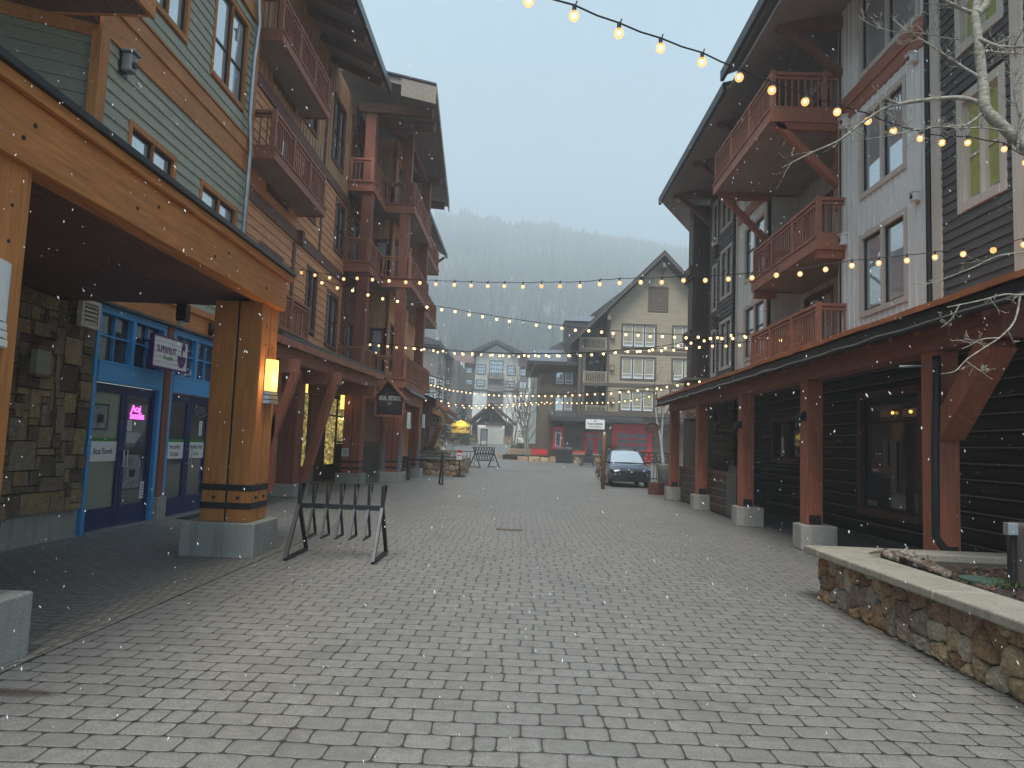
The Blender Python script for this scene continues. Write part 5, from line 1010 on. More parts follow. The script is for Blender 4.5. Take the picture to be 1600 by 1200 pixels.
def redbits():
    r = D.rect(957, 662, 1018, 724); q = MB(); frame(q, D, r[0], r[1], gz0, r[3], .45, -.1, .12); q.fb(D, r[0]+.45, r[1]-.45, r[3]-.75, r[3]-.46, -.05, .1); o = q.build('garage_door', M['redp'], gd)
    q = MB(); a, b = r[0]+.45, r[1]-.45; zt_ = r[3]-.75; hh = (zt_-gz0-.6)/4
    for k in range(5): q.fb(D, a, b, gz0+.6+hh*k-.07, gz0+.6+hh*k+.07, -.04, .06)
    q.fb(D, (a+b)/2-.06, (a+b)/2+.06, gz0+.6, zt_, -.04, .05); q.fb(D, a, b, gz0, gz0+.55, -.04, .055); q.each('door_rail', M['redp'], o)
    q = MB(); q.fb(D, a, b, gz0+.5, zt_, -.08, -.05); q.build('door_pane', M['glassd'], o)
    r = D.rect(914, 675, 946, 715)
    q = MB(); frame(q, D, r[0], r[1], gz0, r[3], .13, 0, .1); m_ = (r[0]+r[1])/2
    q.fb(D, m_-.07, m_+.07, gz0, r[3]-.1, 0, .09); o = q.build('door_surround', M['redp'], gd)
    for a, b in ((r[0]+.13, m_-.07), (m_+.07, r[1]-.13)):
        q = MB(); frame(q, D, a, b, gz0+.05, r[3]-.5, .13, 0, .07); d = q.build('door', M['redp'], o); q = MB(); q.fb(D, a+.1, b-.1, gz0+.1, r[3]-.55, .0, .02); q.fb(D, a, b, r[3]-.5, r[3]-.1, 0, .02); q.build('door_pane', M['glassd'], o)
    for (xa, ya, xb, yb_) in ((864, 667, 880, 702),):
        r = D.rect(xa, ya, xb, yb_); q = MB(); frame(q, D, r[0], r[1], r[2], r[3], .22, .0, .12); o = q.build('window', M['redp'], gd); q = MB(); frame(q, D, r[0]+.24, r[1]-.24, r[2]+.22, r[3]-.5, .09, 0, .1); q.build('sash', M['white'], o); q = MB(); q.fb(D, r[0]+.1, r[1]-.1, r[2]+.1, r[3]-.1, 0, .04); q.build('pane', M['glassd'], o)
    for (xa, ya, xb, yb_) in ((884, 665, 897, 712), (899, 682, 908, 700)):
        r = D.rect(xa, ya, xb, yb_); q = MB(); frame(q, D, r[0], r[1], r[2], r[3], .09, .0, .08); o = q.build('window', M['tantrim'], gd); q = MB(); q.fb(D, r[0]+.05, r[1]-.05, r[2]+.05, r[3]-.05, 0, .04); q.build('pane', M['glassd'], o)
redbits()
r = FF(63.4).rect(915, 655, 944, 671); FS = FF(63.1); t = thing('black_and_white_shop_sign', 'white rectangular shop sign with black lettering above the red double doors', 'sign', FS.p((r[0]+r[1])/2, r[2], 0)); q = MB(); q.fb(FS, *r, -.08, 0); q.build('board', M['white'], t)
cx = (r[0]+r[1])/2; h = r[3]-r[2]; text(FS, cx, r[2]+h*.52, .004, h*.27, 'BLACK DIAMOND', M['ink'], t, sx=.72, bold=.008); q = MB(); q.fb(FS, cx-.1, cx-.02, r[3]-.2, r[3]-.1, 0, .01); q.fb(FS, cx+.02, cx+.1, r[3]-.2, r[3]-.1, 0, .01); q.fb(FS, cx-.5, cx+.5, r[2]+h*.27, r[2]+h*.3, 0, .008); q.fb(FS, cx-.6, cx+.6, r[2]+h*.17, r[2]+h*.2, 0, .008); q.build('emblem', M['ink'], t)
for i, (x, y) in enumerate(((957, 526), (956, 575), (956, 626))):
    u, z = dp(x, y); t = thing('wall_lantern', ('brown lantern on the tan wall level with the top row of windows', 'brown lantern on the tan wall level with the middle row of windows', 'brown lantern on the tan wall level with the lowest row of windows')[i], 'lamp', D.p(u, z, 0)); m = MB(); m.fb(D, u-.16, u+.16, z-.2, z+.2, .03, .3); m.build('lamp_glass', M['blind'], t); m = MB(); frame(m, D, u-.2, u+.2, z-.26, z+.26, .06, .0, .33); m.build('frame', M['brown_z'], t)
# ================================================================== far buildings
def far_win(F, par, x0, y0, x1, y1, cols=2, rows=2, mat='tantrim'):
    r = F.rect(x0, y0, x1, y1); q = MB(); frame(q, F, r[0], r[1], r[2], r[3], .16, 0, .12)
    n = cols*2
    for k in range(1, n): u = r[0]+(r[1]-r[0])*k/n; q.fb(F, u-.05, u+.05, r[2]+.1, r[3]-.1, 0, .1)
    for k in range(1, rows): z = r[2]+(r[3]-r[2])*k/rows; q.fb(F, r[0]+.1, r[1]-.1, z-.05, z+.05, 0, .09)
    o = q.build('window', M['roofd'], par); q = MB(); q.fb(F, r[0]+.1, r[1]-.1, r[2]+.1, r[3]-.1, 0, .03); q.build('pane', M['glass'], o)
E_ = FF(150); M['stucco'] = plain('grey_stucco', (.5, .49, .43), .9, scale=.5); M['stuccow'] = plain('white_stucco', (.78, .78, .74), .9, scale=.5); M['slate'] = plain('brown_grey_board', (.19, .165, .15), .85, scale=1); M['rtile'] = plain('red_roof_tile', (.20, .10, .09), .8, scale=2)
ge = thing('gabled_apartment_block', 'grey stucco apartment block with low gable seen through the haze', 'building', (-6, 150, 1.7))
def X_(x, y, F): return F.px(x, y)[0]
def Z_(x, y, F): return F.px(x, y)[1]
l, r_ = X_(742, 600, E_), X_(812, 600, E_); zt = Z_(775, 552, E_); zw = Z_(775, 610, E_)
m = MB(); m.prism([(l, zw), (r_, zw), (r_, zt-1), (X_(776, 540, E_), Z_(776, 539, E_)), (l, zt-1)], lambda u, z: E_.p(u, z, 0), lambda u, z: E_.p(u, z, -14)); m.build('wall', M['stucco'], ge)
m = MB(); m.fb(E_, l-.3, X_(762, 600, E_), 1, zw-.2, -10, .3); m.fb(E_, X_(787, 600, E_), X_(828, 600, E_), 1, zw-.2, -10, .3); m.build('wall', M['stuccow'], ge)
m = MB(); m.fb(E_, X_(762, 600, E_), X_(787, 600, E_), 5, Z_(775, 590, E_), -2, .6); m.build('balcony_bay', M['slate'], ge); m = MB(); m.fb(E_, X_(735, 600, E_), X_(800, 600, E_), 1, 5.2, -2, 1.2); m.build('pale_backdrop', M['stucco'], ge)  # low pale slab added as the bright hazy ground seen through the pavilion
m = MB(); m.fb(E_, l-.5, X_(762, 600, E_), zw-.3, zw+.1, 0, .5); m.fb(E_, X_(787, 600, E_), r_, zw-.3, zw+.1, 0, .5); m.each('belt_course', M['roofd'], ge)
a = E_.px(776, 533); b = E_.px(742, 549); c = E_.px(817, 554); d = E_.px(828, 562)
m = MB(); m.prism([(b[0]-.5, b[1]-.6), (a[0], a[1]-.6), (c[0]+1, c[1]-.9), (c[0]+1, c[1]-.1), (a[0], a[1]+.2), (b[0]-.5, b[1]+.1)], lambda u, z: E_.p(u, z, 1.5), lambda u, z: E_.p(u, z, -15)); m.build('roof', M['roofd'], ge)
m = MB(); s = .1
q0, q1 = X_(745, 560, E_), X_(735, 575, E_)
m.fb(E_, X_(690, 600, E_), l, 1, Z_(700, 575, E_), -12, -1.5); m.build('wall', M['slate'], ge)
m = MB(); m.hexa([E_.p(X_(692, 570, E_), Z_(700, 563, E_), -.5), E_.p(l+.5, Z_(742, 568, E_), -.5), E_.p(l+.5, Z_(742, 568, E_), -12), E_.p(X_(692, 570, E_), Z_(700, 563, E_), -12), E_.p(X_(706, 550, E_), Z_(706, 549, E_), -6), E_.p(l+.5, Z_(742, 550, E_), -6), E_.p(l+.5, Z_(742, 550, E_), -8), E_.p(X_(706, 550, E_), Z_(706, 549, E_), -8)]); m.build('roof', M['rtile'], ge)
m = MB(); m.fb(E_, r_, X_(832, 600, E_), 1, Z_(825, 578, E_), -12, -1); m.build('wall', M['stucco'], ge); m = MB(); m.fb(E_, X_(810, 570, E_), X_(836, 570, E_), Z_(825, 573, E_), Z_(825, 560, E_), -12, .2); m.build('roof', M['rtile'], ge)
m = MB(); m.fb(E_, X_(807, 600, E_), X_(809, 600, E_), 1, Z_(808, 592, E_), .3, 1); m.fb(E_, X_(826, 600, E_), X_(828, 600, E_), 1, Z_(826, 592, E_), .3, 1); m.fb(E_, X_(718, 600, E_), X_(721, 600, E_), 1, Z_(720, 566, E_), -1.5, 0); m.fb(E_, X_(722.5, 600, E_), X_(724, 600, E_), 1, Z_(720, 566, E_), -1.5, 0); m.each('column', M['stuccow'], ge)
for w_ in ((745, 569, 759, 585, 2, 3), (765, 563, 786, 584, 3, 3), (792, 571, 805, 587, 2, 3), (812, 576, 824, 588, 2, 2), (744, 593, 758, 604, 2, 2), (764, 593, 786, 607, 3, 2), (790, 595, 804, 606, 2, 2), (811, 595, 824, 608, 1, 1), (744, 611, 758, 622, 3, 2), (762, 613, 786, 622, 3, 1), (789, 613, 803, 624, 2, 2), (743, 630, 757, 640, 3, 1), (789, 632, 803, 640, 3, 1), (728, 574, 738, 584, 2, 2), (727, 592, 738, 602, 2, 2), (727, 611, 738, 621, 2, 2), (812, 616, 824, 626, 2, 2)): far_win(E_, ge, *w_)
m = MB()
for (xa, xb, y) in ((762, 788, 592), (762, 788, 611)):
    a, b = X_(xa, y, E_), X_(xb, y, E_); z = Z_(775, y, E_); m.fb(E_, a, b, z-.2, z+.1, .3, 1.8); m.fb(E_, a, b, z+.1, z+1.1, 1.7, 1.8)
m.build('balcony', M['slate'], ge)
# closer white and brown block, left
L_ = FF(105); gl = thing('white_and_brown_block', 'white stucco and brown timber apartment block behind the red building', 'building', (-13, 105, 1.7))
m = MB(); m.fb(L_, -22, X_(692, 600, L_), 1, Z_(680, 578, L_), -14, 0); m.build('wall', M['stuccow'], gl)
m = MB(); m.fb(L_, -22, X_(694, 600, L_), Z_(680, 585, L_), Z_(680, 545, L_), -14, .1); m.fb(L_, X_(688, 600, L_), X_(712, 600, L_), 1, Z_(700, 560, L_), -16, -2); m.build('upper_wall', M['slate'], gl)
m = MB(); a = L_.px(668, 528); b = L_.px(690, 535); c = L_.px(706, 556); m.prism([(-22, a[1]-.3), (a[0], a[1]), (b[0], b[1]), (c[0], c[1]), (c[0], c[1]-.4), (b[0]-.2, b[1]-.5), (-22, a[1]-.8)], lambda u, z: L_.p(u, z, 1), lambda u, z: L_.p(u, z, -15)); m.build('roof', M['roofd'], gl)
m = MB()
for x in (682.5, 690): m.fb(L_, X_(x, 600, L_), X_(x+1.3, 600, L_), 1, Z_(690, 552, L_), .1, .5)
for y in (583, 605, 625): m.fb(L_, -20, X_(692, 600, L_), Z_(680, y, L_)-.1, Z_(680, y, L_)+.1, 0, .4)
m.each('timber', M['slate'], gl)
for w_ in ((668, 592, 678, 604), (668, 612, 678, 622), (696, 573, 703, 583), (696, 592, 703, 602), (697, 612, 704, 621)): far_win(L_ if w_[0] < 690 else FF(107), gl, *w_, 1, 2)
# small overhanging eave visible between
m = MB()
for k, (z, w_) in enumerate(((588, 3.4),)): a = FF(88).px(688, z)
m.hexa([(-17, 88, a[1]+1.8), (a[0], 88, a[1]-.2), (a[0], 92, a[1]-.2), (-17, 92, a[1]+1.8), (-17, 88, a[1]+2.1), (a[0], 88, a[1]+.1), (a[0], 92, a[1]+.1), (-17, 92, a[1]+2.1)]); m.build('side_eave', M['slate'], gl)
# covered pavilion
Pv = FF(104); pz = gz(104); gp = thing('covered_pavilion', 'brown timber pavilion with shingled gable and stone piers at the square', 'pavilion', (-4, 104, pz))
pa = Pv.px(768, 634); pl_ = Pv.px(733, 662); pr = Pv.px(806, 665)
M['pav'] = plain('pavilion_shingle', (.10, .062, .05), .85, var=.3, scale=3); gable(Pv, gp, pa[0], pa[1], pl_[0], pl_[1], pr[0], pr[1], .35, 2, -6, 'pav')
m = MB(); m.prism([(pl_[0]+1.2, pl_[1]+.3), (pa[0], pa[1]-.2), (pr[0]-1.2, pr[1]+.3)], lambda u, z: Pv.p(u, z, .2), lambda u, z: Pv.p(u, z, .1)); m.build('gable_wall', M['pav'], gp); m = MB(); o0, o1 = X_(744, 680, Pv), X_(787, 680, Pv); zt_ = Z_(766, 665, Pv)
m.fb(Pv, pl_[0]+.6, pr[0]-.6, zt_, zt_+.45, .5, 1.0)
m.beam(Pv.p(pa[0]-1.6, zt_+.4, 1), Pv.p(pa[0], pa[1]-1.0, 1), .25, .2); m.beam(Pv.p(pa[0]+1.6, zt_+.4, 1), Pv.p(pa[0], pa[1]-1.0, 1), .25, .2); m.beam(Pv.p(pa[0], zt_+.4, 1), Pv.p(pa[0], pa[1]-.6, 1), .2, .2); m.build('truss', M['tantrim'], gp)
m = MB()
for a, b in ((X_(737, 690, Pv), o0-.1), (o1+.1, X_(799, 690, Pv))): m.fb(Pv, a, b, pz+1.0, zt_+.1, -4.5, .6)
m.each('post', M['pav'], gp); m = MB()
for a, b in ((X_(735, 690, Pv), o0), (o1, X_(801, 690, Pv))): rubble(m, FF(103.2), a, b, pz-.3, pz+1.1, .45, seed=int(a*3)+40); m.fb(FF(103.25), a, b, pz-.3, pz+1.1, -5, 0)
m.build('stone_wall', M['rubble'], gp)
# bright view through the pavilion is the pale slab added behind it
# ================================================================== left middle: small shop with pent canopy, planters, racks, signs
sh = thing('small_shop_wing', 'single storey red shop wing with sloping canopy behind the tower', 'building', (-7, 48, 0))
C0 = FL(-6.8)
m = MB(); lap(m, C0, 42.2, 56, 0, 4.6, .2, [(44, 47, .6, 2.8), (49, 52, .6, 2.8)]); m.box(-12, -6.82, 42.1, 56, 0, 4.6); m.build('wall', M['red_y'], sh)
for r in ((44, 47, .6, 2.8), (49, 52, .6, 2.8)): window(C0, sh, r, .12, 'brown_z', cols=2, d=.06)
a = onX(665, 628, -4.4); 
p0 = onY(664, 627, 40); p1 = onY(713, 650, 56)
m = MB(); m.hexa([(-7.5, 40, 5.0), (p0.x+.6, 40, p0.z), (p1.x, 56, p1.z), (-7.5, 56, 5.0), (-7.5, 40, 5.15), (p0.x+.6, 40, p0.z+.15), (p1.x, 56, p1.z+.15), (-7.5, 56, 5.15)]); m.build('canopy_roof', M['roofd'], sh)
m = MB(); m.beam((p0.x+.6, 40, p0.z-.05), (p1.x, 56, p1.z-.05), .1, .3); m.beam((p0.x+.3, 40.3, p0.z-.45), (p1.x-.3, 55.8, p1.z-.5), .25, .35); c1 = onY(674, 698, 44); c2 = onY(692, 656, 44.2); m.beam(c1, c2, .35, .35, (0, 1, 0)); m.each('canopy_beam', M['red_y'], sh)
def planter_box(name, label, x0, x1, y0, y1, h, seed, sz=.3):
    t = thing(name, label, 'planter', ((x0+x1)/2, y0, gz(y0))); g = gz(y0); m = MB(); rubble(m, FF(y0), x0, x1, g-.05, g+h, sz, seed=seed); rubble(m, FL(x1), y0, y1, g-.05, g+h, sz, seed=seed+1); m.build('stone_wall', M['rubble'], t, smooth=True)
    m = MB(); m.box(x0, x1-.04, y0+.04, y1, g-.1, g+h-.01); m.build('mortar_bed', M['mortar'], t); m = MB(); m.box(x0-.08, x1+.08, y0-.08, y1+.08, g+h, g+h+.08); m.each('cap', M['cap'], t, bevel=.015); m = MB(); m.box(x0+.3, x1-.25, y0+.3, y1-.3, g+h+.05, g+h+.09); m.build('soil', M['soil'], t); return t
planter_box('stone_planter', 'long rubble stone planter beyond the red tower, nearest of the left pair', -6.2, -2.95, 35.6, 41, .78, 51)
planter_box('stone_planter', 'smaller rubble stone planter behind the long one near the canopy strut', -7.0, -4.5, 43.5, 46.5, 1.0, 61)
bush('planter_shrub', 'low pale dried shrub in the far left stone planter', -5.6, 44.8, .6, .4, 'straw', 260, 5, z0=1.05)
def spot(x, y, Y=None):
    if Y is None: p = on(x, y, (0, 0, 0), (0, 0, 1)); return p
    return onY(x, y, Y)
def bike_rack(label, P, Q, h, foot, n, bar, vt=.3, hang=.42, grp='bike racks of welded bar'):
    P = Vector(P); Q = Vector(Q); d = (Q-P).normalized(); s = Vector((-d.y, d.x, 0)) ; t = thing('bike_rack', label, 'bike rack', tuple((P+Q)/2), grp); U = Vector((0, 0, 1)); L = (Q-P).length
    m = MB(); m.beam(P+U*h, Q+U*h, bar, bar*1.25); m.build('top_rail', M['rack'], t, bevel=.004)
    for k, e in enumerate((P, Q)):
        m = MB(); a = e+s*foot/2; b = e-s*foot/2; c = e+U*h
        m.beam(a+U*.02, c+s*.02, bar*.9, bar*.9, d); m.beam(b+U*.02, c-s*.02, bar*.9, bar*.9, d); m.beam(a+U*.025, b+U*.025, bar*.9, bar*.8)
        m.beam(c, c+U*vt+s*foot*.22, bar*.9, bar*.8, d); m.beam(c, c+U*vt-s*foot*.0, bar*.9, bar*.8, d); m.beam(c+U*vt+s*foot*.22, c+U*vt, bar*.9, bar*.5)
        m.build('end_frame', M['rack'], t, bevel=.004)
    for i in range(1, n+1):
        c = P+(Q-P)*i/(n+1)+U*h; m = MB(); w_ = bar*.55
        m.beam(c, c+U*vt+s*foot*.2, w_, w_, d); m.beam(c, c+U*vt-s*foot*.02, w_, w_, d); m.beam(c+U*vt+s*foot*.2, c+U*vt-s*foot*.02, w_, w_)
        m.beam(c, c-U*hang+s*foot*.22, w_, w_, d); m.beam(c, c-U*hang-s*foot*.22, w_, w_, d); m.beam(c-U*hang+s*foot*.22, c-U*hang-s*foot*.22, w_, w_)
        m.build('wheel_holder', M['rack'], t)
    return t
bike_rack('dark steel bike rack standing alone beside the orange pillar plinth', (-3.0, 9.83, 0), (-1.86, 9.83, 0), .68, .92, 5, .055, .30, .40)
bike_rack('bike rack standing upright beyond the long stone planter', (-3.15, 49.8, gz(50)), (-1.9, 51.2, gz(51)), .95, 1.1, 6, .07, .45, .5)
# rail barrier
q1 = spot(637, 750); q2 = spot(689, 757); t = thing('rail_barrier', 'low dark rail barrier between the tower pillar and the street', 'barrier', tuple((q1+q2)/2)); h1 = onY(640, 710, q1.y).z; h2 = onY(695, 708, q2.y).z
for (b, hh) in ((q1, 1.25), (q2, 1.2)):
    m = MB(); m.beam((b.x-.1, b.y+.25, 0), (b.x+.02, b.y, hh), .06, .06); m.beam((b.x+.08, b.y-.2, 0), (b.x+.02, b.y, hh), .06, .06); m.beam((b.x-.1, b.y+.25, .03), (b.x+.08, b.y-.2, .03), .05, .05); m.build('leg', M['rack'], t)
m = MB(); m.beam((q1.x, q1.y, .88), (q2.x, q2.y, .86), .05, .07); m.build('rail', M['rack'], t)
# notice stand at the planter
b = Vector((-2.95, 34.9, 0)); t = thing('notice_stand', 'red and white notice on a dark pole with round base before the planter', 'sign', tuple(b)); m = MB(); m.tube([(b.x, b.y, 0), (b.x, b.y, .05)], .34, 20); m.build('base', M['black'], t); m = MB(); m.tube([(b.x, b.y, .05), (b.x, b.y, 1.3)], .03, 8); m.build('pole', M['black'], t); r = FF(34.84).rect(720, 706, 727, 722); m = MB(); m.fb(FF(34.84), b.x-.16, b.x+.1, .82, 1.28, 0, .02); m.build('board', M['white'], t); m = MB(); m.fb(FF(34.84), b.x-.16, b.x+.1, 1.16, 1.28, .02, .024); m.fb(FF(34.84), b.x-.12, b.x+.06, 1.0, 1.05, .02, .024); m.build('red_band', M['redp'], t)
m = MB(); m.beam((-2.78, 35.2, .05), (-2.7, 35.0, 1.2), .04, .04) if 0 else None
# hanging signs left
Sg = FF(43); r = Sg.rect(675, 648, 693, 667); t = thing('round_logo_sign', 'tan square hanging sign with dark round emblem beside the canopy strut', 'sign', Sg.p(r[0], r[2], 0)); m = MB(); m.fb(Sg, *r, -.06, 0); m.build('board', plain('tan_board', (.33, .24, .15), .7), t); cx, cz = (r[0]+r[1])/2, (r[2]+r[3])/2+.05; m = MB(); m.tube([Sg.p(cx+.2*math.cos(k*math.pi/12), cz+.2*math.sin(k*math.pi/12), .01) for k in range(25)], .025, 5); m.prism([(cx-.1, cz-.08), (cx+.02, cz-.12), (cx+.12, cz+.0), (cx+.06, cz+.11), (cx-.06, cz+.1), (cx-.02, cz+.01)], lambda u, z: Sg.p(u, z, .001), lambda u, z: Sg.p(u, z, .012)); m.fb(Sg, r[0]+.08, r[1]-.08, r[2]+.05, r[2]+.09, 0, .01); m.build('emblem', M['ink'], t)
Sg = FF(46); r = Sg.rect(705, 660, 735, 678); t = thing('mercantile_sign', 'yellow lit oval topped sign reading mercantile hanging at the shop end', 'sign', Sg.p(r[0], r[2], 0)); m = MB(); m.fb(Sg, *r, -.08, 0); m.build('board', M['blind'], t); m = MB(); cx = (r[0]+r[1])/2; cz = (r[2]+r[3])/2
m.prism([(cx+.38*math.cos(math.pi*k/14), r[3]-.02+.14*math.sin(math.pi*k/14)) for k in range(15)], lambda u, z: Sg.p(u, z, -.06), lambda u, z: Sg.p(u, z, -.01)); m.build('crest', M['blind'], t)
m = MB(); frame(m, Sg, r[0], r[1], r[2], r[3], .03, 0, .02); m.build('frame', M['ink'], t); text(Sg, cx, cz, .012, .27, 'MERCANTILE', M['ink'], t, sx=.72, bold=.01)
m = MB(); m.tube([Sg.p(cx-1.6, r[3]+.28, -.04), Sg.p(cx+.5, r[3]+.22, -.04)], .025, 6); m.build('bracket', M['black'], t); m = MB(); m.tube([Sg.p(cx, r[3]+.22, -.04), Sg.p(cx, r[3]+.24, .28), Sg.p(cx, r[3]+.14, .34)], .015, 6); m.build('lamp_arm', M['redp'], t)
m = MB(); m.ball(Sg.p(cx, r[3]+.1, .34), .05, 8, 6); m.build('lamp_bulb', M['warm'], t)
li = bpy.data.lights.new('sign_light', 'POINT'); li.energy = 18; li.color = (1, .68, .1); li.shadow_soft_size = .05; lo = bpy.data.objects.new('sign_light', li); lo.location = Sg.p(cx, r[3]-.02, .42); col.objects.link(lo)
# directory kiosk near pavilion and banner
kz = gz(88); Kf = FF(88); r = Kf.rect(751, 674, 761, 700); t = thing('map_kiosk', 'narrow black framed map kiosk before the pavilion opening', 'kiosk', Kf.p(r[0], kz, 0)); m = MB(); frame(m, Kf, r[0], r[1], kz, kz+2.1, .1, -.15, 0); m.build('frame', M['black'], t); m = MB(); m.fb(Kf, r[0]+.1, r[1]-.1, kz+.6, kz+2.0, -.1, -.05); m.build('panel', M['fin'], t)
Kf = FF(80); kz = gz(80); a = Kf.px(807, 671); b = Kf.px(824, 698); t = thing('info_board', 'blue and white information board behind the bare tree at the square', 'sign', Kf.p(a[0], kz, 0)); m = MB(); m.fb(Kf, a[0], b[0], a[1]-.95, a[1], -.06, 0); m.build('board', M['white'], t); m = MB()
for z in (.25, .5, .75): m.fb(Kf, a[0]+.1, b[0]-.1, a[1]-z-.04, a[1]-z+.04, 0, .01)
m.build('print_lines', M['ink'], t); m = MB()
for u in (a[0]+.15, b[0]-.15): m.fb(Kf, u-.05, u+.05, kz, a[1]-.95, -.06, 0)
m.each('post', M['fin'], t)
# winding white ramp ropes and fence behind planters
t = thing('iron_fence', 'low black iron fence behind the far left stone planter', 'fence', (-5.5, 50, gz(50))); m = MB()
for k in range(17): x = -7.8+k*.28; m.beam((x, 50+.1*k, gz(50)), (x+rnd.uniform(-.04, .04), 50+.1*k, gz(50)+1.05), .035, .035)
m.beam((-7.8, 50, gz(50)+1.05), (-3.3, 51.6, gz(50)+1.05), .04, .05); m.beam((-7.8, 50, gz(50)+.25), (-3.3, 51.6, gz(50)+.25), .03, .03); m.build('bar', M['black'], t)
t = thing('rope_awning', 'pale slatted sloping screen between iron fence and far bike rack', 'screen', (-3.8, 54, gz(54))); m = MB(); A0 = onY(697, 692, 58); B0 = onY(728, 712, 48)
for k in range(6): o = Vector((0, 0, -.11*k)); m.beam(A0+o, B0+o+Vector((.0, 0, -.02*k)), .03, .05)
m.build('slat', M['white'], t); m = MB(); m.beam(B0, (B0.x, B0.y, gz(48)), .05, .05); m.beam(A0, (A0.x, A0.y, gz(58)), .05, .05); m.each('post', M['black'], t)
# central planter with tree
ce = thing('tree_planter', 'low rough stone planter ring round the bare tree at the square', 'planter', (1.2, 66, gz(62)))
m = MB(); P = [(781, 712, 66), (793, 718, 64), (812, 721, 63), (830, 723.5, 62.4), (848, 724, 62.6), (862, 721, 63.6)]
for i, (x, y, Y) in enumerate(P):
    g = gz(Y)-.05; X = (x-817)/1115*Y; X2 = ((P[i+1][0] if i+1 < len(P) else 872)-817)/1115*Y
    for k in range(1):
        w_ = (X2-X); a = X; hh = rnd.uniform(.38, .5); m.hexa([(a, Y+rnd.uniform(-.1, .1), g), (a+w_*.96, Y+rnd.uniform(-.1, .1), g), (a+w_, Y+1.2, g), (a, Y+1.2, g), (a+.03, Y+.06, g+hh), (a+w_*.93, Y+.05, g+hh*rnd.uniform(.85, 1)), (a+w_, Y+1.1, g+hh), (a, Y+1.1, g+hh)])
m.box(-1.2, 2.2, 69, 72, gz(69)-.1, gz(69)+.75); m.box(-.3, 1.6, 71, 74, gz(71)-.1, gz(71)+1.2); m.build('stone', M['rubble'], ce, bevel=.05)
m = MB(); m.box(-1.6, 2.8, 64, 72, gz(64)-.2, gz(64)+.42); m.build('soil', M['soil'], ce)
bare_tree('bare_aspen', 'tall bare forked tree in the central stone planter', .65, 64.5, 7.2, .9, 3, 'bark', 4, 3, gz(64)+.3)
bare_tree('bare_sapling', 'thin bare sapling left of the forked tree by the square', -.8, 72, 6, 1.0, 2, 'twig', 12, 3)
bush('low_juniper', 'small dark green juniper at the foot of the forked bare tree', -.2, 70.5, .9, .9, 'shrub', 300, 3, z0=gz(70)+.5)
# bins, benches, plastic, easel in front of the tan building
b_ = spot(886, 729); bin_(3.75, 62.0, 1.4, .9, 1.2, 'wide dark double trash bin beside the stone wall at the square', gz(62))
st_ = thing('low_stone_wall', 'low rubble wall in front of the red double doors', 'wall', (7, 63, gz(62))); m = MB(); rubble(m, FF(62.4), 4.6, 8.3, gz(62)-.1, gz(62)+.75, .4, seed=71); m.build('stone_wall', M['rubble'], st_, smooth=True); m = MB(); m.box(4.6, 8.3, 62.45, 62.9, gz(62)-.1, gz(62)+.74); m.build('mortar_bed', M['mortar'], st_); m = MB(); m.box(4.5, 8.4, 62.2, 63, gz(62)+.75, gz(62)+.87); m.each('cap', M['cap'], st_)
def bench(label, x, y, w_, mat, grp):
    g = gz(y); t = thing('bench', label, 'bench', (x, y, g), grp); m = MB(); m.box(x-w_/2, x+w_/2, y-.2, y+.25, g+.42, g+.5); m.build('seat', mat, t); m = MB(); m.box(x-w_/2, x+w_/2, y+.25, y+.31, g+.55, g+.95); m.build('backrest', mat, t)
    for s in (-1, 1): m = MB(); m.box(x+s*(w_/2-.1)-.04, x+s*(w_/2-.1)+.04, y-.18, y+.3, g, g+.42); m.build('leg', mat, t)
bench('red bench against the wall behind the low stone wall', 5.3, 64.2, 1.3, M['redp'], 'red benches before the tan building'); bench('red bench left of the tan building behind the planter', 1.7, 65.6, 1.5, M['redp'], 'red benches before the tan building')
t = thing('blue_chairs', 'stacked bright blue plastic chairs between the window and red doors', 'chairs', (4.3, 64, gz(64))); g = gz(64); m = MB()
for k in range(3): m.box(4.0+k*.02, 4.5+k*.02, 63.8, 64.3, g+.45+k*.14, g+.5+k*.14); m.box(4.0+k*.02, 4.5+k*.02, 64.28, 64.34, g+.55+k*.14, g+1.05+k*.14)
m.build('seat', M['bluep'], t)
for s in (4.05, 4.42): m = MB(); m.box(s, s+.05, 63.85, 64.25, g, g+.45); m.build('leg', M['bluep'], t)
t = thing('easel_stand', 'black pyramid shaped stand in front of the low stone wall', 'stand', (5.6, 58, 0)); g = gz(58); cx = (911-817)/1115*58+.6; m = MB(); top = Vector((cx, 58, g+1.55))
for a, b in ((-.75, -.3), (.75, -.3), (.5, .5), (-.5, .5)): m.beam((cx+a, 58+b, g), top, .07, .07)
for hgt, w_ in ((.15, .68), (.6, .46), (1.0, .27)): m.beam((cx-w_, 57.85, g+hgt), (cx+w_, 57.85, g+hgt), .04, .05)
m.build('leg', M['black'], t); m = MB(); m.hexa([(cx-.5, 57.8, g+.25), (cx+.5, 57.8, g+.25), (cx+.5, 57.9, g+.25), (cx-.5, 57.9, g+.25), (cx-.15, 57.95, g+1.15), (cx+.15, 57.95, g+1.15), (cx+.15, 58, g+1.15), (cx-.15, 58, g+1.15)]); m.build('panel', M['rack'], t)
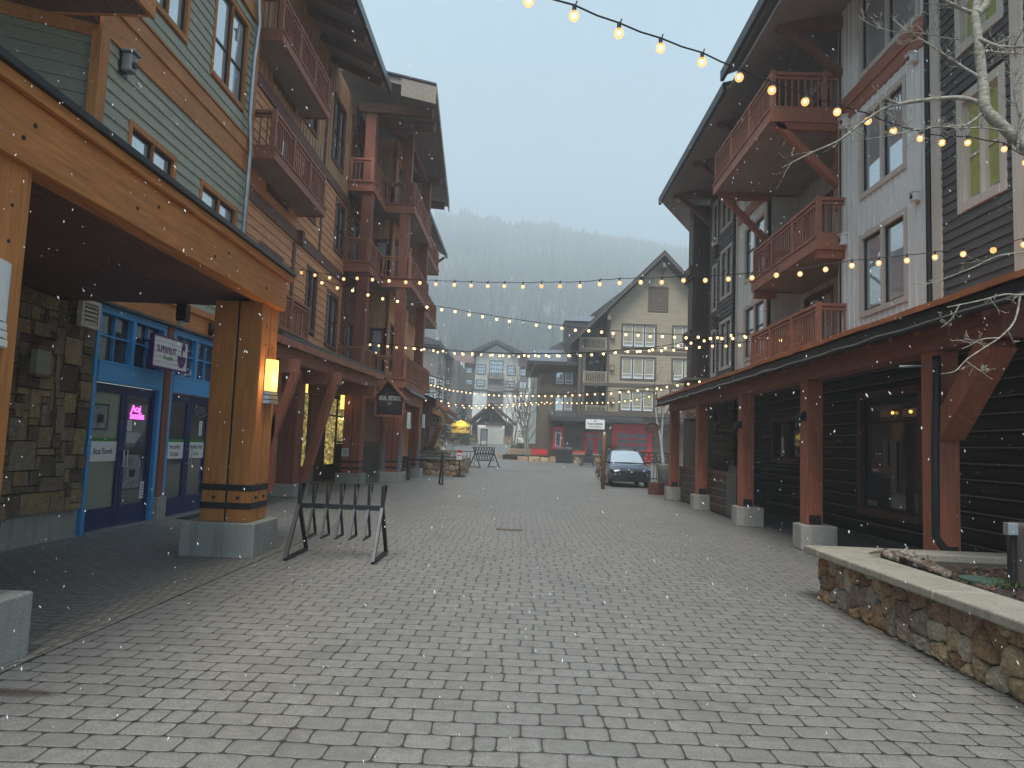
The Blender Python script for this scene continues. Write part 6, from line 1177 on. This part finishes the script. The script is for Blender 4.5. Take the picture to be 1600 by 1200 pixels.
# tangled bush behind the car and wooden pole
t = thing('brown_tangled_bush', 'leafless brown tangled bush behind the parked car', 'bush', (4.6, 37.6, 0)); m = MB()
for i in range(900):
    a = rnd.uniform(0, 6.28); e = rnd.uniform(.0, 1.5); R0 = .82*rnd.uniform(.6, 1.02); c = Vector((4.72+R0*math.cos(a)*math.cos(e), 37.6+R0*math.sin(a)*math.cos(e), .15+2.15*R0*math.sin(e))); b0 = Vector((4.72+rnd.uniform(-.3, .3), 37.6+rnd.uniform(-.3, .3), .1)); q = [b0, b0.lerp(c, .5)+Vector((0, 0, .2)), c, c+Vector((rnd.uniform(-.18, .18), rnd.uniform(-.18, .18), rnd.uniform(-.25, .0)))]; m.tube(q, [.016, .016, .014, .007], 4, False)
m.build('branch', M['dtwig'], t)
pw_ = spot(942, 764); m = MB(); m.tube([(pw_.x, pw_.y, 0), (pw_.x, pw_.y, 2.1), (pw_.x, pw_.y, 2.2)], [.09, .08, .07], 10); o = m.build('wooden_pole', wood('pole_wood', (.3, .17, .09), 'Z'), smooth=True); tag(o, 'single bare wooden pole standing at the left front corner of the car', 'pole'); m = MB(); m.tube([(pw_.x, pw_.y, 2.2), (pw_.x, pw_.y, 2.3)], .05, 10); m.build('pole_cap', M['white'], o)
# right of car: barrel, planter brick, birch, hanging sign
t = thing('brick_planter', 'small round red brick planter beside the farthest arcade footing', 'planter', (5.0, 26.6, 0)); m = MB(); bx = (1028-817)/1115*26.8
for k in range(5):
    for j in range(14): a = 2*math.pi*(j+.5*(k % 2))/14; a2 = a+2*math.pi/14*.92; R1, R2 = .3, .22; z = k*.09; m.hexa([(bx+R1*math.cos(a), 26.8+R1*math.sin(a), z), (bx+R1*math.cos(a2), 26.8+R1*math.sin(a2), z), (bx+R2*math.cos(a2), 26.8+R2*math.sin(a2), z), (bx+R2*math.cos(a), 26.8+R2*math.sin(a), z), (bx+R1*math.cos(a), 26.8+R1*math.sin(a), z+.08), (bx+R1*math.cos(a2), 26.8+R1*math.sin(a2), z+.08), (bx+R2*math.cos(a2), 26.8+R2*math.sin(a2), z+.08), (bx+R2*math.cos(a), 26.8+R2*math.sin(a), z+.08)])
m.build('brick', stone('red_brick', [(.16, .05, .035), (.2, .07, .05), (.12, .04, .03)]), t); m = MB(); m.tube([(bx, 26.8, 0), (bx, 26.8, .4)], .23, 18); m.build('soil', M['soil'], t)
t = thing('concrete_planter', 'tapered grey concrete planter in front of the black fence behind the car', 'planter', (6.1, 31.5, 0)); m = MB(); cx = (1040-817)/1115*32; m.tube([(cx, 32, 0), (cx, 32, 1.0), (cx, 32, 1.06)], [.24, .33, .35], 16); m.build('pot', M['conc'], t, smooth=True); m = MB(); m.tube([(cx, 32, 1.02), (cx, 32, 1.075)], .3, 16); m.build('soil', M['soil'], t)
t = thing('iron_fence', 'black ornamental iron fence to the right of the parked car', 'fence', (7.5, 38, 0)); m = MB()
for k in range(12): x = 6.4+k*.16; m.beam((x, 38, .05), (x+.05*(-1)**k, 38, 1.5), .035, .035)
for z in (1.5, 1.0, .15): m.beam((6.3, 38, z), (8.4, 38, z), .05, .05)
for k in range(5): m.tube([(6.6+k*.36+.13*math.cos(j*math.pi/6), 38, 1.2+.13*math.sin(j*math.pi/6)) for j in range(13)], .02, 4)
m.build('bar', M['black'], t)
bare_tree('white_birch', 'white forked birch trunk behind the hanging round sign', 6.75, 33.0, 3.8, .7, 2, 'white', 31, 2, 1.05)
hs = FF(26.2); t = thing('hanging_round_sign', 'dark carved oval sign hanging from the far arcade corner', 'sign', hs.p(hs.px(1019, 665)[0], 2.5, 0)); u, z = hs.px(1019, 669); m = MB()
m.prism([(u+.27*math.cos(k*math.pi/10), z+.22*math.sin(k*math.pi/10)) for k in range(20)], lambda a, b: hs.p(a, b, 0), lambda a, b: hs.p(a, b, -.07)); m.build('board', M['dcol'], t); m = MB(); m.tube([hs.p(u+.25*math.cos(k*math.pi/10), z+.2*math.sin(k*math.pi/10), .01) for k in range(21)], .018, 5); m.fb(hs, u-.16, u+.16, z-.09, z-.03, 0, .015); m.fb(hs, u-.07, u+.07, z+.02, z+.1, 0, .015); m.build('carved_relief', M['brown_z'], t)
m = MB(); m.tube([hs.p(u-.35, z+.38, -.03), hs.p(u+.55, z+.38, -.03)], .015, 6)
for k in range(7): m.tube([hs.p(u-.28+k*.09+.05*math.cos(j), z+.3+.05*math.sin(j), -.03) for j in range(7)], .009, 4)
m.build('bracket', M['black'], t)
# ================================================================== parked car
car = thing('parked_car', 'dark blue compact SUV parked nose toward us on the paving', 'car', (4.75, 31, 0))
CX, CY = 4.76, 30.75
paint = N('car_paint'); paint.b.inputs['Coat Weight'].default_value = .8; paint.b.inputs['Coat Roughness'].default_value = .05; pn = paint.noise(3, paint.coord(), 3); paint.done(paint.mix(pn, (.01, .018, .045), (.014, .026, .062)), .35, .5, .25); PT = paint.m
def cp(x, s, z): return Vector((CX+x, CY+s, z))
hoodz = [(0, .70, .62), (.05, .80, .74), (.16, .86, .80), (.45, .89, .885), (.9, .905, .955), (1.25, .91, 1.0), (1.5, .91, 1.03), (2.2, .91, 1.04), (3.2, .915, 1.07), (3.9, .90, 1.09), (4.3, .86, 1.08), (4.42, .80, 1.02), (4.46, .72, .9)]
m = MB(); rows = []
for s, hw, zt_ in hoodz:
    zb_ = .30 if .3 < s < 4.2 else .34; wz = .93 if s < 1.3 else .955
    half = [(hw*.86, zb_), (hw*.97, zb_+.08), (hw*.99, .55), (hw, min(.72, zt_-.06)), (hw*.985, min(.86, zt_-.03)), (hw*.92, zt_-.012), (hw*.8, zt_+.008), (hw*.55, zt_+.0+.022*(s > .1)), (hw*.25, zt_+.022*(s > .1)), (0, zt_+.03*(s > .1))]
    rows.append([cp(x, s, z) for x, z in half]+[cp(-x, s, z) for x, z in half[::-1][1:]])
m.grid(rows); m.f.append(tuple(range(len(rows[0])))); m.f.append(tuple(range(len(m.v)-len(rows[0]), len(m.v)))); m.build('body', PT, car, smooth=True)
m = MB(); zr = [(1.28, .78, 1.02), (1.75, .70, 1.33), (2.12, .62, 1.53), (2.6, .60, 1.585), (3.3, .6, 1.57), (3.85, .58, 1.50), (4.2, .66, 1.25), (4.36, .74, 1.08)]
cab = []
for s, hw, z in zr: cab.append([cp(-hw-.0, s, z), cp(-hw*.92, s, z+.02), cp(0, s, z+.045), cp(hw*.92, s, z+.02), cp(hw, s, z)])
m.grid(cab[2:6]); m.build('roof', PT, car, smooth=True)
m = MB(); m.grid([[cp(-.74+.0, 1.3, 1.04), cp(0, 1.2, 1.06), cp(.74, 1.3, 1.04)], [cp(-.67, 1.74, 1.32), cp(0, 1.66, 1.345), cp(.67, 1.74, 1.32)], [cp(-.6, 2.12, 1.535), cp(0, 2.06, 1.57), cp(.6, 2.12, 1.535)]]); m.build('windscreen', M['glass'], car, smooth=True)
m = MB()
for sg in (-1, 1):
    m.grid([[cp(sg*.86, s, 1.03) for s in (1.35, 2.0, 3.0, 3.9, 4.3)], [cp(sg*z_, s, z2) for z_, s, z2 in ((.70, 1.85, 1.34), (.64, 2.2, 1.52), (.62, 3.0, 1.56), (.6, 3.7, 1.5), (.68, 4.15, 1.28))]])
m.grid([[cp(-.7, 4.38, 1.08), cp(.7, 4.38, 1.08)], [cp(-.58, 3.9, 1.49), cp(.58, 3.9, 1.49)]]); m.build('side_glass', M['glassd'], car)
m = MB()
for sg in (-1, 1): m.tube([cp(sg*.8, 1.3, 1.03), cp(sg*.7, 1.75, 1.33), cp(sg*.62, 2.12, 1.54), cp(sg*.615, 3.0, 1.6), cp(sg*.59, 3.85, 1.51), cp(sg*.7, 4.34, 1.1)], .035, 6); m.beam(cp(sg*.87, 2.6, 1.02), cp(sg*.63, 2.62, 1.56), .05, .04)
m.each('pillar_frame', PT, car)
m = MB()
for sg in (-1, 1): m.beam(cp(sg*.56, 2.2, 1.64), cp(sg*.56, 3.8, 1.6), .04, .04)
m.each('roof_rail', M['black'], car)
m = MB(); m.hexa([cp(-.42, -.03, .52), cp(.42, -.03, .52), cp(.42, .1, .52), cp(-.42, .1, .52), cp(-.5, -.0, .72), cp(.5, -.0, .72), cp(.5, .1, .72), cp(-.5, .1, .72)]); m.build('grille', M['black'], car, bevel=.01)
m = MB(); m.hexa([cp(-.84, -.02, .24), cp(.84, -.02, .24), cp(.84, .3, .24), cp(-.84, .3, .24), cp(-.78, -.045, .5), cp(.78, -.045, .5), cp(.82, .25, .5), cp(-.82, .25, .5)])
for sg in (-1, 1): m.hexa([cp(sg*.52, -.05, .5), cp(sg*.8, .0, .5), cp(sg*.8, .1, .5), cp(sg*.52, .1, .5), cp(sg*.6, -.03, .66), cp(sg*.8, .02, .66), cp(sg*.8, .1, .66), cp(sg*.6, .1, .66)]); m.box(CX+sg*.9-.03, CX+sg*.9+.03, CY+1.2, CY+3.2, .26, .42)
m.build('bumper', plain('black_plastic', (.015, .016, .018), .6), car, bevel=.02)
for sg in (-1, 1):
    m = MB(); m.hexa([cp(sg*.5, .0, .70), cp(sg*.79, .1, .70), cp(sg*.79, .2, .70), cp(sg*.5, .15, .70), cp(sg*.48, .02, .765), cp(sg*.84, .2, .81), cp(sg*.84, .3, .81), cp(sg*.48, .15, .765)]); m.build('headlight', plain('lamp_lens', (.5, .55, .6), .15, .3), car, bevel=.008)
    m = MB(); m.tube([cp(sg*.68, -.06, .56), cp(sg*.68, -.02, .56)], .045, 12); m.build('fog_light', M['steel'], car)
    m = MB(); m.ball(cp(sg*1.0, 1.5, 1.08), .1, 10, 6, .7); m.beam(cp(sg*.86, 1.5, 1.04), cp(sg*.97, 1.48, 1.05), .04, .04); m.build('door_mirror', PT, car, smooth=True)
m = MB(); m.ball(cp(0, -.05, .66), .055, 12, 6, .55); m.build('emblem', M['steel'], car)
m = MB(); m.box(CX-.16, CX+.16, CY-.075, CY-.05, .4, .5); m.build('number_plate', M['black'], car)
for sg in (-1, 1):
    for s in (.82, 3.55):
        m = MB(); x0 = CX+sg*.70; x1 = CX+sg*.91; m.tube([(x0, CY+s, .34), (x0+sg*.02, CY+s, .34), (x1-sg*.02, CY+s, .34), (x1, CY+s, .34)], [.29, .335, .335, .3], 24); w_ = m.build('wheel', plain('tyre_rubber', (.014, .014, .015), .85), car)
        m = MB(); m.tube([(x1-sg*.03, CY+s, .34), (x1+sg*.006, CY+s, .34)], .06, 10)
        for k in range(5): a = k*2*math.pi/5; m.beam((x1, CY+s, .34), (x1, CY+s+.21*math.cos(a), .34+.21*math.sin(a)), .05, .03, (1, 0, 0))
        m.tube([(x1-.005, CY+s+.215*math.cos(k*math.pi/12), .34+.215*math.sin(k*math.pi/12)) for k in range(25)], .02, 5); m.build('rim', M['fin'], w_)
# ================================================================== conifers near the square, hill
sg = 'evergreens behind the mercantile sign'
for i, (x, y, h, r0, lab) in enumerate(((-9.2, 84, 6.4, 1.9, 'green spruce left of the mercantile sign under the canopy end'), (-7.6, 92, 7.4, 2.0, 'tall green spruce rising behind the mercantile sign'), (-11.2, 95, 11, 2.2, 'tallest hazy spruce beside the white and brown block'))): conifer(lab, x, y, h, r0, i+3, None, sg)
bush('yellow_bush', 'straw yellow dry bush behind the canopy strut', -9.3, 76, 1.3, 2.2, 'straw', 700, 8)
bush('green_shrub', 'dull green shrub between the yellow bush and pavilion', -6.6, 86, 1.6, 1.7, 'shrub', 900, 9)
t = thing('square_stone_wall', 'low stone wall left of the pavilion', 'wall', (-7.5, 96, gz(96))); m = MB(); rubble(m, FF(95), -9.5, -6.9, gz(95)-.1, gz(95)+1.7, .5, seed=81); m.build('stone_wall', M['rubble'], t, smooth=True); m = MB(); m.box(-9.5, -6.9, 95.05, 96, gz(95)-.1, gz(95)+1.68); m.build('mortar_bed', M['mortar'], t)
def ridge(x):                                                  # hill crest height over the plane Y = 760
    a = (x)/880*1115+817; y = 345+(a-680)*.11+4*math.sin(a*.05)+3*math.sin(a*.13)
    if a > 860: y = 365+(a-860)*.125
    if a < 680: y = 345-(680-a)*.05
    return 1.6+(700-y)/1115*880
def hz(x, y):
    t = min(1, max(0, (y-210)/670)); return 1.75+ridge(x*880/max(y, 200))*(t**1.12)+6*math.sin(x*.012+y*.01)*t*(1-t)
m = MB(); m.grid([[(x, y, hz(x, y)-.5) for x in range(-1100, 1101, 20)] for y in range(200, 881, 20)]); m.build; o = m.build('hill', plain('forest_floor', (.10, .11, .09), .95, var=.5, scale=.05), None, True); tag(o, kind='structure')
m = MB(); r2 = random.Random(5); N_ = 0
while N_ < 16000:
    y = 260+620*r2.random()**.7; x = (r2.uniform(-190, 300))/1115*y; 
    if N_ < 2200: y = r2.uniform(850, 884); x = r2.uniform(-150, 250)/1115*y
    den = math.sin(x*.03+1)*math.sin(y*.025)+math.sin(x*.011)*.6
    if N_ >= 2200 and den < -.3 and r2.random() < .8: continue
    N_ += 1; h = r2.uniform(6, 13)*(1.5 if r2.random() < .12 else 1); z = hz(x, y)-1; rr = h*.17; b = len(m.v)
    for (za_, zb_, q) in ((.1, .62, 1), (.38, 1, .66)):
        b = len(m.v); m.v += [(x+rr*q*math.cos(a*1.2566+y), y+rr*q*math.sin(a*1.2566+y), z+h*za_) for a in range(5)]+[(x, y, z+h*zb_)]
        for k in range(5): m.f.append((b+k, b+(k+1) % 5, b+5))
tag(m.build('hillside_forest', leafy('far_fir', (.045, .06, .045))), 'conifer forest covering the hazy hillside', 'forest', kind='stuff')
for i, (px_, py_, y, h) in enumerate(((728, 0, 250, 24), (752, 0, 280, 22), (800, 0, 300, 21), (838, 0, 270, 19), (860, 0, 330, 26), (715, 0, 320, 22), (780, 0, 340, 23))):
    x = (px_-817)/1115*y; conifer(('hazy conifer low on the hill, %s of seven above the far roofs' % ('second from left', 'third from left', 'third from right', 'second from right', 'rightmost', 'leftmost', 'middle one')[i]), x, y, h, 3.2, 50+i, hz(x, y)-1, 'tall conifers low on the hillside')
# ================================================================== string lights
M['bulb'] = emit('bulb_glow', (1, .6, .26), 1.15); M['core'] = emit('bulb_filament', (1, .75, .42), 2.2)
bg_ = N('bulb_glass'); mix = bg_.n('ShaderNodeMixShader'); tr = bg_.n('ShaderNodeBsdfTransparent'); tr.inputs[0].default_value = (1, .93, .8, 1)
em = bg_.n('ShaderNodeEmission'); em.inputs[0].default_value = (1, .55, .2, 1); em.inputs[1].default_value = .6; lw = bg_.n('ShaderNodeLayerWeight'); lw.inputs[0].default_value = .4
mr = bg_.math('ADD', bg_.math('MULTIPLY', lw.outputs['Facing'], .35), .42); bg_.l(mr, mix.inputs[0]); bg_.l(tr.outputs[0], mix.inputs[1]); bg_.l(em.outputs[0], mix.inputs[2]); bg_.l(mix.outputs[0], bg_.t.nodes['Material Output'].inputs['Surface']); M['bglass'] = bg_.m
def string(label, A, B, pix, exact=False, space=.42, rad=.036, near=False, bulb='bulb', cable=.011, drop=.05):
    cable = .0075 if near else cable
    A = Vector((*A, 0)); B = Vector((*B, 0)); d = (B-A).normalized(); n = Vector((-d.y, d.x, 0)); P = [on(x, y, A, n) for x, y in pix]
    t = thing('string_light', label, 'string lights', tuple(P[0]), 'strings of round bulbs hung across the street')
    if exact: S = P
    else:
        S = [P[0]]; acc = 0
        for a, b in zip(P, P[1:]):
            L = (b-a).length; s = space-acc
            while s < L: S.append(a.lerp(b, s/L)); s += space
            acc = (acc+L) % space
    m = MB(); C_ = []
    up = Vector((0, 0, drop+rad))
    for i, p in enumerate(S):
        C_.append(p+up)
        if near and i+1 < len(S): C_.append((p+S[i+1])/2+up-Vector((0, 0, .012)))
    m.tube(C_, cable, 6); m.build('cable', M['black'], t)
    for i, p in enumerate(S):
        dead = rnd.random() < .05
        if exact is False: p = p+Vector((0, 0, rnd.uniform(-.015, .015)))
        if near:
            m = MB(); m.ball(p, rad, 16, 10, 1.08); b = m.build('bulb', M['bglass'], t, smooth=True); m = MB(); m.ball(p+Vector((0, 0, .004)), rad*(.2 if dead else rnd.uniform(.38, .46)), 10, 6, 1.3); m.build('filament', M['steel' if dead else 'core'], b)
            m = MB(); m.tube([p+Vector((0, 0, rad*.85)), p+Vector((0, 0, rad+drop))], .017, 8); m.tube([p+Vector((.01, 0, rad+drop)), p+Vector((.02, 0, rad+drop+.035))], .006, 5); m.build('socket', M['black'], b)
        else:
            m = MB(); m.ball(p, rad, 10, 6); b = m.build('bulb', M['white' if dead else bulb], t, smooth=True); m = MB(); m.tube([p+Vector((0, 0, rad*.8)), p+Vector((0, 0, rad+drop))], .014, 5); m.build('socket', M['black'], b)
    return t
string('nearest string of bulbs crossing the sky at the top right', (.2, 5.3), (7.4, 10.4), [(760, -28), (826, 2), (897, 25), (967, 52), (1032, 75), (1097, 97), (1155, 121), (1206, 141), (1258, 159), (1308, 175), (1356, 189), (1396, 205), (1438, 216), (1472, 223), (1512, 223), (1569, 233), (1602, 254)], True, near=True, rad=.041)
string('string of bulbs stretched level from red siding to aspen branches', (-6.7, 20), (7.4, 10.6), [(449, 422), (471, 426), (492, 430), (515, 434), (537, 436), (558, 435), (582, 437), (608, 439), (634, 441), (656, 442), (681, 444), (710, 445), (736, 446), (762, 447), (788, 447), (817, 448), (846, 447), (875, 447), (906, 447), (937, 444), (968, 442), (1001, 441), (1034, 441), (1068, 438), (1102, 438), (1138, 436), (1175, 434), (1213, 430), (1250, 428), (1290, 421), (1331, 415), (1373, 411), (1417, 407), (1461, 402), (1505, 397), (1552, 391), (1600, 382)], True, near=True, rad=.044)
string('string sagging from the red balconies down to the low right balcony', (-6.7, 22.4), (7.4, 21.4), [(457, 425), (481, 429), (503, 442), (527, 450), (551, 454), (575, 461), (598, 467), (621, 471), (644, 476), (667, 480), (690, 484), (711, 487), (733, 492), (754, 495), (776, 499), (796, 502), (817, 505), (838, 508), (859, 511), (878, 513), (899, 516), (920, 517), (940, 519), (958, 521), (978, 523), (997, 524), (1016, 526), (1035, 526), (1054, 527), (1072, 528), (1091, 527), (1110, 529), (1128, 529), (1145, 529), (1165, 527), (1183, 529), (1200, 527), (1220, 532), (1238, 528)], True, rad=.044)
string('string level with the red tower decks passing the tan gable', (-6.2, 28), (7.3, 22), [(565, 537), (600, 541), (660, 546), (720, 552), (800, 556), (870, 556), (913, 555), (970, 551), (1030, 546), (1083, 536), (1143, 524), (1200, 528)], rad=.042, space=.42)
string('string just below it rising right across the charcoal siding', (-6, 32), (7.3, 24), [(646, 545), (700, 552), (800, 557), (900, 556), (1011, 548), (1048, 548), (1083, 543), (1160, 539), (1200, 535), (1243, 528)], rad=.045, space=.46)
string('string low across the tan building rising to the arcade eave', (-4.5, 46), (6.6, 28), [(668, 600), (700, 609), (739, 615), (774, 618), (817, 619), (845, 619), (882, 619), (911, 617), (940, 616), (962, 614), (992, 611), (1024, 607), (1057, 603), (1080, 599), (1100, 596)], rad=.046, space=.6)
string('long string climbing from the shop canopy over the pavilion toward tan wing', (-6.5, 50), (4, 60), [(665, 626), (687, 630), (706, 636), (745, 638), (780, 637), (808, 634), (840, 632), (877, 629)], rad=.048, space=.7)
string('upper of the two strings over the left canopy and pavilion', (-6.5, 46), (3, 58), [(666, 621), (690, 627), (707, 632), (736, 635), (769, 633), (800, 632), (840, 629), (876, 628)], rad=.048, space=.7)
string('string from the tan wing window across the garage door', (3.5, 56), (9, 48), [(879, 629), (888, 630), (929, 630), (960, 629), (993, 625), (1010, 622), (1030, 612), (1040, 603)], rad=.048, space=.6)
# ================================================================== snow in the air and haze
m = MB(); r3 = random.Random(3)
for i in range(8500):
    y = 3+27*r3.random()**1.0; x = r3.uniform(-.8, .8)*y; z = 1.6+r3.uniform(-.55, .62)*y
    if z < .02 or (y < 2.5 and r3.random() < .6): continue
    s = r3.uniform(.0022, .005); d = Vector((r3.uniform(-.4, .9), r3.uniform(-.5, .5), -1)).normalized()*s*r3.uniform(1.2, 2.8); e = d.cross(Vector((r3.uniform(-1, 1), r3.uniform(-1, 1), r3.uniform(-1, 1)))).normalized()*s*.7; g = d.cross(e).normalized()*s*.6; c = Vector((x, y, z)); b = len(m.v)
    m.v += [tuple(c+d), tuple(c-d), tuple(c+e), tuple(c-e), tuple(c+g), tuple(c-g)]
    for q in ((0, 2, 4), (0, 4, 3), (0, 3, 5), (0, 5, 2), (1, 4, 2), (1, 3, 4), (1, 5, 3), (1, 2, 5)): m.f.append(tuple(b+k for k in q))
sm = N('snowflake'); sm.done((.85, .87, .9), .7); tag(m.build('snowfall', sm.m), 'light snowflakes drifting through the air of the street', 'snow', kind='stuff')
m = MB(); m.box(-1150, 1150, -40, 920, -1.2, 350); o = m.build('haze', bpy.data.materials.new('haze_air')); tag(o, kind='stuff')
hm = o.data.materials[0]; hm.use_nodes = True; ht = hm.node_tree; ht.nodes.clear(); ho = ht.nodes.new('ShaderNodeOutputMaterial'); hv = ht.nodes.new('ShaderNodeVolumePrincipled'); hv.inputs['Color'].default_value = (.93, .97, 1, 1); hv.inputs["Density"].default_value = .0018; hv.inputs['Anisotropy'].default_value = .2; ht.links.new(hv.outputs[0], ho.inputs['Volume'])
